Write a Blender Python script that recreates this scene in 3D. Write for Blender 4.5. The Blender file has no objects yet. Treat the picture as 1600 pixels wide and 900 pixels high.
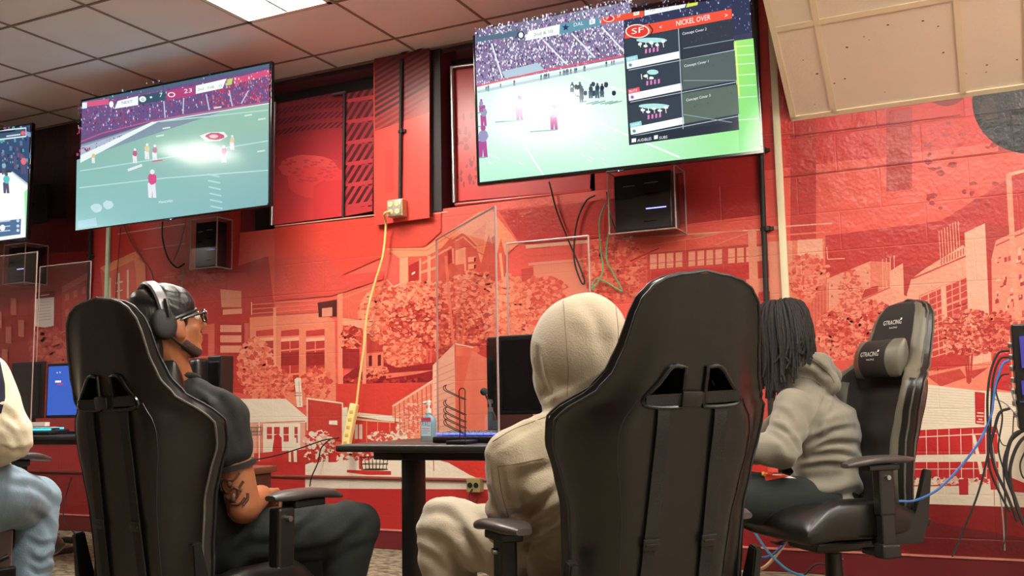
import bpy, bmesh, math, random
import numpy as np
from mathutils import Vector, Matrix, Euler, noise
random.seed(7)
PI = math.pi
C = bpy.context.scene
COL = C.collection

# ------------------------------------------------------------------ camera
FOC, YAW, PITCH, ROLL, CAMH = 1511.0, -0.4505, 0.1173, -0.0186, 0.87
WALL_Y, CEIL_Z = 5.068, 3.071
_F = np.array([math.sin(YAW)*math.cos(PITCH), math.cos(YAW)*math.cos(PITCH), math.sin(PITCH)])
_r = np.array([math.cos(YAW), -math.sin(YAW), 0.0]); _u = np.cross(_r, _F)
_R = _r*math.cos(ROLL)+_u*math.sin(ROLL); _U = -_r*math.sin(ROLL)+_u*math.cos(ROLL)
cam_data = bpy.data.cameras.new('camera'); cam = bpy.data.objects.new('camera', cam_data)
COL.objects.link(cam); C.camera = cam
cam_data.sensor_width = 36; cam_data.lens = FOC/1600*36; cam_data.clip_start = 0.05
cam.matrix_world = Matrix(((_R[0], _U[0], -_F[0], 0), (_R[1], _U[1], -_F[1], 0), (_R[2], _U[2], -_F[2], CAMH), (0, 0, 0, 1)))

def ray(px, py): return _F+_R*(px-800)/FOC-_U*(py-450)/FOC
def at(px, py, dep):
    p = ray(px, py)*dep; return Vector((p[0], p[1], p[2]+CAMH))
def on_y(px, py, y=WALL_Y):
    d = ray(px, py); p = d*(y/d[1]); return Vector((p[0], p[1], p[2]+CAMH))
def on_z(px, py, z):
    d = ray(px, py); p = d*((z-CAMH)/d[2]); return Vector((p[0], p[1], z))
def on_plane(px, py, P0, n):
    d = Vector(ray(px, py)); o = Vector((0, 0, CAMH)); k = (P0-o).dot(n)/d.dot(n); return o+d*k

# ------------------------------------------------------------------ world, exposure
C.view_settings.view_transform = 'Standard'; C.view_settings.look = 'None'
C.view_settings.exposure = 0.3; C.view_settings.gamma = 1.0; C.view_settings.use_curve_mapping = False
w = bpy.data.worlds.new('world'); C.world = w; w.use_nodes = True
w.node_tree.nodes['Background'].inputs[0].default_value = (0.9, 0.9, 1, 1)
w.node_tree.nodes['Background'].inputs[1].default_value = 0.3
LIGHT_PANEL = 38.0
SCREEN = 0.92

# ------------------------------------------------------------------ materials
def lin(c):
    c = [x/255 for x in c[:3]]
    return tuple((x/12.92 if x <= .04045 else ((x+.055)/1.055)**2.4) for x in c)+(1,)
def mat(name, rgb, rough=.6, metal=0, bump=0, bscale=40, spec=.5, coat=0, vary=0, vscale=6, sheen=0, stretch=None, bdist=.004, trans=0, emis=None, estr=0):
    m = bpy.data.materials.new(name); m.use_nodes = True
    nt = m.node_tree; b = nt.nodes['Principled BSDF']
    b.inputs['Base Color'].default_value = lin(rgb); b.inputs['Roughness'].default_value = rough
    b.inputs['Metallic'].default_value = metal; b.inputs['Specular IOR Level'].default_value = spec
    b.inputs['Coat Weight'].default_value = coat; b.inputs['Sheen Weight'].default_value = sheen
    b.inputs['Transmission Weight'].default_value = trans
    if emis: b.inputs['Emission Color'].default_value = lin(emis); b.inputs['Emission Strength'].default_value = estr
    tc = nt.nodes.new('ShaderNodeTexCoord'); mp = nt.nodes.new('ShaderNodeMapping')
    nt.links.new(tc.outputs['Object'], mp.inputs[0])
    if stretch: mp.inputs['Scale'].default_value = stretch
    if bump:
        n = nt.nodes.new('ShaderNodeTexNoise'); n.inputs['Scale'].default_value = bscale; n.inputs['Detail'].default_value = 6
        bp = nt.nodes.new('ShaderNodeBump'); bp.inputs['Strength'].default_value = bump; bp.inputs['Distance'].default_value = bdist
        nt.links.new(mp.outputs[0], n.inputs['Vector']); nt.links.new(n.outputs[0], bp.inputs['Height']); nt.links.new(bp.outputs[0], b.inputs['Normal'])
    if vary:
        n = nt.nodes.new('ShaderNodeTexNoise'); n.inputs['Scale'].default_value = vscale; n.inputs['Detail'].default_value = 4
        mx = nt.nodes.new('ShaderNodeMix'); mx.data_type = 'RGBA'
        c = lin(rgb); mx.inputs[6].default_value = tuple(x*(1-vary) for x in c[:3])+(1,); mx.inputs[7].default_value = tuple(min(1, x*(1+vary)) for x in c[:3])+(1,)
        nt.links.new(mp.outputs[0], n.inputs['Vector']); nt.links.new(n.outputs[0], mx.inputs[0]); nt.links.new(mx.outputs[2], b.inputs['Base Color'])
    return m
def mat_paint(name, rough=.45, bump=.25, bscale=9, emission=False, coat=0, blocks=False, spec=.5):
    m = bpy.data.materials.new(name); m.use_nodes = True; nt = m.node_tree; b = nt.nodes['Principled BSDF']
    at_ = nt.nodes.new('ShaderNodeAttribute'); at_.attribute_name = 'Col'
    b.inputs['Roughness'].default_value = rough; b.inputs['Coat Weight'].default_value = coat; b.inputs['Specular IOR Level'].default_value = spec
    if emission:
        b.inputs['Base Color'].default_value = (.004, .004, .005, 1)
        nt.links.new(at_.outputs['Color'], b.inputs['Emission Color']); b.inputs['Emission Strength'].default_value = SCREEN
        return m
    nt.links.new(at_.outputs['Color'], b.inputs['Base Color'])
    tc = nt.nodes.new('ShaderNodeTexCoord'); n = nt.nodes.new('ShaderNodeTexNoise'); n.inputs['Scale'].default_value = bscale; n.inputs['Detail'].default_value = 4
    n2 = nt.nodes.new('ShaderNodeTexNoise'); n2.inputs['Scale'].default_value = 55; n2.inputs['Detail'].default_value = 3
    ad = nt.nodes.new('ShaderNodeMath'); ad.operation = 'MULTIPLY_ADD'; ad.inputs[1].default_value = .35
    nt.links.new(tc.outputs['Object'], n.inputs['Vector']); nt.links.new(tc.outputs['Object'], n2.inputs['Vector'])
    nt.links.new(n2.outputs[0], ad.inputs[0]); nt.links.new(n.outputs[0], ad.inputs[2])
    h = ad.outputs[0]
    if blocks:
        sp = nt.nodes.new('ShaderNodeSeparateXYZ'); cb = nt.nodes.new('ShaderNodeCombineXYZ')
        nt.links.new(tc.outputs['Object'], sp.inputs[0]); nt.links.new(sp.outputs[0], cb.inputs[0]); nt.links.new(sp.outputs[2], cb.inputs[1])
        br = nt.nodes.new('ShaderNodeTexBrick'); br.inputs['Scale'].default_value = 1; br.inputs['Brick Width'].default_value = .4; br.inputs['Row Height'].default_value = .2
        br.inputs['Mortar Size'].default_value = .004; br.inputs['Mortar Smooth'].default_value = .4
        nt.links.new(cb.outputs[0], br.inputs['Vector'])
        sb = nt.nodes.new('ShaderNodeMath'); sb.operation = 'MULTIPLY_ADD'; sb.inputs[1].default_value = -.7
        nt.links.new(br.outputs['Fac'], sb.inputs[0]); nt.links.new(h, sb.inputs[2]); h = sb.outputs[0]
    bp = nt.nodes.new('ShaderNodeBump'); bp.inputs['Strength'].default_value = bump; bp.inputs['Distance'].default_value = .012
    nt.links.new(h, bp.inputs['Height']); nt.links.new(bp.outputs[0], b.inputs['Normal'])
    return m
M = {}
M['leather'] = mat('black_leather', (20, 19, 17), .34, bump=.22, bscale=22, spec=.55, bdist=.006)
M['leather_grey'] = mat('grey_leather', (92, 87, 74), .42, bump=.25, bscale=25, spec=.5, bdist=.006)
M['fabric_brown'] = mat('dark_brown_fabric', (33, 27, 25), .85, bump=.3, bscale=300)
M['piping'] = mat('grey_piping', (84, 80, 73), .45)
M['piping_dark'] = mat('dark_piping', (30, 30, 34), .4)
M['plastic'] = mat('black_plastic', (20, 20, 19), .36, bump=.05, bscale=200)
M['plastic_matte'] = mat('matte_black_plastic', (25, 24, 23), .6, bump=.1, bscale=150)
M['strap'] = mat('black_webbing', (22, 21, 19), .75, bump=.4, bscale=400)
M['gloss_black'] = mat('gloss_black', (16, 16, 18), .15)
M['metal'] = mat('brushed_steel', (170, 168, 165), .3, 1)
M['white'] = mat('white_paint', (228, 222, 210), .5)
M['cream_paint'] = mat('cream_paint', (238, 226, 190), .5, vary=.05)
M['pale_green'] = mat('pale_green_paint', (205, 232, 200), .5)
M['print_white'] = mat('white_print', (232, 230, 224), .6)
M['acrylic'] = None
M['skin'] = mat('brown_skin', (150, 92, 58), .5, vary=.12, vscale=20, bump=.1, bscale=120, bdist=.001)
M['skin_dark'] = mat('dark_brown_skin', (112, 70, 48), .5, vary=.1, vscale=20)
M['ink'] = mat('tattoo_ink', (82, 50, 38), .55)
M['hoodie_cream'] = mat('cream_fleece', (160, 147, 124), .9, bump=.4, bscale=220, vary=.04, sheen=.3)
M['seam_cream'] = mat('seam_brown', (120, 104, 84), .9)
M['pants_cream'] = mat('cream_cotton', (168, 158, 138), .9, bump=.3, bscale=200, vary=.05, sheen=.2)
M['hoodie_grey'] = mat('grey_marl_fleece', (118, 112, 98), .9, bump=.35, bscale=260, vary=.1, vscale=60, sheen=.3)
M['tee_black'] = mat('black_cotton', (24, 24, 23), .9, bump=.2, bscale=180)
M['pants_black'] = mat('black_trousers', (20, 27, 25), .9, bump=.2, bscale=160)
M['durag'] = mat('black_satin', (26, 25, 23), .34, bump=.3, bscale=10, stretch=(1, 4, 1), bdist=.02)
M['jeans'] = mat('light_blue_denim', (128, 152, 168), .85, bump=.4, bscale=160, vary=.16, vscale=9)
M['dread'] = mat('dark_brown_hair', (20, 16, 14), .75, bump=.8, bscale=90)
M['desk'] = mat('black_desk_laminate', (36, 34, 32), .45, vary=.1, vscale=40)
M['desk_leg'] = mat('black_steel', (24, 23, 22), .5)
M['yellow_plastic'] = mat('yellow_plastic', (236, 216, 146), .5)
M['yellow_cord'] = mat('yellow_cord', (232, 206, 130), .5)
M['blue_cord'] = mat('blue_cord', (62, 104, 170), .5)
M['lightblue_cord'] = mat('light_blue_cord', (80, 160, 205), .5)
M['green_cord'] = mat('green_cord', (90, 165, 110), .5)
M['black_cord'] = mat('black_cord', (32, 30, 30), .5)
M['grey_cord'] = mat('grey_cord', (120, 115, 108), .5)
M['red_cord'] = mat('beige_cord', (205, 180, 140), .5)
M['flame'] = mat('red_print', (215, 60, 40), .7)
M['flame_y'] = mat('yellow_print', (240, 180, 60), .7)
M['navy'] = mat('navy_fabric', (30, 32, 60), .85)
M['box_red'] = mat('red_card', (200, 60, 50), .6)
M['shoe_white'] = mat('white_shoe', (220, 214, 200), .6)
M['soffit'] = None

# ------------------------------------------------------------------ object helpers
def tag(o, label=None, cat=None, group=None, kind=None):
    if label: o['label'] = label
    if cat: o['category'] = cat
    if group: o['group'] = group
    if kind: o['kind'] = kind
    return o
def empty(name, loc=(0, 0, 0), rz=0, label=None, cat=None, group=None):
    o = bpy.data.objects.new(name, None); COL.objects.link(o); o.location = loc; o.rotation_euler = (0, 0, rz)
    o.empty_display_size = .1
    return tag(o, label, cat, group)
def link(name, me, m=None, parent=None, smooth=True, world=False, auto=True):
    """world=True: the mesh is in world coordinates even though it has a parent"""
    o = bpy.data.objects.new(name, me); COL.objects.link(o)
    if m is not None:
        for x in (m if isinstance(m, (list, tuple)) else [m]): me.materials.append(x)
    if smooth:
        for p in me.polygons: p.use_smooth = True
        if auto:
            try: me.set_sharp_from_angle(angle=math.radians(40))
            except Exception: pass
    if parent is not None:
        o.parent = parent
        if world:
            bpy.context.view_layer.update()
            me.transform(parent.matrix_world.inverted())
    return o
def bm_mesh(bm, name='m'):
    me = bpy.data.meshes.new(name); bmesh.ops.recalc_face_normals(bm, faces=bm.faces); bm.to_mesh(me); bm.free(); return me
def V(*a): return Vector(a)
def add_box(bm, c, s, rot=None, bev=0, seg=2):
    r = bmesh.ops.create_cube(bm, size=1)['verts']
    bmesh.ops.scale(bm, vec=s, verts=r)
    if bev:
        es = list({e for v in r for e in v.link_edges})
        g = bmesh.ops.bevel(bm, geom=es, offset=bev, segments=seg, profile=.5, affect='EDGES', clamp_overlap=True)
        r = list({v for f in g['faces'] for v in f.verts} | {v for v in r if v.is_valid})
        # whole island
        seen = set(r); st = list(r)
        while st:
            v = st.pop()
            for e in v.link_edges:
                q = e.other_vert(v)
                if q not in seen: seen.add(q); st.append(q)
        r = list(seen)
    if rot is not None:
        bmesh.ops.rotate(bm, cent=(0, 0, 0), matrix=rot if isinstance(rot, Matrix) else Euler(rot).to_matrix(), verts=r)
    bmesh.ops.translate(bm, vec=c, verts=r)
    return r
def frame_from(d):
    d = d.normalized(); a = V(0, 0, 1) if abs(d.z) < .95 else V(1, 0, 0)
    x = d.cross(a).normalized(); y = d.cross(x).normalized(); return x, y
def add_tube(bm, pts, r, n=8, cap=True, closed=False):
    pts = [Vector(p) for p in pts]; N = len(pts)
    rs = r if isinstance(r, (list, tuple)) else [r]*N
    rings = []; px = None
    for i, p in enumerate(pts):
        if closed: d = pts[(i+1) % N]-pts[i-1]
        else: d = pts[min(i+1, N-1)]-pts[max(i-1, 0)]
        if d.length < 1e-9: d = V(0, 0, 1)
        d.normalize()
        if px is None: x, y = frame_from(d)
        else:
            x = px-d*px.dot(d)
            if x.length < 1e-6: x, y = frame_from(d)
            x.normalize(); y = d.cross(x)
        px = x
        rings.append([bm.verts.new(p+(x*math.cos(2*PI*k/n)+y*math.sin(2*PI*k/n))*rs[i]) for k in range(n)])
    for i in range(N if closed else N-1):
        a, b = rings[i], rings[(i+1) % N]
        for k in range(n): bm.faces.new((a[k], a[(k+1) % n], b[(k+1) % n], b[k]))
    if cap and not closed:
        bm.faces.new(rings[0][::-1]); bm.faces.new(rings[-1])
    return rings
def smooth_pts(pts, n=8):
    pts = [Vector(p) for p in pts]; P = [pts[0]*2-pts[1]]+pts+[pts[-1]*2-pts[-2]]; out = []
    for i in range(1, len(P)-2):
        for k in range(n):
            t = k/n; a, b, c, d = P[i-1], P[i], P[i+1], P[i+2]
            out.append(.5*((2*b)+(c-a)*t+(2*a-5*b+4*c-d)*t*t+(3*b-a-3*c+d)*t**3))
    out.append(pts[-1]); return out
def add_ellipsoid(bm, c, r, rot=None, seg=20, rings=12):
    v = bmesh.ops.create_uvsphere(bm, u_segments=seg, v_segments=rings, radius=1)['verts']
    bmesh.ops.scale(bm, vec=r, verts=v)
    if rot is not None: bmesh.ops.rotate(bm, cent=(0, 0, 0), matrix=rot, verts=v)
    bmesh.ops.translate(bm, vec=c, verts=v); return v
def add_cap(bm, a, b, r1, r2, n=14, flat=None):
    """tapered capsule; flat=(axis vector, factor) squashes across an axis"""
    a, b = Vector(a), Vector(b); d = b-a; L = d.length
    if L < 1e-6: return
    d.normalize(); x, y = frame_from(d); pts = []; rs = []
    for k in range(5): t = k/5*PI/2; pts.append(a-d*r1*math.cos(t)); rs.append(max(r1*math.sin(t), .0006))
    for k in range(7): t = k/6; pts.append(a+d*L*t); rs.append(r1+(r2-r1)*t)
    for k in range(5): t = (k+1)/5*PI/2; pts.append(b+d*r2*math.sin(t)); rs.append(max(r2*math.cos(t), .0006))
    rr = add_tube(bm, pts, rs, n)
    if flat:
        ax = Vector(flat[0]).normalized(); f = flat[1]; m = (a+b)/2
        for ring in rr:
            for v in ring: v.co -= ax*((v.co-m).dot(ax))*(1-f)
def add_loft(bm, secs, cap=True):
    """secs: list of lists of points (same count)"""
    rings = [[bm.verts.new(Vector(p)) for p in s] for s in secs]; n = len(rings[0])
    for a, b in zip(rings, rings[1:]):
        for k in range(n): bm.faces.new((a[k], a[(k+1) % n], b[(k+1) % n], b[k]))
    if cap: bm.faces.new(rings[0][::-1]); bm.faces.new(rings[-1])
    return rings
def add_prism(bm, pts, off, cap=True):
    a = [bm.verts.new(Vector(p)) for p in pts]; b = [bm.verts.new(Vector(p)+Vector(off)) for p in pts]
    n = len(a); bm.faces.new(a[::-1]); bm.faces.new(b)
    for k in range(n): bm.faces.new((a[k], a[(k+1) % n], b[(k+1) % n], b[k]))
def eval_mesh(me, mods):
    o = bpy.data.objects.new('tmp', me); COL.objects.link(o); mods(o)
    bpy.context.view_layer.update()
    dg = bpy.context.evaluated_depsgraph_get(); e = o.evaluated_get(dg)
    out = bpy.data.meshes.new_from_object(e, preserve_all_data_layers=True, depsgraph=dg)
    bpy.data.objects.remove(o); return out
def organic(fill, voxel=.008, sm=6, disp=None):
    """overlapping closed shapes fused into ONE continuous surface"""
    bm = bmesh.new(); fill(bm); me = bm_mesh(bm)
    def mods(o):
        r = o.modifiers.new('r', 'REMESH'); r.mode = 'VOXEL'; r.voxel_size = voxel; r.use_smooth_shade = True
        s = o.modifiers.new('s', 'SMOOTH'); s.iterations = sm; s.factor = .5
    out = eval_mesh(me, mods)
    if disp:
        n = len(out.vertices); co = [v.co.copy() for v in out.vertices]; no = [v.normal.copy() for v in out.vertices]
        for i in range(n): out.vertices[i].co = co[i]+no[i]*disp(co[i])
    return out
def sub_mesh(me, lv=2):
    def mods(o):
        s = o.modifiers.new('s', 'SUBSURF'); s.levels = lv; s.render_levels = lv
    return eval_mesh(me, mods)
def ridged(p, sc, off=0):
    return 1-abs(noise.noise(Vector((p.x*sc[0]+off, p.y*sc[1], p.z*sc[2]))))*2
_textc = {}
def text_mesh(s, bold=False):
    if s in _textc: return _textc[s]
    cu = bpy.data.curves.new('t', 'FONT'); cu.body = s; cu.size = 1; cu.resolution_u = 2; cu.offset = .02 if bold else 0
    o = bpy.data.objects.new('t', cu); COL.objects.link(o); bpy.context.view_layer.update()
    dg = bpy.context.evaluated_depsgraph_get(); me = bpy.data.meshes.new_from_object(o.evaluated_get(dg), depsgraph=dg)
    bpy.data.objects.remove(o)
    vs = [(v.co.x, v.co.y) for v in me.vertices]; fs = [tuple(p.vertices) for p in me.polygons]
    wd = max([v[0] for v in vs] or [1]); _textc[s] = (vs, fs, wd); return _textc[s]

# ------------------------------------------------------------------ flat printed pictures (mural, screens): polygons with a colour each
def clip_poly(poly, cp):
    def inside(p, a, b): return (b[0]-a[0])*(p[1]-a[1])-(b[1]-a[1])*(p[0]-a[0]) >= 0
    area = sum(cp[i-1][0]*cp[i][1]-cp[i][0]*cp[i-1][1] for i in range(len(cp)))
    if area < 0: cp = cp[::-1]
    out = list(poly)
    for i in range(len(cp)):
        a, b = cp[i-1], cp[i]; inp = out; out = []
        for k in range(len(inp)):
            p, q = inp[k-1], inp[k]; ip, iq = inside(p, a, b), inside(q, a, b)
            if ip != iq:
                x1, y1, x2, y2 = p[0], p[1], q[0], q[1]; x3, y3, x4, y4 = a[0], a[1], b[0], b[1]
                den = (x1-x2)*(y3-y4)-(y1-y2)*(x3-x4)
                if abs(den) > 1e-12:
                    t = ((x1-x3)*(y3-y4)-(y1-y3)*(x3-x4))/den; out.append((x1+t*(x2-x1), y1+t*(y2-y1)))
            if iq: out.append(q)
        if not out: return []
    return out
class Paint:
    def __init__(s, mapf, normal, eps=.00001, clip=None):
        s.f = mapf; s.n = Vector(normal); s.k = 0; s.eps = eps; s.v = []; s.fc = []; s.c = []; s.clip = clip; s.gain = 1
    def poly(s, pts, col, layer=None, clip=None):
        cp = clip or s.clip
        if cp: pts = clip_poly(pts, cp)
        if len(pts) < 3: return
        if layer is None: s.k += 1; layer = s.k
        b = len(s.v)
        for p in pts: s.v.append(s.f(*p)+s.n*(layer*s.eps))
        s.fc.append(tuple(range(b, b+len(pts)))); c = lin(col); c = (c[0]*s.gain, c[1]*s.gain, c[2]*s.gain, 1); s.c.append([c]*len(pts))
    def grad(s, quad, cols, nx=16, ny=10):
        """quad TL,TR,BR,BL with four corner colours"""
        s.k += 1; TL, TR, BR, BL = [Vector((q[0], q[1])) for q in quad]; cl = [Vector(lin(c)[:3]) for c in cols]
        def P(u, v): return TL*(1-u)*(1-v)+TR*u*(1-v)+BR*u*v+BL*(1-u)*v
        def K(u, v):
            c = cl[0]*(1-u)*(1-v)+cl[1]*u*(1-v)+cl[2]*u*v+cl[3]*(1-u)*v; return (c[0], c[1], c[2], 1)
        for i in range(nx):
            for j in range(ny):
                q = [(i/nx, j/ny), ((i+1)/nx, j/ny), ((i+1)/nx, (j+1)/ny), (i/nx, (j+1)/ny)]; b = len(s.v)
                for (u, v) in q: p = P(u, v); s.v.append(s.f(p[0], p[1])+s.n*(s.k*s.eps))
                s.fc.append((b, b+1, b+2, b+3)); s.c.append([K(*x) for x in q])
    def gradf(s, quad, fn, nx=40, ny=24):
        s.k += 1; TL, TR, BR, BL = [Vector((q[0], q[1])) for q in quad]
        def P(u, v): return TL*(1-u)*(1-v)+TR*u*(1-v)+BR*u*v+BL*(1-u)*v
        for i in range(nx):
            for j in range(ny):
                q = [(i/nx, j/ny), ((i+1)/nx, j/ny), ((i+1)/nx, (j+1)/ny), (i/nx, (j+1)/ny)]; b = len(s.v); cc = []
                for (u, v) in q: p = P(u, v); s.v.append(s.f(p[0], p[1])+s.n*(s.k*s.eps)); cc.append(lin(fn(p[0], p[1])))
                s.fc.append((b, b+1, b+2, b+3)); s.c.append(cc)
    def line(s, pts, wd, col):
        s.k += 1
        for a, b in zip(pts, pts[1:]):
            dx, dy = b[0]-a[0], b[1]-a[1]; L = math.hypot(dx, dy) or 1; nx, ny = -dy/L*wd/2, dx/L*wd/2
            s.poly([(a[0]+nx, a[1]+ny), (b[0]+nx, b[1]+ny), (b[0]-nx, b[1]-ny), (a[0]-nx, a[1]-ny)], col, s.k)
    def rect(s, x0, y0, x1, y1, col, sk=0): s.poly([(x0, y0), (x1, y0+sk*(x1-x0)), (x1, y1+sk*(x1-x0)), (x0, y1)], col)
    def disc(s, cx, cy, rx, ry, col, n=20, jit=0, layer=None, a0=0):
        s.poly([(cx+rx*math.cos(a0+2*PI*k/n)*(1+random.uniform(-jit, jit)), cy+ry*math.sin(a0+2*PI*k/n)*(1+random.uniform(-jit, jit))) for k in range(n)], col, layer)
    def leaves(s, cx, cy, rx, ry, n, cols, size=(2, 5), region=None, flat=1):
        s.k += 1; base = s.k
        for i in range(n):
            a = random.uniform(0, 2*PI); r = math.sqrt(random.random())
            x, y = cx+rx*r*math.cos(a), cy+ry*r*math.sin(a)
            if region and not region(x, y): continue
            z = random.uniform(*size); c = random.choice(cols)
            s.disc(x, y, z, z*flat*random.uniform(.5, 1), c, 6, .45, base+random.random()*3, random.uniform(0, 3))
        s.k += 4
    def text(s, t, o, dx, hy, col, width=None):
        """o: baseline start px; dx: unit direction of the line; hy: height vector of capitals in px"""
        vs, fs, wd = text_mesh(t); s.k += 1; sc = (width/wd) if width else math.hypot(*hy)*1.38
        for f in fs:
            s.poly([(o[0]+dx[0]*vs[i][0]*sc+hy[0]*vs[i][1]*1.38, o[1]+dx[1]*vs[i][0]*sc+hy[1]*vs[i][1]*1.38) for i in f], col, s.k)
    def mesh(s, name='print'):
        me = bpy.data.meshes.new(name); me.from_pydata([tuple(v) for v in s.v], [], s.fc)
        ca = me.color_attributes.new('Col', 'FLOAT_COLOR', 'CORNER')
        flat = [x for f in s.c for c in f for x in c]; ca.data.foreach_set('color', flat); me.update()
        # faces look along the given normal
        me.calc_loop_triangles(); bm = bmesh.new(); bm.from_mesh(me); bm.normal_update()
        bmesh.ops.reverse_faces(bm, faces=[f for f in bm.faces if f.normal.dot(s.n) < 0]); bm.to_mesh(me); bm.free()
        return me

# ================================================================== ROOM
XL, XR, YB = -9.3, 3.4, -3.4
GX, GY, GA = -5.518, 4.187, 0.61
M['paint_wall'] = mat_paint('mural_vinyl', rough=.3, bump=.42, bscale=12, blocks=True, spec=.5)
M['paint_panel'] = mat_paint('mural_panel', rough=.33, bump=.06, bscale=5)
M['paint_screen'] = mat_paint('lit_screen', rough=.13, emission=True, spec=.28)
M['wall_plain'] = mat('painted_block', (236, 232, 226), .6, bump=.2, bscale=12, vary=.06)
M['ceiling_tile'] = mat('ceiling_tile', (246, 244, 248), .9, bump=.25, bscale=140, vary=.03, vscale=3)
M['ceiling_grid'] = mat('ceiling_grid', (140, 120, 110), .6)
M['soffit_tile'] = mat('soffit_tile', (244, 228, 206), .9, bump=.35, bscale=70, vary=.05, vscale=2)
M['soffit_grid'] = mat('soffit_grid', (240, 224, 190), .55)
M['dark_paint'] = mat('dark_paint', (34, 26, 27), .6, bump=.2, bscale=15)
M['maroon'] = mat('maroon_paint', (112, 34, 36), .5, bump=.15, bscale=14, vary=.1)
M['baseboard'] = mat('maroon_vinyl', (104, 30, 34), .4, vary=.1)
M['panel_light'] = mat('light_diffuser', (255, 250, 240), .5, emis=(255, 247, 234), estr=LIGHT_PANEL)

def struct(name, me, m, smooth=False): return tag(link(name, me, m, smooth=smooth), kind='structure')

# carpet -----------------------------------------------------------
m = bpy.data.materials.new('patterned_carpet'); m.use_nodes = True; nt = m.node_tree; b = nt.nodes['Principled BSDF']; b.inputs['Roughness'].default_value = .95
tc = nt.nodes.new('ShaderNodeTexCoord'); mp = nt.nodes.new('ShaderNodeMapping'); mp.inputs['Scale'].default_value = (9, 20, 1)
n1 = nt.nodes.new('ShaderNodeTexNoise'); n1.inputs['Scale'].default_value = 1.6; n1.inputs['Detail'].default_value = 5
cr = nt.nodes.new('ShaderNodeValToRGB'); cr.color_ramp.elements[0].position = .42; cr.color_ramp.elements[0].color = lin((84, 76, 64)); cr.color_ramp.elements[1].position = .56; cr.color_ramp.elements[1].color = lin((150, 138, 114))
nt.links.new(tc.outputs['Object'], mp.inputs[0]); nt.links.new(mp.outputs[0], n1.inputs['Vector']); nt.links.new(n1.outputs[0], cr.inputs[0]); nt.links.new(cr.outputs[0], b.inputs['Base Color'])
n2 = nt.nodes.new('ShaderNodeTexNoise'); n2.inputs['Scale'].default_value = 260; bp = nt.nodes.new('ShaderNodeBump'); bp.inputs['Strength'].default_value = .6; bp.inputs['Distance'].default_value = .006
nt.links.new(tc.outputs['Object'], n2.inputs['Vector']); nt.links.new(n2.outputs[0], bp.inputs['Height']); nt.links.new(bp.outputs[0], b.inputs['Normal'])
bm = bmesh.new(); add_box(bm, ((XL+XR)/2, (YB+WALL_Y)/2, -.05), (XR-XL+.4, WALL_Y-YB+.4+.5, .1)); struct('floor', bm_mesh(bm), m)

# ceiling: tiles, recessed where the lamps are ----------------------
panels = []
for ci in (-9, -5, -1, 3, 7, 11):
    for rj in ((-2, 0), (-6, -4), (-10, -8)):
        panels.append((ci, rj[0]))
panels = [(3, -2), (10, -3), (-7, -7), (-1, -4), (5, -3), (8, -5), (-7, -10), (13, -5), (11, -8)]  # only the first is in view; the unseen rest set for glare and bounce
SHORT = {(-1, -3), (5, -3)}
panels = [p for p in panels if p != (-1, -4)]+[(-1, -3)]
def is_lamp(i, j): return any(i == a and j in ((b0,) if (a, b0) in SHORT else (b0, b0+1)) for a, b0 in panels)
bm = bmesh.new()
for i in range(-7, 16):
    for j in range(-13, 2):
        x0, y0 = GX+GA*i, GY+GA*j; x1, y1 = x0+GA, min(y0+GA, WALL_Y+.02)
        if x1 < XL or x0 > XR or y1 < YB-.1 or is_lamp(i, j): continue
        add_box(bm, ((x0+x1)/2, (y0+y1)/2, CEIL_Z+.016), (x1-x0-.004, y1-y0-.004, .016), bev=.002, seg=1)
add_box(bm, ((XL+XR)/2, (YB+WALL_Y)/2, CEIL_Z+.2), (XR-XL+.4, WALL_Y-YB+.8, .06))
ceil = bm_mesh(bm)
cobj = struct('ceiling', ceil, M['ceiling_tile'])
bm = bmesh.new()
for i in range(-7, 17):
    x = GX+GA*i
    if XL < x < XR: add_box(bm, (x, (YB+WALL_Y)/2, CEIL_Z+.010), (.013, WALL_Y-YB, .018))
for j in range(-13, 3):
    y = GY+GA*j
    if y < WALL_Y: add_box(bm, ((XL+XR)/2, y, CEIL_Z+.0105), (XR-XL, .013, .018))
add_box(bm, ((XL+XR)/2, WALL_Y-.012, CEIL_Z+.006), (XR-XL, .024, .016))
struct('trim_1', bm_mesh(bm), M['ceiling_grid'])
for n, (i, j) in enumerate(panels):
    x0, y0 = GX+GA*i, GY+GA*j; ly_ = GA/2 if (i, j) in SHORT else GA; cx, cy = x0+GA/2, y0+ly_
    nm = 'ceiling light panel above the row of desks' if n == 0 else 'ceiling light panel outside the picture'
    t = empty('ceiling_light', (cx, cy, CEIL_Z), label='bright white rectangular ceiling light panel set into the tiles above the left screen' if n == 0 else 'unseen rectangular ceiling light panel behind or above the camera', cat='ceiling light', group=None if n == 0 else 'ceiling lights out of view')
    bm = bmesh.new()
    for sx in (-1, 1): add_box(bm, (sx*(GA/2-.02), 0, .012), (.03, 2*ly_-.01, .03))
    for sy in (-1, 1): add_box(bm, (0, sy*(ly_-.02), .012), (GA-.012, .03, .03))
    add_box(bm, (0, 0, .01), (.02, 2*ly_-.04, .02))
    link('frame', bm_mesh(bm), M['white'], t, smooth=False)
    bm = bmesh.new()
    for sx in (-1, 1): add_box(bm, (sx*.145, 0, .024), (.26, 2*ly_-.06, .012))
    link('diffuser', bm_mesh(bm), M['panel_light'], t, smooth=False)

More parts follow.
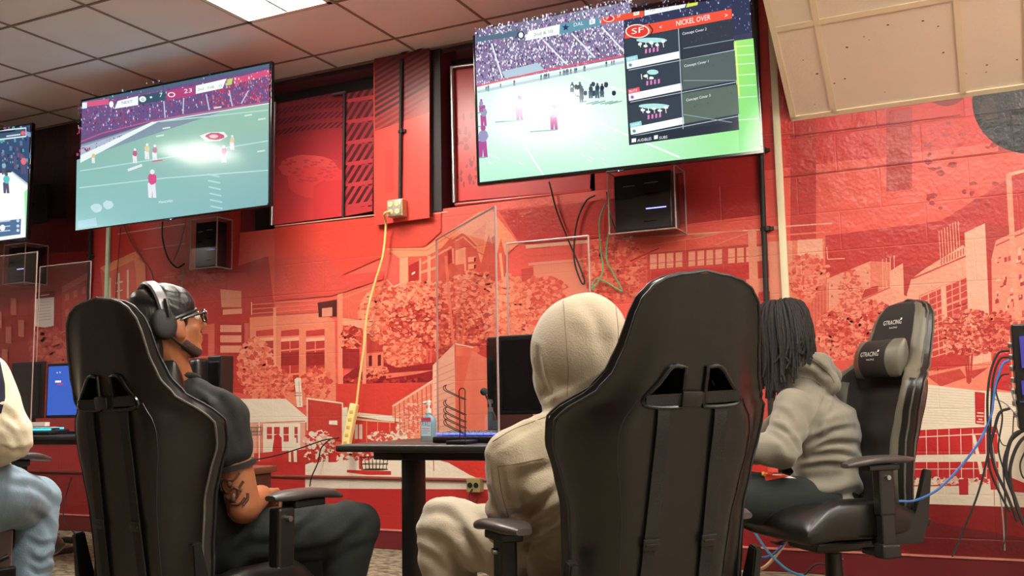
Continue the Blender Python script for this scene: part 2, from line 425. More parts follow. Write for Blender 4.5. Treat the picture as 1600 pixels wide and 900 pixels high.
# side and rear walls ------------------------------------------------
bm = bmesh.new(); add_box(bm, (XL-.05, (YB+WALL_Y)/2, 1.6), (.1, WALL_Y-YB+.5, 3.3)); struct('wall_left', bm_mesh(bm), M['wall_plain'])
bm = bmesh.new(); add_box(bm, (XR+.05, (YB+WALL_Y)/2, 1.6), (.1, WALL_Y-YB+.5, 3.3)); struct('wall_right', bm_mesh(bm), M['wall_plain'])
bm = bmesh.new(); add_box(bm, ((XL+XR)/2, YB-.05, 1.6), (XR-XL+.2, .1, 3.3)); struct('wall_rear', bm_mesh(bm), M['maroon'])

# ------------------------------------------------------------------ the mural wall
rX = lambda px, py=330: on_y(px, py).x
R1 = (on_y(376, 340).x, on_y(584, 330).x); R2 = (on_y(690, 330).x, on_y(930, 300).x)   # two board recesses
SILL = on_y(500, 349).z; HEAD = CEIL_Z-.03; RD = .16
wp = Paint(lambda x, y: on_y(x, y, WALL_Y), (0, -1, 0)); wp.gain = .82
RED = (226, 92, 80); RED2 = (212, 78, 70); DEEP = (176, 44, 46); DARK = (128, 30, 38); PINK = (248, 150, 124); PEACH = (248, 178, 150); CREAM = (240, 226, 204); ORG = (240, 112, 84)
# base, as four rectangles that leave the recesses open (world coordinates)
def wq(x0, x1, z0, z1, col):
    b = len(wp.v); wp.v += [V(x0, WALL_Y, z0), V(x1, WALL_Y, z0), V(x1, WALL_Y, z1), V(x0, WALL_Y, z1)]
    wp.fc.append((b, b+1, b+2, b+3)); wp.c.append([lin(col)]*4)
wq(XL, XR, 0, SILL, RED); wq(XL, R1[0], SILL, CEIL_Z+.1, (150, 40, 42)); wq(R1[1], R2[0], SILL, CEIL_Z+.1, RED2); wq(R2[1], XR, SILL, CEIL_Z+.1, (206, 62, 58))  # upper left base darkened for the televisions' shadow
wq(R1[0], R1[1], HEAD, CEIL_Z+.1, (60, 25, 28)); wq(R2[0], R2[1], HEAD, CEIL_Z+.1, (60, 25, 28))
P = wp.poly
# left faded parts; upper polygons paint the televisions' shade and a dark recess
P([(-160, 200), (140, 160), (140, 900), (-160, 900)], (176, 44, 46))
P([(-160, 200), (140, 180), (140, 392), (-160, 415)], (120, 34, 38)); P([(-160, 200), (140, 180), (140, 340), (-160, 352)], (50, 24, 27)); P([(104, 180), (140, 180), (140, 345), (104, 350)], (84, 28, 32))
P([(142, 345), (376, 310), (376, 352), (370, 470), (142, 470)], (208, 62, 58))
# television's shadow painted first, then seams / brick shades of the upper right
P([(1060, 240), (1190, 225), (1196, 335), (1060, 352)], (186, 52, 52))
for (x0, y0, x1, y1, c) in ((1235, 190, 1275, 470, (206, 66, 64)), (1385, 172, 1425, 300, (196, 62, 60)), (1560, 150, 1640, 240, (190, 56, 54))): wp.rect(x0, y0, x1, y1, c, -.12)
P([(1290, 368), (1420, 352), (1470, 345), (1560, 290), (1640, 230), (1640, 520), (1290, 520)], (204, 64, 62))
for _ in range(26):
    wp.disc(random.uniform(1440, 1560), random.uniform(190, 330), random.uniform(3, 9), random.uniform(2, 5), (178, 58, 60), 9, .3)
wp.disc(1478, 120, 40, 46, (150, 40, 46), 30); wp.disc(1478, 112, 34, 44, (214, 70, 64), 30)
wp.disc(1606, 158, 87, 82, (28, 24, 24), 48); wp.disc(1545, 172, 14, 22, (62, 46, 42), 12, .2)
# lamp post right
wp.line([(1576, 272), (1583, 400), (1592, 560)], 9, (240, 150, 122)); wp.line([(1573, 274), (1600, 267)], 5, PEACH)
# ---- right buildings
P([(1200, 379), (1288, 372), (1288, 470), (1200, 480)], (236, 132, 106))
wp.line([(1190, 356), (1300, 349)], 2.2, PEACH); wp.line([(1200, 369), (1298, 362)], 2.5, (236, 132, 106))
P([(1203, 378), (1238, 376), (1238, 480), (1203, 480)], (240, 160, 134)); P([(1246, 375), (1285, 373), (1286, 404), (1246, 408)], PEACH)
wp.line([(1292, 386), (1293, 405), (1320, 404)], 1.5, PEACH)
wp.leaves(1262, 432, 34, 34, 330, [(226, 92, 78), (238, 128, 104), (244, 150, 124)], (2, 5))
P([(1262, 480), (1292, 436), (1360, 408), (1391, 412), (1391, 500), (1335, 515), (1262, 560)], (240, 158, 132))
P([(1262, 480), (1292, 436), (1292, 560), (1262, 590)], (226, 112, 92))
for k in range(7): wp.line([(1264+k*5, 478-k*6), (1264+k*5, 540-k*4)], 1.2, (206, 84, 74))
for i in range(5):
    for j in range(5):
        if random.random() < .75: wp.disc(1300+i*14, 446-i*5+j*17, 1.6, 2.3, (214, 92, 80), 6)
P([(1360, 408), (1391, 410), (1391, 470), (1360, 476)], (236, 130, 106))
for k in range(4): wp.line([(1379+k*6, 405-k*2), (1380+k*6, 455)], 1.2, PEACH)
# tower 2
P([(1411, 412), (1448, 415), (1447, 425), (1426, 435), (1425, 449), (1416, 470), (1413, 480)], (190, 62, 60)); P([(1390, 424), (1411, 411), (1413, 480), (1391, 480)], (246, 172, 144))
P([(1335, 476), (1391, 450), (1430, 470), (1430, 540), (1335, 540)], (244, 164, 138))
wp.line([(1335, 474), (1391, 449)], 2, (216, 92, 80))
P([(1352, 452), (1372, 446), (1372, 456), (1340, 470)], (196, 66, 62))
# building A
P([(1424, 436), (1445, 420), (1505, 383), (1514, 396), (1516, 585), (1417, 610), (1417, 460)], (244, 168, 142))
wp.line([(1425, 436), (1512, 399)], 2.4, (208, 76, 70))
for k in range(8): wp.line([(1467+k*4.3, 362-k*2.3-random.random()*3), (1470+k*4.3, 410-k*2.6)], 1.1, PEACH)
for k in range(9): wp.line([(1471+k*4.3, 404-k*2), (1471+k*4.3, 414-k*2)], 1.6, (206, 74, 68))
P([(1436, 462), (1512, 430), (1515, 570), (1446, 592)], (208, 72, 68))
for k in range(13):
    t = k/12; wp.line([(1437, 464+t*120), (1513, 431+t*132)], 1.5 if k % 3 else 3, (240, 156, 130))
for k in range(7):
    t = k/6; wp.line([(1438+t*74, 462-t*31), (1446+t*68, 590-t*22)], 2.4 if k % 2 else 1.4, (240, 156, 130))
P([(1470, 448), (1478, 445), (1482, 540), (1474, 545)], PEACH)
for _ in range(26): x = random.uniform(1440, 1508); y = random.uniform(470, 560)-(x-1440)*.3; wp.rect(x, y, x+random.uniform(3, 9), y+random.uniform(2, 5), random.choice([(170, 48, 54), (236, 140, 114)]), -.3)
P([(1449, 560), (1512, 548), (1512, 572), (1449, 580)], (202, 66, 64))
# tower 1
P([(1539, 349), (1578, 353), (1580, 366), (1557, 376), (1556, 396), (1549, 404), (1552, 460)], (186, 64, 62)); P([(1507, 364), (1539, 349), (1550, 585), (1517, 585)], (247, 184, 158))
# far right block
P([(1556, 376), (1640, 338), (1640, 620), (1552, 590), (1549, 405)], (240, 150, 126)); wp.line([(1556, 384), (1640, 345)], 2.4, (206, 76, 70))
for _ in range(120):
    x = random.uniform(1551, 1630); y = random.uniform(392, 560)-(x-1551)*.25; wp.rect(x, y, x+random.uniform(2, 7), y+random.uniform(2, 9), random.choice([(190, 60, 62), (206, 80, 74), (248, 182, 156)]), -.25)
wp.line([(1576, 272), (1583, 400), (1594, 560)], 8, (243, 158, 132))
# ground and tree in front of it
P([(1445, 583), (1640, 548), (1640, 620), (1445, 606)], (242, 140, 114)); P([(1449, 588), (1500, 576), (1510, 590), (1470, 604)], (206, 78, 70)); P([(1512, 580), (1545, 574), (1520, 592)], (200, 70, 64))
P([(1553, 545), (1578, 540), (1582, 612), (1545, 606)], (198, 56, 54))
wp.leaves(1517, 520, 46, 36, 640, [(206, 76, 68), (230, 110, 92), (246, 156, 130), (182, 56, 56)], (1.5, 4.5)); wp.leaves(1562, 520, 30, 34, 300, [(206, 76, 68), (236, 120, 98), (182, 56, 56)], (1.5, 4))
for a in ((1508, 556, 1512, 598), (1513, 556, 1514, 600), (1519, 553, 1516, 598)): wp.line([(a[0], a[1]), (a[2], a[3])], 3, (196, 66, 62))
wp.leaves(1345, 520, 68, 52, 1500, [(214, 80, 70), (232, 108, 90), (246, 150, 124), (240, 130, 106), (196, 64, 60)], (1.5, 5))
wp.leaves(1330, 455, 18, 34, 260, [(222, 96, 82), (244, 150, 124)], (1.5, 4))
P([(1290, 565), (1360, 560), (1400, 600), (1290, 604)], (224, 92, 78))
# white building, lower right
P([(1296, 606), (1360, 604), (1451, 601), (1523, 610), (1640, 618), (1640, 794), (1411, 786), (1296, 784)], (236, 222, 200))
for k in range(14): wp.line([(1440, 606+k*4.2), (1520, 612+k*4), (1640, 621+k*3.6)], .7, (208, 192, 172))
P([(1523, 612), (1539, 614), (1538, 664), (1524, 662)], (196, 50, 50))
for y, a, b2 in ((645, 1527, 1537), (650, 1526, 1537), (655, 1529, 1535), (659, 1526, 1537)): wp.line([(a, y), (b2, y+.6)], 2, (232, 206, 190))
P([(1437, 672), (1558, 666), (1559, 709), (1431, 711)], (196, 46, 48)); P([(1429, 722), (1560, 720), (1560, 750), (1422, 750)], (196, 46, 48))
for x in (1447, 1464.5, 1482.7, 1501, 1520, 1540): wp.line([(x, 670), (x+1.5, 750)], 1.4, (232, 200, 184))
wp.line([(1434, 683), (1557, 677)], 1.6, (236, 214, 196)); wp.line([(1427, 733), (1560, 732)], 1.4, (232, 200, 184)); P([(1519, 680), (1524, 680), (1537, 740), (1531, 741)], CREAM); P([(1430, 711), (1560, 709), (1560, 721), (1428, 722)], (236, 222, 200))
wp.leaves(1490, 752, 74, 5, 190, [CREAM, (228, 190, 172), (200, 60, 58)], (1.5, 4)); wp.line([(1420, 759), (1500, 758)], 2, (196, 46, 48))
P([(1498, 749), (1513, 748), (1513, 773), (1499, 773)], (190, 46, 48)); P([(1575, 744), (1604, 756), (1604, 770), (1578, 768)], (190, 46, 48)); P([(1545, 716), (1552, 716), (1560, 765), (1548, 765)], (196, 46, 48)); wp.line([(1553, 758), (1554, 790)], 1, (190, 80, 74))
P([(1312, 620), (1322, 636), (1330, 654), (1316, 660), (1300, 640)], (206, 60, 56))
# ---- centre right
wp.line([(822, 386), (921, 377)], 5.5, (248, 184, 156)); wp.line([(821, 400), (930, 391)], 2, (232, 112, 92)); wp.line([(826, 413), (932, 404)], 4, (244, 158, 130))
P([(834, 415), (930, 407), (930, 500), (834, 500)], (240, 146, 118)); P([(815, 420), (834, 418), (834, 500), (815, 500)], (214, 82, 72))
wp.leaves(850, 465, 40, 32, 420, [(232, 104, 84), (244, 140, 112), (216, 84, 70)], (2, 6)); wp.leaves(960, 420, 50, 52, 640, [(228, 96, 78), (240, 128, 102), (208, 76, 66)], (1.5, 5))
wp.line([(985, 372), (1221, 357)], 2, PEACH)
for a, b2 in (((1015, 384), (1080, 373)), ((1080, 374), (1120, 366)), ((1085, 369), (1160, 360)), ((1115, 384), (1175, 362))): wp.line([a, b2], 2.2, (238, 136, 110))
P([(1012, 396), (1225, 378), (1225, 470), (1012, 470)], (212, 74, 66)); wp.line([(1010, 394), (1225, 376)], 3, (232, 112, 92)); wp.line([(985, 408), (1030, 388)], 2, (190, 52, 50))
for x in (1016, 1029, 1042, 1056, 1076, 1090, 1104, 1118, 1138, 1152, 1166, 1182, 1200):
    yy = 398-(x-1016)*.075; P([(x, yy), (x+10.5, yy-.9), (x+10.5, yy+22), (x, yy+23)], (245, 160, 132)); wp.line([(x, yy+14), (x+10.5, yy+13)], .9, (214, 84, 74))
    P([(x, yy+50), (x+10.5, yy+49), (x+10.5, yy+70), (x, yy+71)], (240, 146, 118))
P([(1018, 424), (1172, 414), (1172, 434), (1018, 444)], (204, 60, 56)); P([(1169, 360), (1182, 359), (1186, 480), (1172, 480)], (243, 150, 122)); P([(1200, 378), (1222, 377), (1226, 480), (1204, 480)], (243, 154, 128))
# ---- centre: pointed-roof building
P([(603, 388), (664, 387), (749, 331), (768, 327), (811, 381), (790, 399), (788, 470), (640, 470), (625, 440), (625, 404)], (222, 92, 74))
P([(603, 388), (664, 387), (749, 331), (768, 327), (811, 381), (790, 399), (783, 372), (776, 402), (764, 366), (752, 412), (742, 376), (722, 364), (704, 372), (690, 388), (668, 400), (640, 401), (625, 404)], (250, 152, 114))
wp.line([(605, 391), (668, 391), (752, 335)], 1.4, (226, 112, 86)); P([(735, 368), (760, 349), (755, 404)], (242, 134, 100)); P([(768, 372), (776, 366), (774, 402)], (206, 80, 64))
wp.line([(706, 374), (724, 362), (748, 384)], 2, (250, 160, 124)); wp.line([(710, 378), (724, 370), (744, 388)], 2, (250, 160, 124)); wp.line([(690, 367), (760, 400)], 1.5, (206, 90, 74))
P([(625, 404), (638, 402), (638, 450), (625, 447)], (250, 164, 128)); P([(639, 415), (656, 407), (656, 440), (640, 449)], (190, 48, 46)); P([(644, 427), (649, 424), (649, 427), (644, 430)], CREAM)
wp.line([(657, 404), (657, 445)], 3, (248, 154, 120)); wp.line([(671, 400), (671, 440)], 5, (248, 154, 120)); wp.line([(657, 426), (684, 418)], 4, (248, 154, 120)); wp.line([(660, 412), (706, 386)], 3, (248, 154, 120)); wp.line([(684, 392), (684, 440)], 2.4, (248, 154, 120))
P([(700, 392), (706, 389), (707, 410), (701, 414)], (186, 48, 46)); wp.line([(708, 388), (709, 412)], 3, (248, 154, 120)); P([(712, 392), (728, 386), (728, 412), (712, 414)], (248, 156, 122))
wp.line([(727, 400), (728, 445)], 3, (248, 160, 126))
for k in range(4): P([(732, 402+k*11), (744, 401+k*11), (744, 408+k*11), (732, 410+k*11)], (250, 164, 130)); P([(741, 403+k*11), (744, 402+k*11), (744, 408+k*11), (741, 409+k*11)], (120, 34, 36)); P([(790, 426+k*10), (800, 428+k*10), (800, 434+k*10), (790, 433+k*10)], (246, 150, 118))
wp.line([(782, 396), (790, 470)], 4, (250, 160, 126)); wp.line([(605, 453), (628, 443)], 2.4, PEACH); wp.line([(605, 437), (615, 448)], 1.5, PEACH)
P([(530, 462), (590, 440), (625, 452), (625, 520), (530, 500)], (232, 104, 82)); wp.line([(533, 458), (588, 437)], 1.4, PEACH); wp.line([(535, 466), (605, 440)], 1.4, (246, 140, 112))
# trees in the centre
LT = [(250, 156, 126), (246, 140, 110), (236, 112, 88), (214, 80, 66)]; DK = [(160, 44, 44), (184, 54, 50), (206, 74, 62)]
P([(560, 480), (640, 450), (790, 440), (830, 480), (830, 560), (765, 570), (740, 545), (680, 600), (575, 600)], (200, 68, 60))
wp.leaves(600, 492, 36, 44, 800, LT, (2, 5.5)); wp.leaves(660, 470, 50, 30, 800, LT, (2, 5.5)); wp.leaves(740, 462, 50, 36, 900, LT, (2, 5.5)); wp.leaves(700, 510, 74, 48, 1500, DK+LT[2:], (2, 5)); wp.leaves(655, 500, 46, 30, 500, DK, (2, 5))
wp.leaves(700, 490, 90, 50, 900, LT, (1.5, 4)); wp.leaves(800, 520, 34, 60, 800, LT[:3], (1.5, 5)); wp.leaves(632, 552, 34, 22, 460, LT, (1.5, 4)); wp.leaves(800, 470, 30, 36, 420, LT[:3], (2, 5))
for a in ((659, 540, 664, 592), (668, 540, 668, 594), (674, 545, 673, 592), (720, 540, 726, 500)): wp.line([(a[0], a[1]), (a[2], a[3])], 3.4, (226, 96, 80))
wp.line([(697, 400), (703, 470), (709, 536)], 4, (240, 124, 100)); wp.line([(626, 556), (627, 582)], 4, (240, 130, 104))
P([(535, 590), (560, 572), (600, 566), (620, 575), (680, 566), (678, 602), (535, 602)], (160, 42, 44)); P([(540, 595), (610, 583), (680, 578), (655, 584), (560, 598)], (236, 122, 98)); wp.leaves(600, 594, 60, 7, 90, [(196, 64, 58), (140, 34, 40)], (1.5, 4)); wp.leaves(586, 578, 20, 7, 120, LT, (1.5, 3.5))
P([(574, 552), (600, 550), (600, 574), (574, 575)], (238, 126, 100)); P([(577, 556), (582, 555), (582, 572), (577, 572)], (120, 34, 38)); P([(591, 555), (596, 554), (596, 571), (591, 572)], (120, 34, 38))
P([(418, 600), (680, 598), (680, 600), (628, 652), (556, 646), (536, 630), (470, 622), (418, 622)], (222, 70, 60))
# left-of-centre facade
P([(300, 440), (420, 400), (430, 490), (420, 640), (300, 640)], (196, 58, 54))
P([(345, 452), (378, 455), (378, 480), (347, 480)], (232, 146, 116)); P([(349, 484), (379, 482), (379, 490), (349, 492)], (236, 160, 130)); P([(380, 505), (390, 505), (390, 545), (380, 545)], (214, 100, 86))
P([(305, 508), (336, 506), (336, 560), (305, 560)], (228, 110, 92)); P([(312, 522), (326, 522), (326, 556), (312, 556)], (190, 56, 56)); P([(341, 503), (383, 503), (383, 560), (341, 560)], (190, 56, 52))
for k in range(3): P([(345, 508+k*16), (378, 508+k*16), (378, 519+k*16), (345, 519+k*16)], (238, 154, 128))
P([(391, 495), (500, 488), (524, 500), (526, 630), (391, 640)], (240, 136, 108)); wp.line([(391, 495), (500, 488)], 2.4, (204, 80, 66))
for k in range(3): wp.line([(394, 476+k*7), (500, 469+k*7)], 1, (240, 146, 116))
wp.line([(394, 472), (394, 492)], 1.6, PEACH); wp.line([(430, 481), (430, 600)], 4.5, (248, 160, 128)); wp.line([(433, 466), (488, 462)], 1.4, PEACH)
for (x0, x1) in ((401, 428), (440, 468), (479, 508)):
    P([(x0, 517), (x1, 514), (x1, 524), (x0, 526)], (206, 66, 58))
    P([(x0, 534), (x1, 532), (x1, 612), (x0, 614)], (196, 62, 56)); P([(x0, 529), (x1, 527), (x1, 532), (x0, 534)], PEACH)
    wp.line([(x0, 548), (x1, 545)], 2.4, (240, 136, 108)); wp.line([(x0, 586), (x1, 584)], 3, (240, 136, 108)); wp.line([((x0+x1)/2, 533), ((x0+x1)/2, 610)], 2, (236, 120, 96)); P([(x0, 552), (x1, 549), (x1, 570), (x0, 572)], (164, 46, 46))
wp.line([(532, 458), (533, 600)], 8, (246, 144, 114)); P([(497, 473), (527, 468), (527, 494), (499, 496)], (92, 34, 34)); P([(504, 482), (520, 480), (520, 494), (504, 495)], (232, 150, 124))
P([(536, 497), (574, 502), (572, 514), (536, 508)], (246, 160, 130)); wp.line([(571, 500), (570, 600)], 6, (246, 156, 126)); wp.leaves(548, 530, 14, 22, 140, LT+DK, (2, 5)); P([(536, 545), (562, 545), (562, 575), (536, 575)], (170, 46, 46))
wp.leaves(400, 575, 26, 46, 800, LT, (1.5, 5)); wp.leaves(425, 600, 34, 26, 480, LT[1:], (1.5, 4)); wp.leaves(495, 600, 24, 26, 280, LT[1:], (1.5, 4.5))
P([(300, 600), (395, 618), (395, 640), (300, 640)], (226, 96, 80))
# white house
P([(300, 623), (447, 623), (487, 657), (478, 660), (300, 662)], (238, 224, 202)); wp.line([(478, 658), (370, 662)], 1.6, (214, 130, 110)); P([(300, 662), (478, 660), (478, 724), (300, 730)], (232, 168, 146))
P([(412, 662), (470, 661), (470, 712), (412, 712)], CREAM)
for x0, x1, y1 in ((418, 426, 686), (429, 438, 690), (444, 452, 690), (461, 466, 692)): P([(x0, 667), (x1, 667), (x1, y1), (x0, y1)], (196, 62, 58)); wp.line([(x0, 679), (x1, 679)], 1.2, CREAM)
P([(402, 664), (412, 664), (412, 708), (402, 708)], (222, 130, 110)); P([(398, 708), (478, 702), (500, 712), (480, 724), (398, 726)], (202, 62, 58)); P([(427, 700), (430, 680), (436, 678), (441, 684), (442, 724), (425, 724)], (198, 50, 50))
P([(452, 690), (456, 684), (464, 684), (465, 724), (460, 724), (459, 694), (455, 694), (456, 724), (452, 724)], CREAM); wp.line([(406, 660), (406, 724)], 2, CREAM)
P([(461, 593), (465, 590), (471, 591), (474, 636), (465, 636)], (240, 222, 202)); wp.line([(461, 614), (472, 614)], 1.2, DEEP); wp.line([(461, 618), (472, 618)], 1.2, DEEP); wp.line([(468, 596), (470, 634)], 1.6, (226, 170, 150))
# sign and bushes
P([(480, 621), (537, 629), (537, 690), (480, 672)], (240, 214, 192)); P([(482, 624), (535, 631), (535, 690), (482, 674)], (200, 66, 58)); P([(515, 657), (528, 657), (528, 664), (515, 663)], CREAM)
wp.leaves(500, 690, 22, 16, 200, [CREAM, (206, 60, 54), (232, 180, 160)], (2, 5)); P([(537, 637), (544, 636), (546, 700), (537, 700)], CREAM); P([(544, 629), (557, 629), (556, 700), (545, 700)], (226, 84, 70))
P([(556, 644), (628, 651), (640, 660), (600, 657), (556, 650)], CREAM); P([(556, 653), (618, 659), (616, 662), (556, 656)], (236, 190, 168)); P([(556, 657), (640, 662), (640, 705), (556, 705)], (212, 62, 54))
P([(555, 663), (560, 663), (560, 686), (555, 686)], CREAM); P([(562, 663), (567, 663), (567, 686), (562, 686)], CREAM)
for x in (574, 591, 610): wp.line([(x, 658), (x, 700)], 1.2, (238, 150, 126))
wp.leaves(600, 682, 22, 8, 110, [CREAM, (214, 80, 68)], (1.5, 4)); wp.leaves(632, 672, 12, 14, 60, [CREAM, (236, 150, 126)], (2, 5))
# slanted building + tower
P([(614, 634), (680, 592), (680, 690), (640, 690), (628, 655), (614, 652)], (238, 146, 118)); wp.line([(614, 635), (680, 593)], 3, (244, 190, 164)); wp.line([(616, 650), (680, 625)], 2, (244, 180, 152))
for k in range(9): wp.line([(618+k*7, 634-k*4.2), (619+k*7, 676)], 1.6, (214, 78, 66)); wp.line([(620, 642+k*5), (680, 612+k*8)], .9, (246, 182, 156))
wp.leaves(645, 655, 12, 34, 120, [(244, 190, 166), (226, 110, 90)], (1.2, 3))
P([(712, 537), (747, 541), (747, 560), (766, 562), (768, 690), (712, 690)], (240, 112, 86)); P([(738, 548), (766, 562), (768, 690), (716, 690), (726, 600)], (244, 130, 104)); wp.line([(712, 537), (740, 543)], 1.6, CREAM)
P([(677, 571), (711, 537), (713, 690), (677, 690)], (244, 186, 160))
for k in range(11): wp.line([(679, 580+k*10), (711, 566+k*10.5)], 1.6, (232, 150, 126))
P([(766, 560), (790, 560), (790, 700), (768, 700)], (226, 92, 74))
# ground, lower centre
P([(300, 718), (478, 722), (478, 770), (300, 770)], (200, 54, 50)); P([(478, 726), (500, 718), (540, 712), (600, 706), (660, 712), (700, 722), (735, 742), (760, 750), (1210, 760), (1210, 766), (478, 764)], (240, 226, 206))
P([(690, 700), (760, 700), (1200, 720), (1200, 762), (758, 752), (735, 742), (706, 724), (690, 720)], (206, 56, 50)); wp.leaves(505, 712, 26, 9, 170, [CREAM, (206, 60, 54)], (2, 5)); wp.leaves(560, 712, 40, 6, 120, [CREAM, (206, 60, 54), (220, 120, 104)], (1.5, 4)); wp.leaves(640, 712, 50, 6, 160, [CREAM, (206, 60, 54)], (1.5, 3.5))
P([(486, 712), (494, 710), (494, 722), (486, 722)], (206, 56, 50)); P([(514, 708), (528, 707), (526, 722), (514, 722)], (206, 56, 50)); P([(562, 712), (567, 712), (567, 733), (562, 733)], (206, 56, 50)); P([(543, 734), (612, 736), (612, 742), (575, 742), (543, 738)], (206, 56, 50)); wp.line([(678, 708), (679, 736)], 1.2, (206, 56, 50))
# below the strip
P([(-160, 733), (415, 752), (478, 757), (1000, 764), (1300, 785), (1411, 787), (1640, 794), (1640, 900), (-160, 820)], (186, 46, 46))
P([(478, 752), (1040, 758), (1040, 766), (478, 763)], (226, 214, 200))
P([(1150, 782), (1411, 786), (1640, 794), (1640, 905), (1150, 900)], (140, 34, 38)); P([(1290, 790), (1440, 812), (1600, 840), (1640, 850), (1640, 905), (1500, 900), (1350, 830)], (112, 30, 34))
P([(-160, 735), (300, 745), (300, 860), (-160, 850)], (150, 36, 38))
# ---- left: faded brick houses
P([(142, 520), (142, 425), (98, 448), (98, 560), (142, 580)], (196, 68, 64)); P([(98, 448), (142, 424), (142, 434), (98, 458)], (214, 96, 86))
for i in range(3):
    for j in range(4): wp.rect(103+i*13, 460+j*24-i*5, 109+i*13, 471+j*24-i*5, (218, 110, 98), -.4)
wp.leaves(82, 540, 34, 26, 380, [(206, 82, 72), (222, 108, 92), (190, 62, 58)], (2, 6)); wp.leaves(120, 560, 30, 26, 260, [(206, 82, 72), (222, 108, 92)], (2, 6))
for (x, y) in ((-5, 486), (18, 466), (10, 510), (30, 500), (4, 545), (-30, 500), (-50, 470)): wp.rect(x, y, x+9, y+26, (214, 118, 106), .1)
P([(158, 418), (213, 393), (228, 413), (230, 470), (162, 470)], (232, 104, 84)); P([(158, 418), (213, 393), (220, 402), (166, 428)], (246, 150, 112)); P([(208, 396), (228, 413), (230, 470), (216, 470), (213, 420)], (242, 140, 108))
for x, y in ((187, 427), (201, 422), (173, 434)): wp.line([(x, y), (x, y+44)], 3, (248, 226, 204))
wp.line([(182, 443), (193, 440)], 3, (248, 226, 204)); wp.line([(182, 456), (193, 453)], 2, (248, 226, 204))
wp.leaves(300, 430, 50, 14, 60, [(224, 84, 74), (214, 74, 66)], (2, 6))
# sky shading printed in the middle
P([(430, 356), (598, 338), (598, 402), (535, 430), (512, 398), (430, 404)], (236, 78, 64)); P([(430, 404), (512, 398), (535, 430), (600, 424), (600, 436), (520, 462), (430, 470)], (226, 80, 70))
P([(598, 338), (690, 330), (690, 362), (664, 386), (598, 388)], (232, 80, 66))
P([(780, 330), (1060, 300), (1060, 352), (985, 368), (822, 380), (811, 378)], (206, 62, 56))
# upper pillar print (hatching fades into red)
def hatch(pt, x0, x1, y0, y1, step, wd, slope, col, bands=(), skew=0, fade=0):
    reg = [(x0, y0+skew*(x1-x0)*-1*0), (x1, y0+skew*(x1-x0)), (x1, y1+skew*(x1-x0)), (x0, y1)]
    k = -40
    while k < 80:
        yc = y0+k*step; k += 1
        L = (x1-x0)
        pt.poly([(x0, yc), (x1, yc-slope*L), (x1, yc-slope*L+wd), (x0, yc+wd)], col, clip=reg)
    for (yb, hb, c) in bands: pt.poly([(x0, yb), (x1, yb+skew*L), (x1, yb+skew*L+hb), (x0, yb+hb)], c, clip=reg)
# block seams and peeled paint line
wp.line([(1235, 213), (1500, 180)], 1.3, (160, 40, 44)); wp.line([(1225, 277), (1560, 238)], 1.3, (168, 44, 46)); wp.line([(1195, 212), (1240, 208)], 1.3, (226, 110, 96))
wp.line([(430, 354), (596, 335)], 2, (240, 170, 150)); wp.line([(640, 341), (700, 331)], 1.5, (236, 180, 160)); wp.line([(185, 366), (290, 350)], 1.5, (240, 190, 176)); wp.line([(225, 390), (290, 381)], 1.3, (228, 140, 128))
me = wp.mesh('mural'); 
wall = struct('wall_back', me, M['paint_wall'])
# masonry behind the print so the wall has a thickness
bm = bmesh.new()
add_box(bm, ((XL+XR)/2, WALL_Y+.3, 1.6), (XR-XL+.3, .2, 3.3))
add_box(bm, ((XL+XR)/2, WALL_Y+.11, SILL/2-.002), (XR-XL+.2, .2, SILL))
for x0, x1 in ((XL, R1[0]), (R1[1], R2[0]), (R2[1], XR)): add_box(bm, ((x0+x1)/2, WALL_Y+.11, (SILL+CEIL_Z)/2), (x1-x0, .2, CEIL_Z-SILL+.1))
o = struct('wall_core', bm_mesh(bm), M['maroon'])

# recess boards ------------------------------------------------------
def board(name, y, quad, base, fn):
    pt = Paint(lambda a, b2: on_y(a, b2, y), (0, -1, 0)); pt.poly(quad, base); fn(pt)
    o = struct(name, pt.mesh(name), M['paint_panel'])
    # give it a body 12 mm thick
    P0 = [on_y(*q, y) for q in quad]; bm = bmesh.new(); add_prism(bm, [p+V(0, .0005, 0) for p in P0], (0, .012, 0)); struct(name.replace('window', 'trim'), bm_mesh(bm), M['dark_paint'])
    return P0
Q1 = [(428, 163), (537, 142), (535, 338), (424, 352)]
def f1(pt):
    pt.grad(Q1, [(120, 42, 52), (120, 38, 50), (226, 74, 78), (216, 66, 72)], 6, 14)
    for k in range(-4, 30):
        y0 = 170+k*7.2
        for j in range(8):
            ya = 150+j*21; 
    for r in range(8):
        yt = 150+r*15+r*1.5; hgt = 15-r*.6
        k = 0; x = 415
        while x < 545:
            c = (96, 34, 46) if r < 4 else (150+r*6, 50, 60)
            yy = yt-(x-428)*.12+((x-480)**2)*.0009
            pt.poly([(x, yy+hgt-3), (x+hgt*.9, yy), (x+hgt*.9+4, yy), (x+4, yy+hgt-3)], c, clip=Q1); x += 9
    pt.disc(482, 262, 46, 20, (222, 84, 86), 24, .05); pt.disc(500, 285, 50, 26, (222, 72, 76), 24, .05)
    for _ in range(50): pt.disc(random.uniform(445, 525), random.uniform(250, 285), random.uniform(2, 6), 1.5, (198, 62, 68), 7, .3)
    pt.poly([(490, 292), (500, 284), (535, 280), (535, 338), (490, 342)], (212, 62, 68))
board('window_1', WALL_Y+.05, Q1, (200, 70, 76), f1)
Q2 = [(541, 146), (584, 138), (582, 330), (538, 338)]
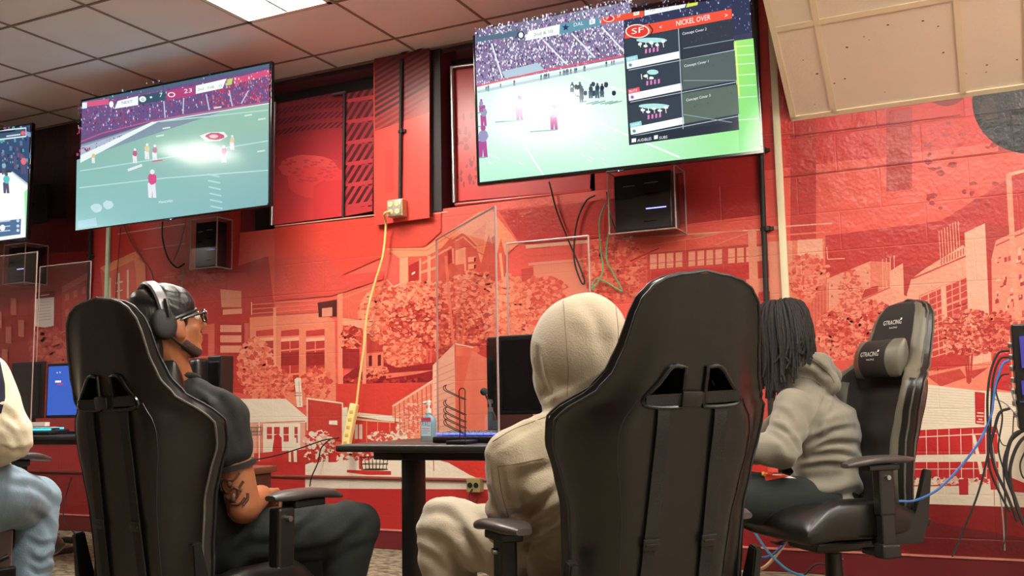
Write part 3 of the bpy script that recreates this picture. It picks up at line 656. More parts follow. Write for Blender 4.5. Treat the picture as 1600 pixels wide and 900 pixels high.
def f2(pt):
    pt.grad(Q2, [(140, 46, 56), (140, 44, 54), (190, 60, 64), (190, 60, 64)], 3, 10)
    for r in range(6):
        yt = 128+r*33
        for k in range(-1, 6):
            x = 530+k*11; pt.poly([(x, yt+30), (x+20, yt-2), (x+25, yt-2), (x+6, yt+30)], (84, 30, 40), clip=Q2)
        pt.poly([(536, yt+28), (586, yt+20), (586, yt+26), (536, yt+34)], (186, 62, 68), clip=Q2)
board('window_2', WALL_Y+.04, Q2, (170, 54, 60), f2)
Q3 = [(708, 108), (930, 78), (922, 296), (711, 315)]
def f3(pt):
    pt.grad(Q3, [(186, 52, 56), (150, 44, 50), (196, 58, 62), (214, 66, 66)], 8, 8)
    for _ in range(30): pt.disc(random.uniform(714, 745), random.uniform(180, 290), random.uniform(1.5, 4), random.uniform(2, 6), (160, 44, 50), 7, .4)
board('window_3', WALL_Y+.05, Q3, (200, 60, 60), f3)
def rod(name, pts_px, y, r, m, n=12, kind='structure'):
    bm = bmesh.new(); add_tube(bm, [on_y(a, b2, y) for a, b2 in pts_px], r, n); return struct(name, bm_mesh(bm), m, True)
rod('trim_4', [(429, 160), (424, 352)], WALL_Y+.03, .014, M['metal']); rod('trim_5', [(706, 104), (710, 317)], WALL_Y+.03, .014, M['metal']); rod('trim_6', [(705, 106), (760, 98)], WALL_Y+.03, .012, M['metal'])
rod('trim_7', [(520, 148), (540, 144)], WALL_Y+.02, .008, M['metal']); rod('trim_8', [(538, 144), (536, 340)], WALL_Y+.02, .009, M['dark_paint'])
rod('trim_9', [(712, 320), (925, 298)], WALL_Y+.01, .012, mat('red_gloss', (206, 70, 64), .2))
# dark backing in the recesses and their reveals
bm = bmesh.new()
for a, b2 in (R1, R2): add_box(bm, ((a+b2)/2, WALL_Y+RD, (SILL+HEAD)/2), (b2-a, .02, HEAD-SILL))
struct('wall_recess', bm_mesh(bm), M['dark_paint'])
bm = bmesh.new()
for a, b2 in (R1, R2):
    add_box(bm, ((a+b2)/2, WALL_Y+RD/2+.004, SILL-.006), (b2-a, RD, .016))
struct('trim_10', bm_mesh(bm), M['maroon'])
# pillar between the boards, proud of the wall
PY = WALL_Y-.05
QP = [(585, 92), (671, 78), (671, 340), (586, 352)]
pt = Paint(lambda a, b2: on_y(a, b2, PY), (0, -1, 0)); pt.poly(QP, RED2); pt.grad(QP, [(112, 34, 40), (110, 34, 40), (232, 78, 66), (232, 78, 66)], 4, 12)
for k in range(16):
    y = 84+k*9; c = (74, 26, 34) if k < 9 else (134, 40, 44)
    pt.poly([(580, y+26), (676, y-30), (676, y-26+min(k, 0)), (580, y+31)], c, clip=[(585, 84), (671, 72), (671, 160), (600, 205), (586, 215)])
pt.poly([(586, 205), (671, 175), (671, 340), (586, 352)], (226, 74, 64), clip=QP); pt.poly([(602, 235), (615, 232), (615, 300), (602, 302)], (206, 66, 60)); 
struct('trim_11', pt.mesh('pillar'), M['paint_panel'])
c0, c1 = on_y(586, 345, PY), on_y(671, 335, PY); bm = bmesh.new(); add_box(bm, ((c0.x+c1.x)/2, (PY+WALL_Y)/2+.002, (c0.z+CEIL_Z)/2), (c1.x-c0.x, WALL_Y-PY, CEIL_Z-c0.z)); struct('trim_12', bm_mesh(bm), M['maroon'])
# dark gap right of the pillar
c0, c1 = on_y(673, 332), on_y(692, 330); bm = bmesh.new(); add_box(bm, ((c0.x+c1.x)/2, WALL_Y-.008, (c0.z+CEIL_Z)/2), (c1.x-c0.x, .012, CEIL_Z-c0.z)); struct('trim_13', bm_mesh(bm), M['dark_paint'])
# dark ledge board under the ceiling, left part
# floor line: baseboard and the conduit rail above it
bm = bmesh.new(); add_box(bm, ((XL+XR)/2, WALL_Y-.009, .055), (XR-XL, .018, .11), bev=.004); struct('baseboard_back', bm_mesh(bm), M['baseboard'])
bm = bmesh.new(); add_box(bm, ((XL+XR)/2, WALL_Y-.012, .114), (XR-XL, .022, .008)); struct('baseboard_highlight', bm_mesh(bm), mat('edge_highlight', (206, 130, 116), .4, vary=.3, vscale=30))  # pinkish highlight along the baseboard top, put into its colour
rail = bmesh.new(); pa, pb = on_y(60, 738), on_y(1020, 753); add_tube(rail, [V(-6.6, WALL_Y-.012, pa.z*.5+pb.z*.5), V(pb.x, WALL_Y-.012, pa.z*.5+pb.z*.5)], .011, 10)
struct('trim_15', bm_mesh(rail), mat('brown_rail', (120, 50, 42), .45), True)

# sloping tiled bulkhead, upper right --------------------------------
x0 = -.80; z0 = 2.32; ang = math.radians(35); L = 1.3
def sp(x, s, off=0): return V(x, WALL_Y-s*math.cos(ang)-off*math.sin(ang), z0+s*math.sin(ang)-off*math.cos(ang))
xs = [x0, -.597, .004, .262+.02, .88, 1.49, 2.1, XR]
m = M['soffit_tile']
bm = bmesh.new(); add_prism(bm, [sp(x0, 0, -.02), sp(x0, L, -.02), V(x0, WALL_Y, CEIL_Z+.1)], (XR-x0, 0, 0))
for a, b2 in zip(xs, xs[1:]):
    for s0, s1 in ((0, .56), (.56, 1.17), (1.17, L)):
        add_prism(bm, [sp(a+.008, s0+.008), sp(b2-.008, s0+.008), sp(b2-.008, s1-.008), sp(a+.008, s1-.008)], sp(0, 0, .012)-sp(0, 0, 0))
# worn holes in the tiles
so = struct('ceiling_bulkhead', bm_mesh(bm), m)
bm = bmesh.new()
for i, x in enumerate(xs): add_prism(bm, [sp(x-.014, 0, .013), sp(x+.014, 0, .013), sp(x+.014, L, .013), sp(x-.014, L, .013)], sp(0, 0, .02)-sp(0, 0, .013))
for s in (.56, 1.17): add_prism(bm, [sp(x0, s-.014, .0135), sp(XR, s-.014, .0135), sp(XR, s+.014, .0135), sp(x0, s+.014, .0135)], sp(0, 0, .019)-sp(0, 0, .0135))
add_prism(bm, [sp(x0-.012, -.012, .02), sp(XR, -.012, .02), sp(XR, .016, .02), sp(x0-.012, .016, .02)], sp(0, 0, -.012)-sp(0, 0, .02))
struct('trim_16', bm_mesh(bm), M['soffit_grid'])
random.seed(5); bm = bmesh.new()
for _ in range(46):
    x = random.uniform(x0+.1, 1.3); s = random.uniform(.05, .5); r = random.uniform(.0015, .005)
    c = sp(x, s, .0125); u1 = V(1, 0, 0); u2 = (sp(0, 1)-sp(0, 0)).normalized()
    vs = [bm.verts.new(c+u1*r*1.5*math.cos(t)+u2*r*math.sin(t)) for t in [k*PI/3.5 for k in range(7)]]; f = bm.faces.new(vs)
struct('trim_17', bm_mesh(bm), mat('tile_pits', (110, 70, 52), .9))

# ================================================================== SCREENS
def tv(W, c, yaw, tilt, roll, label, art, mount_y=WALL_Y, n_arm=2):
    t = empty('television', c, label=label, cat='television', group='wall televisions')
    r = V(math.cos(yaw), math.sin(yaw), 0); u = V(math.sin(tilt)*math.sin(yaw), -math.sin(tilt)*math.cos(yaw), math.cos(tilt))
    rr = r*math.cos(roll)+u*math.sin(roll); uu = u*math.cos(roll)-r*math.sin(roll); nn = rr.cross(uu).normalized()
    if nn.y > 0: nn = -nn
    H = W*.5625; R3 = Matrix((rr, -nn, uu)).transposed()
    def P(a, b, d): return Vector(c)+rr*a+uu*b+nn*d
    bm = bmesh.new(); add_box(bm, (0, 0, 0), (W+.02, .03, H+.02), bev=.004); bmesh.ops.rotate(bm, cent=(0, 0, 0), matrix=R3, verts=bm.verts); bmesh.ops.translate(bm, vec=Vector(c)-nn*.0162, verts=bm.verts)
    link('bezel', bm_mesh(bm), M['gloss_black'], t, world=True, smooth=False)
    bm = bmesh.new(); add_box(bm, (0, 0, -.08), (W*.62, .05, H*.55), bev=.02); bmesh.ops.rotate(bm, cent=(0, 0, 0), matrix=R3, verts=bm.verts); bmesh.ops.translate(bm, vec=Vector(c)-nn*.052, verts=bm.verts)
    link('rear_housing', bm_mesh(bm), M['plastic_matte'], t, world=True, smooth=False)
    bm = bmesh.new()
    bc = P(0, 0, -.08)
    add_box(bm, (bc.x, mount_y-.015, bc.z), (.45, .03, .3), bev=.004)
    for s in (-1, 1): add_tube(bm, [V(bc.x+s*.12, mount_y-.02, bc.z), P(s*.1, 0, -.26*(1 if mount_y-c[1] > .4 else .4)), P(s*.12, 0, -.07)], .018, 8)
    link('wall_bracket', bm_mesh(bm), M['plastic_matte'], t, world=True)
    bm = bmesh.new(); add_box(bm, (0, 0, 0), (.09, .012, .012), bev=.003); bmesh.ops.rotate(bm, cent=(0, 0, 0), matrix=R3, verts=bm.verts); bmesh.ops.translate(bm, vec=P(0, -H/2-.014, -.008), verts=bm.verts)
    s = link('sensor', bm_mesh(bm), M['plastic'], t, world=True)
    bm = bmesh.new(); add_ellipsoid(bm, P(0.02, -H/2-.016, .0), (.003, .003, .003)); link('standby_light', bm_mesh(bm), mat('blue_led', (120, 160, 255), emis=(150, 180, 255), estr=3), s, world=True)
    P0 = P(0, 0, .001)
    pic = Paint(lambda a, b: on_plane(a, b, P0, nn), nn, eps=.000006)
    corners = [P(-W/2+.006, H/2-.006, 0), P(W/2-.006, H/2-.006, 0), P(W/2-.006, -H/2+.006, 0), P(-W/2+.006, -H/2+.006, 0)]
    def topx(p):
        d = Vector(p)-V(0, 0, CAMH); z = d.dot(Vector(_F)); return (800+FOC*d.dot(Vector(_R))/z, 450-FOC*d.dot(Vector(_U))/z)
    Q = [topx(p) for p in corners]; pic.clip = Q
    art(pic, Q)
    link('screen', pic.mesh('screen'), M['paint_screen'], t, world=True, smooth=False)
    return t
def bil(Q, u, v):
    a = [Vector(q) for q in Q]; p = a[0]*(1-u)*(1-v)+a[1]*u*(1-v)+a[2]*u*v+a[3]*(1-u)*v; return (p[0], p[1])
def player(p, x, y, h, top, legs, lean=0):
    p.poly([(x-h*.13, y+h*.5), (x-h*.02, y+h*.5), (x+h*.02+lean, y), (x-h*.16+lean*.5, y)][::-1], legs); p.poly([(x+h*.02, y+h*.5), (x+h*.14, y+h*.5), (x+h*.1, y), (x-h*.02, y)], legs)
    p.disc(x, y-h*.14, h*.15, h*.2, top, 10, .1); p.disc(x, y-h*.38, h*.08, h*.09, legs, 8)
def dots(p, reg, n, cols, sz):
    p.k += 1; b = p.k; xs = [q[0] for q in reg]; ys = [q[1] for q in reg]
    for _ in range(n):
        x, y = random.uniform(min(xs), max(xs)), random.uniform(min(ys), max(ys))
        z = random.uniform(*sz); p.poly([(x-z*.5, y-z), (x+z*.5, y-z*.8), (x+z*.6, y+z), (x-z*.5, y+z)], random.choice(cols), b+random.random()*3, clip=reg)
    p.k += 4
def art2(p, Q):
    random.seed(11)
    p.clip = Q
    def fld(x, y):
        t = max(0, min(1, (x-960)/200)); g = math.exp(-(((x-850)/95)**2+((y-195)/42)**2)); b = max(0, min(1, (y-190)/90))  # g paints a soft white glare spot into the field
        c0 = [214, 246, 230]; c1 = [146, 228, 134]; c = [c0[k]*(1-t)+c1[k]*t for k in range(3)]; d = [150, 226, 186]
        c = [c[k]*(1-.45*b)+d[k]*.45*b for k in range(3)]; return [c[k]*(1-g)+(252, 255, 252)[k]*g for k in range(3)]
    p.gradf(Q, fld, 60, 30)
    c2 = [(742, 165), (985, 100), (985, 270), (748, 292)]
    # crowd
    reg = [(742, 50), (1180, -20), (1172, 64), (975, 88), (745, 134)]
    p.grad([(742, 48), (985, 2), (985, 88), (744, 134)], [(110, 105, 135), (140, 140, 170), (120, 105, 140), (150, 130, 170)], 8, 6)
    dots(p, [(742, 44), (990, -6), (975, 88), (745, 134)], 3000, [(240, 240, 250), (246, 246, 252), (70, 50, 90), (190, 120, 190), (225, 225, 245), (60, 70, 100), (230, 225, 240)], (.8, 2.0))
    p.poly([(975, 10), (1180, -30), (1175, 62), (975, 88)], (48, 56, 84)); dots(p, [(975, 8), (1180, -30), (1175, 50), (975, 80)], 600, [(190, 205, 230), (90, 110, 150), (40, 50, 80), (130, 120, 170)], (.8, 1.8))
    p.poly([(1146, 56), (1176, 50), (1177, 62), (1147, 68)], (60, 62, 92))
    for (a, b) in (((768, 68), (785, 122)), ((848, 62), (885, 100)), ((893, 52), (930, 90)), ((940, 42), (978, 84))): p.line([a, b], 2.6, (225, 232, 242))
    p.poly([(784, 112), (840, 98), (852, 110), (790, 122)], (176, 200, 216)); 
    p.line([(745, 135), (800, 122), (860, 108), (975, 87)], 2.2, (230, 90, 100)); p.line([(745, 138), (860, 113), (975, 92)], 3, (245, 245, 250)); p.line([(746, 144), (975, 97)], 4, (186, 206, 214))
    for _ in range(26): x = random.uniform(748, 972); y = 141-(x-746)*.205; player(p, x, y, random.uniform(7, 11), random.choice([(60, 80, 100), (160, 70, 90), (90, 120, 140)]), (120, 150, 160))
    # yard lines
    for a, b in (((770, 150), (850, 275)), ((815, 140), (1062, 246)), ((900, 118), (985, 146)), ((1150, 110), (1190, 115)), ((1150, 143), (1190, 147)), ((1152, 180), (1190, 193)), ((1150, 80), (1182, 76)), ((1150, 96), (1185, 90))): p.line([a, b], 2.4, (250, 255, 252))
    for _ in range(30): x = random.uniform(760, 960); y = random.uniform(160, 255); p.line([(x, y), (x+7, y+4)], 1.4, (244, 254, 250))
    p.grad([(1147, 64), (1177, 60), (1190, 228), (1155, 236)], [(170, 232, 110), (150, 226, 120), (110, 214, 120), (120, 214, 130)], 3, 8)
    for y in (70, 84, 98, 115, 132, 150, 185): p.line([(1146, y+3), (1190, y)], 1.5, (206, 248, 200))
    p.line([(1149, 66), (1155, 150)], 2, (240, 246, 130))
    # players
    for _ in range(20): x = random.uniform(893, 962); y = 143-(x-893)*.06+random.uniform(-9, 10); player(p, x, y, random.uniform(20, 25), random.choice([(44, 62, 84), (60, 84, 100), (36, 44, 66)]), random.choice([(220, 236, 236), (70, 92, 108)]))
    for _ in range(9): x = random.uniform(890, 960); p.line([(x, 163), (x+20, 158)], 1.4, (120, 170, 160))
    for x, y, h in ((812, 168, 40), (866, 182, 42), (756, 180, 34), (755, 220, 52), (752, 165, 22)): player(p, x, y, h, (150, 150, 190), (176, 80, 150)); p.line([(x-38, y+h*.5+3), (x+4, y+h*.5)], 1.8, (120, 190, 170))
    # score strip
    p.poly([(743, 53), (808, 40), (812, 56), (744, 66)], (84, 110, 130)); p.poly([(745, 50), (778, 44), (778, 50), (745, 56)], (226, 110, 120)); p.text('4', (783, 54), (1, -.18), (0, -6), (240, 245, 250)); p.disc(814, 55, 6, 6, (40, 50, 66)); p.disc(814, 55, 3.6, 4.4, (236, 242, 246))
    p.poly([(826, 49), (875, 38), (874, 54), (820, 64)], (240, 246, 248)); p.text('2nd & 10', (834, 57), (1, -.2), (-.2, -5), (120, 140, 150), 30)
    p.poly([(875, 38), (936, 25), (938, 40), (874, 54)], (96, 150, 168)); p.text('\u2605', (880, 48), (1, -.2), (0, -7), (30, 50, 90)); 
    st = []; 
    for k in range(10): r = 6 if k % 2 == 0 else 2.4; st.append((884+r*math.cos(-PI/2+k*PI/5), 43+r*math.sin(-PI/2+k*PI/5)))
    p.poly(st, (30, 50, 96)); p.text('DAL', (896, 42), (1, -.2), (0, -6), (226, 236, 240)); p.poly([(921, 31), (930, 29), (930, 37), (921, 39)], (236, 240, 244)); p.text('0', (923, 37), (1, -.2), (0, -5), (80, 130, 150))
    p.poly([(939, 23), (1005, 10), (1006, 26), (940, 38)], (232, 84, 60)); p.disc(951, 29, 9, 5.5, (246, 240, 236), 18); p.disc(951, 29, 7.6, 4.4, (214, 50, 50), 18); p.text('SF', (946, 31), (1, -.2), (0, -4.4), (250, 244, 240)); p.text('SF', (964, 28), (1, -.2), (0, -5), (246, 230, 226)); p.poly([(990, 16), (999, 14), (999, 23), (990, 25)], (246, 236, 232)); p.text('0', (992, 23), (1, -.2), (0, -6), (220, 70, 60))
    p.poly([(1007, 9), (1076, -6), (1070, 12), (1007, 25)], (240, 244, 246)); p.text('1st   2:00   :40', (1014, 19), (1, -.21), (0, -4.6), (150, 160, 168), 48); p.poly([(1076, -2), (1092, -6), (1090, 8), (1072, 12)], (214, 224, 80))
    # play menu
    p.poly([(974, 60), (1144, 28), (1155, 203), (983, 227)], (46, 54, 66))
    for i, (t0, t1) in enumerate(((60, 107), (110, 160), (163, 212))):
        k0 = (t0-60)/167; xl = 975+8*k0; yr = 1
        p.poly([(1064, t0-17+1), (1144+i*4, t0-33+2), (1147+i*4, t0+15), (1067, t0+31)], [(50, 58, 70), (84, 100, 98), (92, 108, 98)][i])
        dots(p, [(1064, t0-16), (1144, t0-30), (1147, t0-5), (1066, t0+10)], 40, [(80, 96, 110), (64, 74, 88)], (.6, 1.3))
        p.poly([(976+i*3, t0+2), (1058+i*3, t0-14), (1061+i*3, t0+20), (978+i*3, t0+36)], (52, 64, 78))
        p.disc(1018+i*2, t0+3, 24 if i != 1 else 9, 4, (176, 226, 226), 20, .04)
        for k in range(5 if i != 1 else 2): p.disc(1000+i*2+k*9+(7 if i == 1 else 0), t0+9+(k % 2)*4-k, 3.6, 2.4, (240, 240, 236), 8, .3); p.line([(1000+i*2+k*9, t0+6), (1001+i*2+k*9, t0+14)], 1.2, (240, 236, 220))
        for k in range(4): p.poly([(1008+i*2+k*6, t0+17-k), (1011+i*2+k*6, t0+16.5-k), (1011+i*2+k*6, t0+23-k), (1008+i*2+k*6, t0+24-k)], (222, 130, 190))
        p.poly([(979+i*3, t0+37), (1062+i*3, t0+20), (1063+i*3, t0+31), (980+i*3, t0+48)], (244, 248, 248)); p.disc(985+i*3, t0+42, 2.6, 2.6, (90, 150, 160) if i != 1 else (150, 90, 190), 10)
        p.poly([(978+i*3, t0+30), (996+i*3, t0+26), (997+i*3, t0+33), (979+i*3, t0+37)], (150, 214, 224) if i != 1 else (226, 84, 100)); p.text(['ZONE', 'BLITZ', 'ZONE'][i], (980+i*3, t0+35), (1, -.2), (0, -3.6), (240, 250, 250), 13)
        p.text(['Cover 4 Palms', 'Cover Blitz', 'Cover 3 Cloud'][i] if 0 else ['Concept Cover 2', 'Concept Cover 1', 'Concept Cover 3'][i], (1066+i*3, t0-5+i*.4), (1, -.2), (0, -4.4), (244, 248, 250), 38)
        p.line([(982+i*3, t0+50), (1149+i*4, t0+18)], 1, (190, 210, 220)); p.line([(1068, t0+16), (1147+i*3, t0+2+i*14)], 1, (150, 172, 180))
    p.line([(1060, 44), (1068, 212)], 1.4, (170, 186, 196)); p.poly([(985, 213), (1154, 190), (1155, 203), (983, 227)], (36, 46, 60)); p.poly([(987, 217), (994, 216), (994, 222), (987, 223)], (236, 240, 244)); p.text('AUDIBLES', (996, 222), (1, -.14), (0, -4.6), (236, 240, 244), 22); p.poly([(1022, 212), (1028, 211), (1028, 217), (1022, 218)], (236, 240, 244)); p.text('SUBS', (1030, 218), (1, -.14), (0, -4.6), (236, 240, 244), 13)
    p.poly([(978, 44), (1143, 14), (1144, 29), (976, 61)], (236, 84, 62)); p.disc(996, 49, 19, 11, (244, 226, 216), 24); p.disc(996, 49, 17, 9.4, (222, 60, 50), 24); p.text('SF', (986, 54), (1, -.2), (0, -9), (250, 244, 238), 20); p.line([(1014, 39), (1020, 47), (1016, 57)], 2, (50, 40, 40)); p.text('<', (1030, 46), (1, -.2), (0, -6), (250, 250, 250)); p.text('NICKEL OVER', (1056, 41), (1, -.19), (0, -8.5), (252, 248, 244), 54); p.text('>', (1132, 28), (1, -.2), (0, -7), (250, 250, 250))
def art1(p, Q):
    random.seed(12); p.clip = Q
    p.grad(Q, [(110, 110, 140), (130, 120, 150), (128, 178, 180), (146, 200, 196)], 20, 12)
    p.grad([(120, 250), (420, 150), (418, 320), (118, 360)], [(134, 180, 172), (150, 190, 168), (128, 172, 176), (138, 192, 192)], 16, 10)
    crowd = [(122, 155), (422, 96), (422, 158), (312, 174), (240, 188), (180, 208), (120, 226)]
    p.poly([(122, 150), (424, 92), (424, 160), (312, 176), (240, 190), (180, 210), (120, 228)], (104, 80, 128))
    dots(p, [(122, 165), (424, 110), (424, 158), (240, 190), (120, 228)], 2300, [(170, 70, 110), (90, 90, 150), (200, 190, 220), (70, 60, 100), (190, 60, 90), (110, 130, 180)], (.8, 1.9))
    dots(p, [(340, 125), (424, 110), (424, 158), (320, 172)], 500, [(200, 60, 80), (150, 50, 90), (210, 120, 140)], (.9, 2))
    p.poly([(122, 150), (424, 92), (424, 104), (122, 164)], (74, 100, 122)); dots(p, [(122, 150), (424, 92), (424, 104), (122, 164)], 120, [(150, 190, 210), (60, 80, 110)], (1, 2))
    for a, b in (((256, 158), (258, 184)), ((287, 153), (286, 178)), ((322, 147), (327, 172)), ((358, 141), (363, 166)), ((388, 142), (377, 162))): p.line([a, b], 1.8, (190, 196, 220))
    p.line([(120, 224), (160, 208), (240, 188), (312, 176), (424, 158)], 2, (180, 90, 130)); p.line([(240, 191), (424, 161)], 1.4, (220, 226, 232))
    p.poly([(119, 232), (180, 212), (240, 193), (180, 226), (119, 256)], (170, 180, 200)); dots(p, [(119, 234), (200, 208), (170, 226), (119, 246)], 90, [(70, 80, 130), (180, 60, 110), (60, 70, 100)], (1, 2.4)); p.poly([(119, 246), (238, 190), (246, 191), (119, 258)], (226, 236, 236))

    for pl in (((119, 268), (250, 248), (419, 220)), ((119, 294), (260, 278), (419, 266)), ((250, 190), (419, 172))): p.line(pl, 1.8, (176, 214, 208))
    for k in range(6): p.line([(324+k*1, 272+k*10), (343+k, 276+k*10)], 2.6, (168, 208, 208)); 
    for x, y in ((250, 212), (260, 200), (388, 180), (409, 186), (340, 168), (408, 236)): p.line([(x-6, y+1), (x+6, y-1)], 2.2, (206, 226, 218))
    p.poly([(312, 212), (326, 207), (350, 206), (356, 213), (344, 220), (322, 221)], (226, 226, 226)); p.disc(336, 213, 15, 5.5, (190, 80, 110), 16, .1); p.disc(334, 213, 7, 3, (226, 190, 200), 10)
    for x, y, h, c in ((238, 286, 46, (206, 80, 130)), (211, 243, 24, (190, 90, 130)), (242, 238, 26, (170, 100, 140)), (230, 236, 26, (214, 206, 150)), (350, 240, 28, (196, 80, 130)), (363, 222, 24, (214, 200, 150)), (146, 246, 18, (214, 190, 120))): player(p, x, y, h, c, (224, 226, 232))
    p.line([(200, 266), (222, 258)], 4, (220, 226, 232)); p.line([(238, 252), (254, 250)], 2, (206, 90, 110)); p.text('MAHOMES', (248, 318), (1, -.1), (0, -4), (232, 240, 240), 22)
    p.disc(151, 325, 9, 7, (186, 216, 222), 16, .1); p.disc(169, 320, 8, 7, (186, 216, 222), 16, .1); p.poly([(119, 346), (150, 340), (152, 354), (119, 358)], (160, 204, 216))
    # score strip
    p.poly([(126, 160), (170, 154), (170, 163), (126, 168)], (206, 90, 130)); p.poly([(126, 161), (136, 160), (136, 169), (126, 170)], (226, 236, 240)); p.disc(174, 163, 3.4, 5, (236, 240, 240)); p.poly([(184, 158), (216, 150), (216, 164), (179, 170)], (236, 240, 240)); p.text('NEXT', (190, 163), (1, -.15), (0, -4.5), (110, 120, 130), 17)
    p.poly([(216, 150), (259, 142), (259, 156), (216, 164)], (52, 84, 100)); p.disc(223, 155, 5.4, 4.6, (236, 240, 240)); p.text('G', (220.5, 158), (1, -.15), (0, -5), (50, 90, 80)); p.disc(236, 152, 2, 1.6, (220, 226, 226)); p.text('7', (249, 152), (1, -.15), (0, -7), (244, 246, 246))
    p.poly([(261, 142), (304, 134), (304, 149), (261, 157)], (170, 66, 120)); p.disc(268, 148, 6, 4, (236, 226, 232)); p.disc(268, 148, 4, 2.6, (176, 60, 110)); p.text('23', (287, 146), (1, -.15), (0, -6.6), (246, 240, 244), 13)
    p.poly([(306, 134), (354, 123), (348, 138), (306, 147)], (234, 240, 238)); p.text('2nd   7:08   :15', (309, 142), (1, -.17), (0, -4), (140, 150, 156), 38); p.poly([(356, 124), (364, 122), (362, 132), (353, 134)], (190, 206, 110)); p.poly([(366, 122), (421, 108), (421, 118), (366, 132)], (206, 80, 120)); dots(p, [(366, 122), (421, 108), (421, 118), (366, 132)], 30, [(240, 226, 232)], (.8, 2))

def art0(p, Q):
    random.seed(13); p.clip = Q
    p.grad(Q, [(50, 70, 110), (44, 54, 90), (236, 244, 248), (246, 250, 252)], 10, 14)
    p.poly([(-200, 215), (50, 190), (48, 290), (20, 268), (-60, 276), (-200, 290)], (54, 76, 112)); dots(p, [(-200, 210), (50, 196), (47, 284), (20, 266), (-200, 288)], 500, [(90, 120, 150), (40, 50, 80), (130, 150, 180), (120, 80, 110), (70, 160, 160)], (1.5, 4))
    p.poly([(-200, 290), (-60, 274), (18, 268), (46, 292), (42, 376), (-200, 400)], (246, 250, 252)); p.line([(18, 270), (46, 292)], 1.6, (200, 224, 232)); p.line([(38, 300), (40, 330), (30, 350)], 1, (224, 232, 238)); p.line([(-200, 282), (18, 268)], 3, (40, 60, 70))
    p.poly([(-120, 215), (41, 199), (41, 214), (-120, 234)], (206, 224, 232)); p.poly([(-118, 217), (40, 201), (40, 212), (-118, 231)], (56, 84, 108)); p.line([(0, 207), (24, 204)], 3, (30, 40, 60)); p.line([(10, 213), (32, 210)], 2.4, (190, 206, 214)); p.disc(36, 208, 3.4, 3.4, (226, 100, 120)); p.poly([(38, 192), (50, 190), (50, 194), (38, 196)], (110, 220, 214))
    for x, y, h, c in ((10, 285, 34, (90, 190, 190)), (6, 262, 22, (120, 180, 190)), (37, 256, 30, (220, 110, 130)), (24, 254, 20, (70, 90, 120)), (-30, 290, 30, (90, 190, 190))): player(p, x, y, h, c, (90, 80, 110))
    p.poly([(-60, 352), (33, 342), (32, 366), (-60, 378)], (80, 110, 146)); 
    for y in (349, 357, 364): p.line([(-50, y+3), (16, y-4)], 1.6, (190, 206, 220)); p.disc(28, y-4, 2.4, 2.4, (200, 214, 226))
    p.disc(4, 356, 4, 5, (236, 240, 244)); p.poly([(38, 300), (46, 292), (42, 376), (40, 376)], (150, 230, 170))
T1W, T2W = 1.56, 1.45
tv(T1W, (-4.552, 4.456, 2.504), .035, -.006, .008, 'second television from the left, showing a football game on a grey-green field', art1)
tv(T2W, (-1.618, 4.546, 2.441), .158, -.027, .025, 'large television showing a pale football field with a dark play menu', art2)
# leftmost: same kind, only its right end in the picture
c0 = on_y(46, 283, 4.50); rt = V(math.cos(.035), math.sin(.035), 0)
tv(1.45, tuple(c0-rt*.735+V(0, 0, .0)), .035, -.006, .008, 'leftmost television, showing a basketball court, cut by the picture edge', art0)

# ================================================================== WALL THINGS
def pole(px, y, r, m, label, cat, name='wall_conduit', clamps=(), flat=None):
    a, b = px; A = on_y(*a, y); Bp = on_y(*b, y); t = empty(name, A, label=label, cat=cat)
    bm = bmesh.new()
    if flat: add_box(bm, (A.x, y, (A.z+Bp.z)/2), (flat, .02, abs(A.z-Bp.z)), bev=.003)
    else: add_tube(bm, [A, Bp], r, 12)
    link('pipe', bm_mesh(bm), m, t, world=True)
    for c in clamps:
        q = on_y(*c, y); bm = bmesh.new(); add_box(bm, (A.x, y+.004, q.z), (r*5, .012, .02), bev=.003); add_tube(bm, [V(A.x, y-.001, q.z-.012), V(A.x, y-.001, q.z+.012)], r*1.35, 12); link('clamp', bm_mesh(bm), m, t, world=True)
    return t
pole(((1203, -14), (1236, 640)), WALL_Y-.014, 0, M['cream_paint'], 'cream vertical cable channel running down the wall beside the sloping ceiling', 'cable channel', 'cable_channel', flat=.036)
pole(((170, 350), (163, 640)), WALL_Y-.014, 0, M['pale_green'], 'pale green white cable channel below the second television from the left', 'cable channel', 'cable_channel', flat=.032)
pole(((1180, -10), (1206, 700)), WALL_Y-.02, .014, M['plastic_matte'], 'black vertical conduit below the right end of the large television', 'conduit', clamps=((1191, 358), (1186, 236)))
pole(((142, 345), (134, 640)), WALL_Y-.02, .014, M['plastic_matte'], 'black vertical conduit below the left end of the second television', 'conduit', clamps=((140, 400),))
pole(((627, 92), (625, 312)), PY-.014, .011, M['plastic_matte'], 'thin black conduit on the red pillar leading down to the outlet box', 'conduit', clamps=((626, 205),))
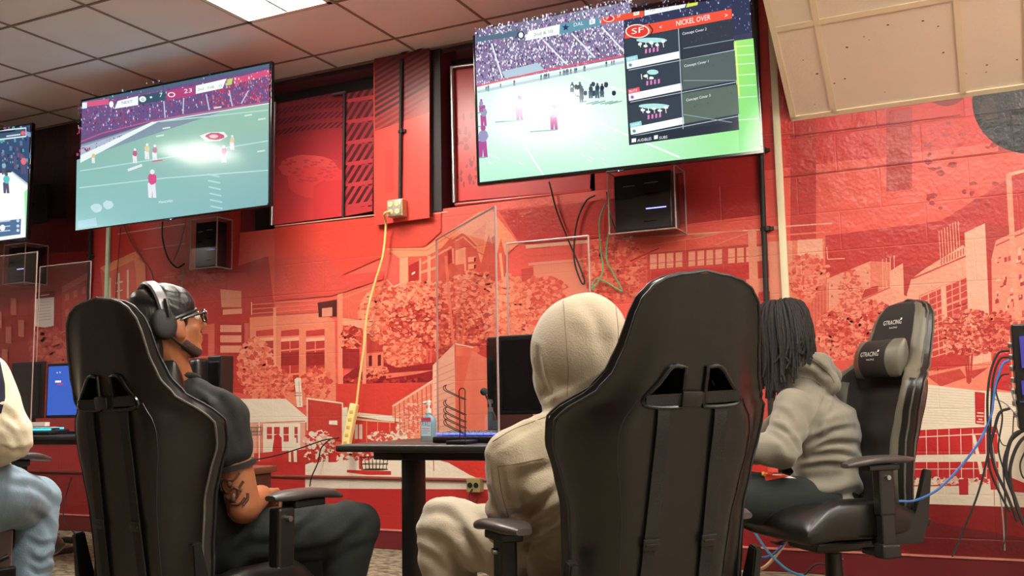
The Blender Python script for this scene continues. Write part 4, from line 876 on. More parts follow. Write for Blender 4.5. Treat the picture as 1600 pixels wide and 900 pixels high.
# outlet box on the pillar
oc = on_y(621, 326, PY-.03); t = empty('outlet_box', oc, label='square metal four socket outlet box on the red pillar', cat='outlet box')
bm = bmesh.new(); add_box(bm, (oc.x, PY-.03, oc.z), (.108, .06, .108), bev=.006); link('box', bm_mesh(bm), mat('brass_steel', (196, 176, 132), .4, .5), t, world=True, smooth=False)
bm = bmesh.new(); add_box(bm, (oc.x-.004, PY-.062, oc.z), (.1, .004, .1), bev=.002); link('cover_plate', bm_mesh(bm), mat('plate_grey', (170, 162, 150), .35, .3), t, world=True)
for sx in (-1, 1):
    for sz in (-1, 1):
        bm = bmesh.new(); add_tube(bm, [V(oc.x-.004+sx*.024, PY-.064, oc.z+sz*.024), V(oc.x-.004+sx*.024, PY-.068, oc.z+sz*.024)], .016, 16); s = link('socket', bm_mesh(bm), M['yellow_plastic'], t, world=True)
        bm = bmesh.new()
        for q in (-1, 1): add_box(bm, (oc.x-.004+sx*.024+q*.005, PY-.0685, oc.z+sz*.024+.002), (.002, .002, .008))
        link('slots', bm_mesh(bm), M['plastic'], s, world=True)
# acrylic material: glass-like sheets
m = bpy.data.materials.new('clear_acrylic'); m.use_nodes = True; nt = m.node_tree; nt.nodes.remove(nt.nodes['Principled BSDF'])
tr = nt.nodes.new('ShaderNodeBsdfTransparent'); tr.inputs[0].default_value = (.97, .95, .96, 1); gl = nt.nodes.new('ShaderNodeBsdfGlossy'); gl.inputs['Roughness'].default_value = .04
fr = nt.nodes.new('ShaderNodeFresnel'); fr.inputs[0].default_value = 1.49; mx = nt.nodes.new('ShaderNodeMixShader')
ge = nt.nodes.new('ShaderNodeNewGeometry'); iv = nt.nodes.new('ShaderNodeMath'); iv.operation = 'SUBTRACT'; iv.inputs[0].default_value = 1
nt.links.new(ge.outputs['Backfacing'], iv.inputs[1]); ml = nt.nodes.new('ShaderNodeMath'); ml.operation = 'MULTIPLY'; nt.links.new(iv.outputs[0], ml.inputs[0]); nt.links.new(fr.outputs[0], ml.inputs[1]); nt.links.new(ml.outputs[0], mx.inputs[0]); nt.links.new(tr.outputs[0], mx.inputs[1]); nt.links.new(gl.outputs[0], mx.inputs[2]); nt.links.new(mx.outputs[0], nt.nodes['Material Output'].inputs[0])
M['acrylic'] = m
M['acrylic_edge'] = mat('acrylic_edge', (214, 190, 186), .2, trans=.5)
def sheet(name, pts, th, label, cat, par=None, edges=True):
    """flat acrylic sheet through the four corner points, with visible polished edges"""
    n = (pts[1]-pts[0]).cross(pts[3]-pts[0]).normalized()
    t = par or empty(name, pts[3], label=label, cat=cat)
    bm = bmesh.new(); add_prism(bm, pts, n*th); link('panel', bm_mesh(bm), M['acrylic'], t, world=True, smooth=False)
    bm = bmesh.new()
    for a, b in zip(pts, pts[1:]+pts[:1]): add_tube(bm, [a+n*th/2, b+n*th/2], th*.62, 6)
    link('edge', bm_mesh(bm), M['acrylic_edge'], t, world=True); return t
def console_holder(q, y, dep, h, wd, label, led=True, mirror=False):
    """clear wall box holding a black small computer"""
    c = on_y(*q, y); t = empty('acrylic_wall_box', (c.x, WALL_Y, c.z), label=label, cat='wall box', group='clear boxes under the televisions')
    x0, x1, z0, z1, y0, y1 = c.x-wd/2, c.x+wd/2, c.z-h/2, c.z+h/2, y, WALL_Y-.005
    bm = bmesh.new()
    for cc, ss in ((((x0+x1)/2, y0, (z0+z1)/2), (wd, .006, h)), ((x0, (y0+y1)/2, (z0+z1)/2), (.006, y1-y0, h)), ((x1, (y0+y1)/2, (z0+z1)/2), (.006, y1-y0, h)), (((x0+x1)/2, (y0+y1)/2, z0), (wd, y1-y0, .006)), (((x0+x1)/2, y1, (z0+z1)/2), (wd, .006, h))): add_box(bm, cc, ss)
    link('shell', bm_mesh(bm), M['acrylic'], t, world=True, smooth=False)
    bm = bmesh.new(); e = .0045
    cs = [V(a, b, d) for a in (x0, x1) for b in (y0, y1) for d in (z0, z1)]
    for i in range(8):
        for j in range(i+1, 8):
            if sum(1 for k in range(3) if abs(cs[i][k]-cs[j][k]) > 1e-5) == 1: add_tube(bm, [cs[i], cs[j]], e, 6)
    link('edges', bm_mesh(bm), M['acrylic_edge'], t, world=True)
    k = empty('small_computer', ((x0+x1)/2, (y0+y1)/2, z0+.004), label=label.replace('clear wall box', 'black small computer inside the clear box').replace('clear box holding a computer', 'black small computer in the box'), cat='computer', group='small computers under the televisions')
    bm = bmesh.new(); add_box(bm, ((x0+x1)/2, (y0+y1)/2, (z0+z1)/2-.005), (wd-.05, y1-y0-.04, h-.03), bev=.006); link('case', bm_mesh(bm), M['plastic'], k, world=True, smooth=False)
    for (a, b, w2) in ((-.28, .25, .3), (.2, .27, .35), (-.28, .05, .3), (.2, .1, .35), (.15, -.34, .3)):
        bm = bmesh.new(); add_box(bm, ((x0+x1)/2+a*wd*.7, y0+.019, (z0+z1)/2+b*h), (w2*wd*.6, .003, .006)); link('slot', bm_mesh(bm), M['metal'] if b > .1 else M['gloss_black'], k, world=True)
    bm = bmesh.new(); add_box(bm, ((x0+x1)/2+.2*wd, y0+.018, z0+h*.36), (wd*.3, .003, .005)); link('light_bar', bm_mesh(bm), mat('led_bar', (150, 160, 255), emis=(140, 150, 255), estr=2.5 if led else .3), k, world=True)
    return t
console_holder((318, 380), WALL_Y-.15, .2, .34, .235, 'clear wall box below the second television from the left', led=False)
console_holder((1002, 312), WALL_Y-.2, .2, .34, .37, 'clear wall box below the large football television')
console_holder((22, 412), WALL_Y-.2, .2, .30, .24, 'clear wall box below the leftmost television')
# notice
pts = [on_y(56, 457, WALL_Y-.003), on_y(85, 454, WALL_Y-.003), on_y(84, 509, WALL_Y-.003), on_y(55, 511, WALL_Y-.003)]
nt_ = Paint(lambda a, b: on_y(a, b, WALL_Y-.004), (0, -1, 0), eps=.00001); nt_.poly([(56, 457), (85, 454), (84, 509), (70, 512), (55, 510)], (226, 214, 208)); nt_.poly([(56, 457), (85, 454), (85, 464), (56, 467)], (120, 34, 40)); nt_.line([(64, 462), (77, 460)], 1.6, (220, 180, 176))
for k in range(7): nt_.line([(60, 473+k*4.6), (80, 471+k*4.6)], .8, (176, 160, 158))
t = tag(link('paper_notice', nt_.mesh('notice'), mat_paint('paper', .8, 0), None), 'white paper notice with a dark red heading pinned to the left mural', 'notice')

# ================================================================== DESKS
DZ = .735
def desk(c, y0, y1, x0, x1, legs, label):
    t = empty('gaming_desk', ((x0+x1)/2, (y0+y1)/2, 0), label=label, cat='desk', group='black gaming desks')
    bm = bmesh.new(); add_box(bm, ((x0+x1)/2, (y0+y1)/2, DZ-.0125), (x1-x0, y1-y0, .025), bev=.008, seg=3); link('desktop', bm_mesh(bm), M['desk'], t, world=True)
    bm = bmesh.new(); add_box(bm, ((x0+x1)/2+.0, y0+.11, DZ-.04), (x1-x0-.2, .05, .03), bev=.004); add_box(bm, ((x0+x1)/2, y1-.12, DZ-.04), (x1-x0-.2, .05, .03), bev=.004); link('frame_beam', bm_mesh(bm), M['desk_leg'], t, world=True)
    for lx in legs:
        bm = bmesh.new(); add_box(bm, (lx, (y0+y1)/2-.12, (DZ-.055)/2+.03), (.055, .08, DZ-.05), bev=.006); add_box(bm, (lx, (y0+y1)/2, .02), (.07, (y1-y0)*.9, .035), bev=.008); add_box(bm, (lx, (y0+y1)/2, DZ-.04), (.08, (y1-y0)*.8, .03), bev=.003)
        link('leg', bm_mesh(bm), M['desk_leg'], t, world=True)
    return t
def top_at(px, py): return on_z(px, py, DZ)
dl = top_at(523, 695); print('desk corner', dl)
D2Y = dl.y
desk(None, D2Y, D2Y+.66, dl.x, on_y(1120, 690, D2Y+.2).x, (on_y(649, 800, D2Y+.22).x, on_y(1060, 690, D2Y+.2).x), 'black desk with a sanitizer bottle and wire rack in front of the hooded person')
def wp_(px, py, dy=0): return on_y(px, py, D2Y+dy)
# hand sanitizer
b0 = on_z(670, 688.5, DZ) ; b0 = V(b0.x, b0.y, DZ); SS = .165/.19
by = b0.y; hh = (on_y(667, 625, by).z-DZ); S = hh/.19
t = empty('sanitizer_bottle', (b0.x, b0.y, DZ), label='clear pump bottle of blue hand sanitizer on the desk', cat='bottle')
bm = bmesh.new()
prof = [(0, .036, .022), (.004, .038, .024), (.09, .037, .023), (.105, .033, .021), (.115, .02, .016), (.12, .013, .013), (.13, .013, .013)]
secs = []
for z, a, b in prof: secs.append([(a*S*math.copysign(abs(math.cos(q))**.6, math.cos(q)), b*S*math.copysign(abs(math.sin(q))**.6, math.sin(q)), z*S) for q in [2*PI*k/24 for k in range(24)]])
add_loft(bm, secs); link('bottle', bm_mesh(bm), mat('blue_gel', (176, 214, 232), .12, trans=.55), t)
bm = bmesh.new(); add_tube(bm, [(0, 0, .128*S), (0, 0, .15*S)], .014*S, 16); add_tube(bm, [(0, 0, .148*S), (0, 0, .176*S)], .005*S, 10); add_cap(bm, (.004*S, 0, .18*S), (-.026*S, 0, .176*S), .009*S, .005*S); add_tube(bm, [(0, 0, .166*S), (0, 0, .186*S)], .011*S, 14)
link('pump', bm_mesh(bm), M['white'], t)
def flat_print(name, corner, ux, uz, n, items, parent, mm=None):
    """small printed label: items drawn in unit square coordinates (0..1, 0 at the top)"""
    pt = Paint(lambda a, b: Vector(corner)+Vector(ux)*a-Vector(uz)*b, n, eps=.00004)
    for it in items:
        if it[0] == 'r': pt.rect(it[1], it[2], it[3], it[4], it[5])
        elif it[0] == 't': pt.text(it[1], (it[2], it[3]), (1, 0), (0, -it[4]), it[5], it[6])
        elif it[0] == 'p': pt.poly(it[1], it[2])
    return link(name, pt.mesh(name), mm or M.setdefault('label_print', mat_paint('label_print', .5, 0)), parent, world=True, smooth=False)
wd_ = .052*S
flat_print('label', b0+V(-wd_/2, -.0245*S, .108*S), V(wd_, 0, 0), V(0, 0, .095*S), (0, -1, 0), [('r', 0, .22, 1, .9, (196, 220, 232)), ('r', 0, .0, 1, .16, (206, 60, 84)), ('t', 'PURELL', .06, .42, .2, (50, 70, 150), .88), ('r', .1, .52, .8, .56, (220, 120, 130)), ('r', .1, .64, .9, .67, (120, 150, 190)), ('r', .1, .74, .7, .77, (120, 150, 190))], t)
# wire controller/headset rack
def wire_rack(base, s, mirror, label, rot=0, parts=5):
    t = empty('wire_rack', base, rot, label=label, cat='wire rack', group='black wire racks')
    f = -1 if mirror else 1
    bm = bmesh.new(); add_box(bm, (0, 0, .009*s), (.11*s, .13*s, .018*s), bev=.004*s); link('base', bm_mesh(bm), M['plastic'], t)
    bm = bmesh.new(); add_tube(bm, smooth_pts([(-.012*s, 0, .018*s), (-.012*s, 0, .2*s), (-.012*s, 0, .265*s), (.018*s, 0, .265*s), (.018*s, 0, .2*s), (.018*s, 0, .018*s)], 5), .0028*s, 8); link('upright', bm_mesh(bm), M['plastic'], t)
    for k, z in enumerate((.235, .16, .125, .095, .065)):
        if k >= parts: break
        bm = bmesh.new()
        for q in (-1, 1): add_tube(bm, smooth_pts([(.02*s*f, q*.012*s, (z-.018)*s), (-.06*s*f, q*.014*s, (z+.016)*s), (-.092*s*f, q*.013*s, (z+.032)*s), (-.096*s*f, q*.008*s, (z+.05)*s), (-.085*s*f, 0, (z+.056)*s)], 4), .0024*s, 6)
        link('hook', bm_mesh(bm), M['plastic'], t)
    return t
rk = on_z(717, 691, DZ); sR = (on_y(737, 608, rk.y).z-DZ)/.27
wire_rack((on_y(722, 680, D2Y+.08).x, D2Y+.08, DZ), sR, False, 'black wire rack with looped hooks on the desk beside the sanitizer bottle')
rk2 = V(rk.x+.36, D2Y+.26, DZ); wire_rack(rk2, sR*1.0, False, 'black wire rack behind the clear divider near the hooded person', parts=5)
# keyboard with blue lights
kb = on_z(745, 683, DZ); kb = V(on_y(690, 680, D2Y+.2).x+.19, D2Y+.20, DZ)
t = empty('keyboard', kb, 0, label='black keyboard with glowing blue keys on the desk behind the hooded person', cat='keyboard')
bm = bmesh.new(); add_box(bm, (0, 0, .014), (.38, .13, .022), rot=(.05, 0, 0), bev=.005); link('case', bm_mesh(bm), M['plastic'], t)
m_led = mat('key_glow', (90, 100, 230), emis=(90, 105, 255), estr=1.0)
for r_ in range(5):
    bm = bmesh.new()
    for k in range(14): add_box(bm, (-.172+k*.0265, -.048+r_*.024, .03+r_*.0015), (.019, .018, .007), bev=.002, seg=1)
    link('key_row', bm_mesh(bm), m_led if r_ in (0,) else M['plastic'], t, smooth=False)
# desk microphone
mc = V(on_y(756, 600, D2Y+.35).x, D2Y+.35, DZ); tz = on_y(755, 612, mc.y).z
t = empty('microphone', mc, label='small desk microphone with round black head beside the clear divider', cat='microphone')
bm = bmesh.new(); add_tube(bm, smooth_pts([mc+V(.04, 0, 0), mc+V(.05, 0, .06), mc+V(.02, 0, tz-DZ-.04), V(mc.x, mc.y, tz)]), .0035, 8); link('stem', bm_mesh(bm), M['plastic'], t, world=True)
bm = bmesh.new(); add_ellipsoid(bm, V(mc.x, mc.y, tz), (.014, .014, .014)); link('head', bm_mesh(bm), mat('dark_foam', (38, 60, 56), .9), t, world=True)
bm = bmesh.new(); add_tube(bm, [mc+V(.04, 0, 0), mc+V(.04, 0, .012)], .035, 20); link('base', bm_mesh(bm), M['plastic'], t, world=True)
# monitor and computer tower behind the hooded person
def monitor(c, yaw, w_, h_, label, screen=None, stand=True, on=None):
    t = empty('monitor', (c[0], c[1], DZ), yaw, label=label, cat='monitor', group='desk monitors')
    bm = bmesh.new(); add_box(bm, (0, 0, .09+h_/2), (w_, .03, h_), bev=.006); link('casing', bm_mesh(bm), M['plastic'], t, smooth=False)
    bm = bmesh.new(); add_box(bm, (0, -.0155, .09+h_/2), (w_-.03, .002, h_-.035)); link('screen', bm_mesh(bm), screen or M['gloss_black'], t, smooth=False)
    bm = bmesh.new(); add_box(bm, (0, .03, .1), (.05, .03, .2), bev=.005); add_box(bm, (0, .03, .008), (.24, .2, .014), bev=.005); link('stand', bm_mesh(bm), M['plastic'], t)
    return t
my = D2Y+.42; mx0 = on_y(782, 600, my).x; mtop = on_y(800, 524, my).z
monitor((mx0+.3, my, 0), 0, .60, mtop-DZ-.09, 'large black monitor on the desk hidden partly by the hooded head')
def tower(c, yaw, sx, sy, sz, label, glow=None):
    t = empty('computer_tower', c, yaw, label=label, cat='computer tower', group='computer towers')
    bm = bmesh.new(); add_box(bm, (0, 0, sz/2), (sx, sy, sz), bev=.008); link('case', bm_mesh(bm), M['plastic'], t, smooth=False)
    bm = bmesh.new(); add_box(bm, (0, -sy/2-.002, sz/2), (sx*.86, .005, sz*.84), bev=.003); link('front_panel', bm_mesh(bm), M['gloss_black'], t, smooth=False)
    bm = bmesh.new()
    for k in range(3):
        add_tube(bm, [(-sx/2-.003, 0, sz*(.2+k*.28)), (-sx/2+.001, 0, sz*(.2+k*.28))], .05, 20)
    link('fan', bm_mesh(bm), M['plastic_matte'] if not glow else glow, t)
    return t
tx = on_y(785, 600, D2Y+.5).x
tower((tx+.01, D2Y+.55, DZ), 0, .05, .3, on_y(770, 528, D2Y+.45).z-DZ, 'narrow grey black computer case beside the large monitor behind the divider')
# acrylic dividers on the desk
def vsheet(p0, p1, zt, zb, label, th=.006): return sheet('acrylic_divider', [V(p0[0], p0[1], zt), V(p1[0], p1[1], zt), V(p1[0], p1[1], zb), V(p0[0], p0[1], zb)], th, label, 'divider')
ya = D2Y+.62
def px_x(px, py, y): return on_y(px, py, y).x
yb_ = D2Y+.02
vsheet((px_x(778, 500, yb_+.12), yb_+.12), (px_x(684, 500, ya), ya), on_y(778, 322, yb_+.12).z, DZ+.002, 'tall clear acrylic divider standing on the desk beside the wire rack')
x2 = px_x(921, 400, D2Y+.75)
vsheet((px_x(790, 500, D2Y+.72), D2Y+.74), (x2, D2Y+.74), on_y(900, 370, D2Y+.74).z, DZ, 'clear acrylic divider standing across the back of the desk')
# wire baskets hanging below desks
def basket(c, s, label):
    t = empty('wire_basket', c, label=label, cat='wire basket', group='wire baskets under desks')
    bm = bmesh.new()
    for z in (0, -.05*s, -.09*s):
        w2 = .09*s*(1+z*2); add_tube(bm, smooth_pts([(-w2, -.05*s, z), (w2, -.05*s, z), (w2, .05*s, z), (-w2, .05*s, z), (-w2, -.05*s, z)], 3), .0028*s, 6)
    for k in range(6):
        x = (-.085+.034*k)*s; add_tube(bm, [(x, -.05*s, 0), (x*.85, -.045*s, -.09*s), (x*.85, .045*s, -.09*s), (x, .05*s, 0)], .0026*s, 6)
    link('wires', bm_mesh(bm), M['plastic'], t); return t
bk = on_y(585, 706, D2Y+.25); basket((bk.x, bk.y, DZ-.056), .5, 'black wire basket hanging under the left end of the desk')

# left desk with monitors -------------------------------------------
LY = 3.35
lt = on_z(96, 675, DZ); LY = max(3.2, min(3.7, lt.y))
x0l, x1l = on_y(-120, 680, LY).x, on_y(235, 690, LY).x
desk(None, LY, LY+.66, x0l, x1l, (x0l+.3, on_y(24, 800, LY+.2).x, x1l-.2), 'black desk at the left carrying two monitors and a lit keyboard')
scr = bpy.data.materials.new('blue_desktop'); scr.use_nodes = True; bb = scr.node_tree.nodes['Principled BSDF']; bb.inputs['Emission Color'].default_value = lin((44, 84, 176)); bb.inputs['Emission Strength'].default_value = 1; bb.inputs['Base Color'].default_value = (.01, .01, .02, 1)
yM = LY+.35; a = on_y(34, 600, yM); monitor((on_y(44, 600, yM).x, yM, 0), 0.0, .28, on_y(40, 566, yM).z-DZ-.09, 'dark wide monitor on the left desk next to the blue lit one')
yM2 = LY+.33; t = monitor((on_y(76, 600, yM2).x+.29, yM2, 0), 0.0, .58, on_y(88, 568, yM2).z-DZ-.09, 'monitor with a blue lit desktop picture on the left desk', screen=scr)
bc = on_y(86, 600, yM2-.018); flat_print('desktop_icons', bc+V(0, 0, .02), V(.10, 0, 0), V(0, 0, .1), (0, -1, 0), [('r', 0, 0, .5, .12, (226, 226, 240)), ('r', .1, -.5, .2, -.42, (180, 200, 230)), ('r', .34, -.52, .44, -.44, (180, 200, 230)), ('r', .2, .18, .7, .26, (196, 60, 100))], t, M['paint_screen'])
kc = V(on_y(56, 665, LY+.12).x, LY+.13, DZ); t = empty('keyboard', kc, 0, label='black keyboard with cyan glowing keys on the left desk', cat='keyboard')
bm = bmesh.new(); add_box(bm, (0, 0, .014), (.36, .14, .022), rot=(.06, 0, 0), bev=.005); link('case', bm_mesh(bm), M['plastic'], t)
m_c = mat('cyan_glow', (60, 190, 210), emis=(70, 200, 220), estr=1.3)
for r_ in range(4):
    bm = bmesh.new()
    for k in range(11): add_box(bm, (-.15+k*.03, -.045+r_*.028, .03+r_*.0016), (.022, .02, .009), bev=.002, seg=1)
    link('key_row', bm_mesh(bm), m_c if r_ in (0, 3) else M['plastic'], t, smooth=False)
kb2 = V(on_y(62, 655, LY+.24).x, LY+.25, DZ); t = empty('headset_box', kb2, label='red and white carton standing behind the cyan keyboard', cat='carton')
bm = bmesh.new(); add_box(bm, (0, 0, .022), (.24, .04, .044), bev=.002); link('carton', bm_mesh(bm), M['box_red'], t, smooth=False)
bm = bmesh.new(); add_box(bm, (-.03, 0, .056), (.17, .034, .024), bev=.002); link('lid', bm_mesh(bm), M['white'], t, smooth=False)
# clear dividers on the left
yv = LY+.05
vsheet((px_x(55, 500, yv), yv), (px_x(-60, 500, yv+.0), yv), on_y(40, 396, yv).z, DZ+.002, 'clear acrylic divider on the left desk in front of the dark monitor')
vsheet((px_x(140, 500, LY+.64), LY+.64), (px_x(60, 500, LY+.64), LY+.64), on_y(100, 413, LY+.64).z, DZ+.002, 'clear acrylic divider along the back edge of the left desk')
# dark tower and headset stand behind the man in black
q = on_z(345, 690, DZ); yT = LY+.30; tc_ = on_y(336, 600, yT); tower((tc_.x, yT+.04, DZ), 0, .10, .10, on_y(345, 555, yT).z-DZ, 'matte black computer tower on the desk beyond the black shirt')
tc2 = on_y(309, 600, yT-.05); t = empty('desk_speaker', (tc2.x, yT-.05, DZ), label='dark rounded desk speaker below the chin of the man with headphones', cat='speaker')
bm = bmesh.new(); hz = on_y(312, 560, yT-.05).z-DZ; add_box(bm, (0, 0, hz/2), (.09, .10, hz), bev=.03, seg=4); link('housing', bm_mesh(bm), M['plastic'], t)
bm = bmesh.new(); add_tube(bm, [(0, -.062, hz*.7), (0, -.058, hz*.7)], .036, 24); link('speaker_cone', bm_mesh(bm), M['plastic_matte'], t)
bk = on_y(393, 676, LY+.7); basket((bk.x, LY+.72, bk.z+.03), .5, 'black wire basket hanging beyond the elbow of the black shirt')
# small brown stool-like box behind the elbow
q = on_y(399, 738, LY-.1); t = empty('side_stand', (q.x, LY-.1, 0), label='small dark brown side stand behind the tattooed arm', cat='stand')
bm = bmesh.new(); add_box(bm, (0, 0, q.z+.012), (.13, .16, .03), bev=.004); link('stand_top', bm_mesh(bm), mat('dark_wood', (104, 62, 44), .4, vary=.2, vscale=30), t)
bm = bmesh.new(); add_box(bm, (0, 0, q.z/2), (.09, .12, q.z), bev=.004); link('stand_body', bm_mesh(bm), mat('dark_wood_side', (62, 34, 28), .5), t)

# ================================================================== CABLES
def cable(px, y, r, m, label, group=None, name='cable', n=8):
    pts = [on_y(p[0], p[1], p[2] if len(p) > 2 else y) for p in px]; bm = bmesh.new(); add_tube(bm, smooth_pts(pts, n), r, 7)
    return tag(link(name, bm_mesh(bm), m), label, 'cable', group)
yc = WALL_Y-.03
bm = bmesh.new(); pts = [V(oc.x-.028, PY-.07, oc.z-.024), V(oc.x-.05, PY-.1, oc.z-.04)]+[on_y(p[0], p[1], WALL_Y-.07) for p in ((603, 352), (598, 400), (585, 445), (574, 490), (569, 540), (562, 590), (557, 634))]
add_tube(bm, smooth_pts(pts, 8), .0075, 8); t = tag(link('extension_cord', bm_mesh(bm), M['yellow_cord']), 'long yellow power cord hanging from the outlet box on the pillar', 'cord')
# yellow power strip
a, b = on_y(554, 631, WALL_Y-.07), on_y(540, 702, WALL_Y-.09); t = empty('power_strip', b, label='yellow power strip hanging on its cord at the left desk end', cat='power strip')
d = (a-b).normalized(); xx = d.cross(V(0, -1, 0)).normalized(); Rm = Matrix((xx, d.cross(xx)*-1, d)).transposed()
bm = bmesh.new(); add_box(bm, (0, 0, 0), (.052, .036, (a-b).length), bev=.006); bmesh.ops.rotate(bm, cent=(0, 0, 0), matrix=Rm, verts=bm.verts); bmesh.ops.translate(bm, vec=(a+b)/2, verts=bm.verts); link('housing', bm_mesh(bm), M['yellow_plastic'], t, world=True, smooth=False)
for k in range(5):
    bm = bmesh.new(); c = b+(a-b)*(.14+k*.17)+V(0, -.019, 0); add_box(bm, c, (.026, .004, .022), bev=.002); link('socket', bm_mesh(bm), mat('socket_yellow', (206, 176, 92), .5), t, world=True)
cable([(858, 284), (870, 330), (888, 375), (903, 410), (913, 438), (909, 442), (899, 415), (897, 385), (902, 345), (915, 315), (930, 305)], yc, .005, M['black_cord'], 'black cable crossing in a loop below the large television')
cable([(946, 318), (937, 345), (938, 385), (942, 420), (935, 440), (925, 452), (931, 436), (945, 440), (962, 450), (972, 454), (960, 430), (948, 405), (950, 370), (956, 345), (950, 320)], yc, .0042, M['green_cord'], 'thin green cable looping below the clear box of the large television')
cable([(948, 300), (952, 330), (962, 360)], yc, .004, M['black_cord'], 'short dark cable beside the green cable under the large television')
cable([(254, 346), (254, 372), (262, 402), (276, 418), (288, 412)], yc, .006, M['black_cord'], 'black cable hanging in a loop left of the clear box')
cable([(288, 356), (282, 380), (270, 410)], yc, .004, M['grey_cord'], 'grey cable hanging beside the black loop left of the clear box')
cable([(286, 420), (285, 440), (284, 470)], yc, .0035, M['green_cord'], 'thin green cable straight below the clear box at the left')
cable([(194, 352), (205, 378), (222, 402), (236, 424), (242, 445)], yc, .004, M['black_cord'], 'thin black cable slanting down behind the black head wrap')
cable([(189, 354), (186, 390), (183, 430), (181, 468)], yc, .003, M['black_cord'], 'thin straight black cable beside the pale green channel')
cable([(380, 722), (430, 712), (470, 700), (505, 688), (530, 684)], WALL_Y-.05, .0045, M['black_cord'], 'black cable running to the left end of the desk across the mural')
cable([(516, 686), (502, 700), (497, 722), (487, 745), (484, 760)], WALL_Y-.05, .0045, M['black_cord'], 'black cable drooping below the left end of the desk')
q = on_y(741, 758, WALL_Y-.04); t = empty('outlet_box', q, label='small open metal outlet box low on the wall under the desk', cat='outlet box')
bm = bmesh.new(); add_box(bm, (q.x, WALL_Y-.03, q.z), (.09, .05, .08), bev=.004); link('box', bm_mesh(bm), mat('dull_brass', (150, 136, 92), .5, .3), t, world=True, smooth=False)
bm = bmesh.new(); 
for s_ in (-1, 1): add_tube(bm, [V(q.x+s_*.02, WALL_Y-.058, q.z), V(q.x+s_*.02, WALL_Y-.054, q.z)], .016, 14)
link('sockets', bm_mesh(bm), M['plastic'], t, world=True)
cable([(738, 764, WALL_Y-.06), (733, 775, WALL_Y-.06), (740, 790, WALL_Y-.07), (748, 776, WALL_Y-.06)], yc, .004, M['black_cord'], 'short black cable hanging from the low outlet box')
# right computer with cables -----------------------------------------
ty = 3.75; pA = on_y(1577, 506, ty); pB = on_y(1577, 672, ty); 
t = empty('computer_tower', (pA.x+.2, ty+.0, pB.z), label='black computer tower with purple lights at the right picture edge', cat='computer tower')
bm = bmesh.new(); add_box(bm, (pA.x+.215, ty+.13, (pA.z+pB.z)/2), (.42, .21, pA.z-pB.z), bev=.006); link('case', bm_mesh(bm), M['plastic'], t, world=True, smooth=False)
pur = mat('purple_glow', (20, 16, 50), emis=(84, 70, 230), estr=.28)
bm = bmesh.new(); add_box(bm, (pA.x+.235, ty+.022, (pA.z+pB.z)/2), (.34, .006, (pA.z-pB.z)*.8)); link('side_window', bm_mesh(bm), M['gloss_black'], t, world=True, smooth=False)
for (px, py, w2, h2) in ((1600, 550, .022, .11), (1600, 606, .014, .05), (1599, 628, .02, .004), (1630, 560, .02, .1)):
    q = on_y(px, py, ty+.018); bm = bmesh.new(); add_box(bm, q, (w2, .003, h2), bev=.001, seg=1); link('light_strip', bm_mesh(bm), pur, t, world=True)
for k in range(7): q = on_y(1575, 540+k*18, ty+.06); bm = bmesh.new(); add_box(bm, (pA.x-.002, q.y, q.z), (.014, .04, .02), bev=.003); link('rear_port', bm_mesh(bm), M['metal'], t, world=True)
# bracket that carries it, from the wall
bm = bmesh.new(); add_box(bm, (pA.x+.25, (ty+WALL_Y)/2+.1, pB.z-.012), (.36, WALL_Y-ty-.2+.16, .02), bev=.003); add_box(bm, (pA.x+.25, WALL_Y-.02, pB.z-.15), (.3, .03, .3), bev=.003)
tag(link('wall_shelf', bm_mesh(bm), M['plastic_matte']), 'black wall shelf under the computer tower at the right edge', 'shelf')
yk = ty+.04
K = M['black_cord']; GRP = 'black cables hanging beside the right computer tower'
def rc(pts, r, m, label=None): cable(pts, yk, r*.72, m, label or 'black cable hanging in the bundle beside the right computer tower', None if label else GRP)
rc([(1577, 548), (1560, 552), (1548, 580), (1543, 620), (1544, 680), (1546, 730), (1562, 770), (1578, 800)], .0055, K, 'outermost black cable of the bundle curving from the top port of the right tower')
rc([(1577, 558), (1562, 562), (1552, 590), (1549, 630), (1546, 690), (1538, 735), (1525, 780), (1505, 830), (1488, 870)], .005, K, 'black cable trailing down left from the right computer tower')
rc([(1577, 563), (1566, 570), (1556, 600), (1552, 625), (1548, 650), (1530, 690), (1500, 730), (1465, 765), (1430, 782), (1405, 783)], .006, M['blue_cord'], 'blue network cable sweeping left from the right computer tower')
rc([(1577, 584), (1564, 588), (1556, 610), (1566, 650), (1560, 700), (1570, 740)], .004, K, 'black cable running straight down the middle of the bundle at the right tower')
rc([(1578, 638), (1562, 645), (1554, 670), (1548, 700), (1556, 735), (1572, 770), (1590, 815)], .007, K, 'thick black cable bowing left from the lower ports of the right tower')
rc([(1600, 672), (1584, 680), (1574, 705), (1572, 740), (1586, 780), (1596, 812)], .009, K, 'thickest black cable drooping below the right tower towards the picture edge')
rc([(1612, 676), (1594, 690), (1582, 715), (1578, 745), (1588, 790), (1600, 820)], .008, K, 'second thick black cable drooping beside the picture edge')
rc([(1606, 668), (1580, 690), (1568, 720), (1570, 770), (1572, 830), (1566, 860)], .004, K, 'thin black cable hanging nearest the floor below the right tower')
rc([(1577, 600), (1590, 640), (1606, 655)], .0035, M['grey_cord'], 'thin grey cable crossing the back of the right computer tower')
rc([(1549, 622), (1570, 630), (1590, 650), (1604, 660)], .003, M['grey_cord'], 'thin grey cable branching right from the hanging bundle')
rc([(1556, 665), (1566, 694), (1580, 690), (1584, 650)], .0028, K, 'thin black cable loop below the right computer tower')
rc([(1604, 700), (1594, 725), (1598, 745), (1606, 748)], .004, K, 'black cable curling at the right picture edge')
rc([(1550, 690), (1556, 730), (1566, 800), (1570, 860)], .003, M['grey_cord'], 'thin grey cable hanging straight below the bundle')
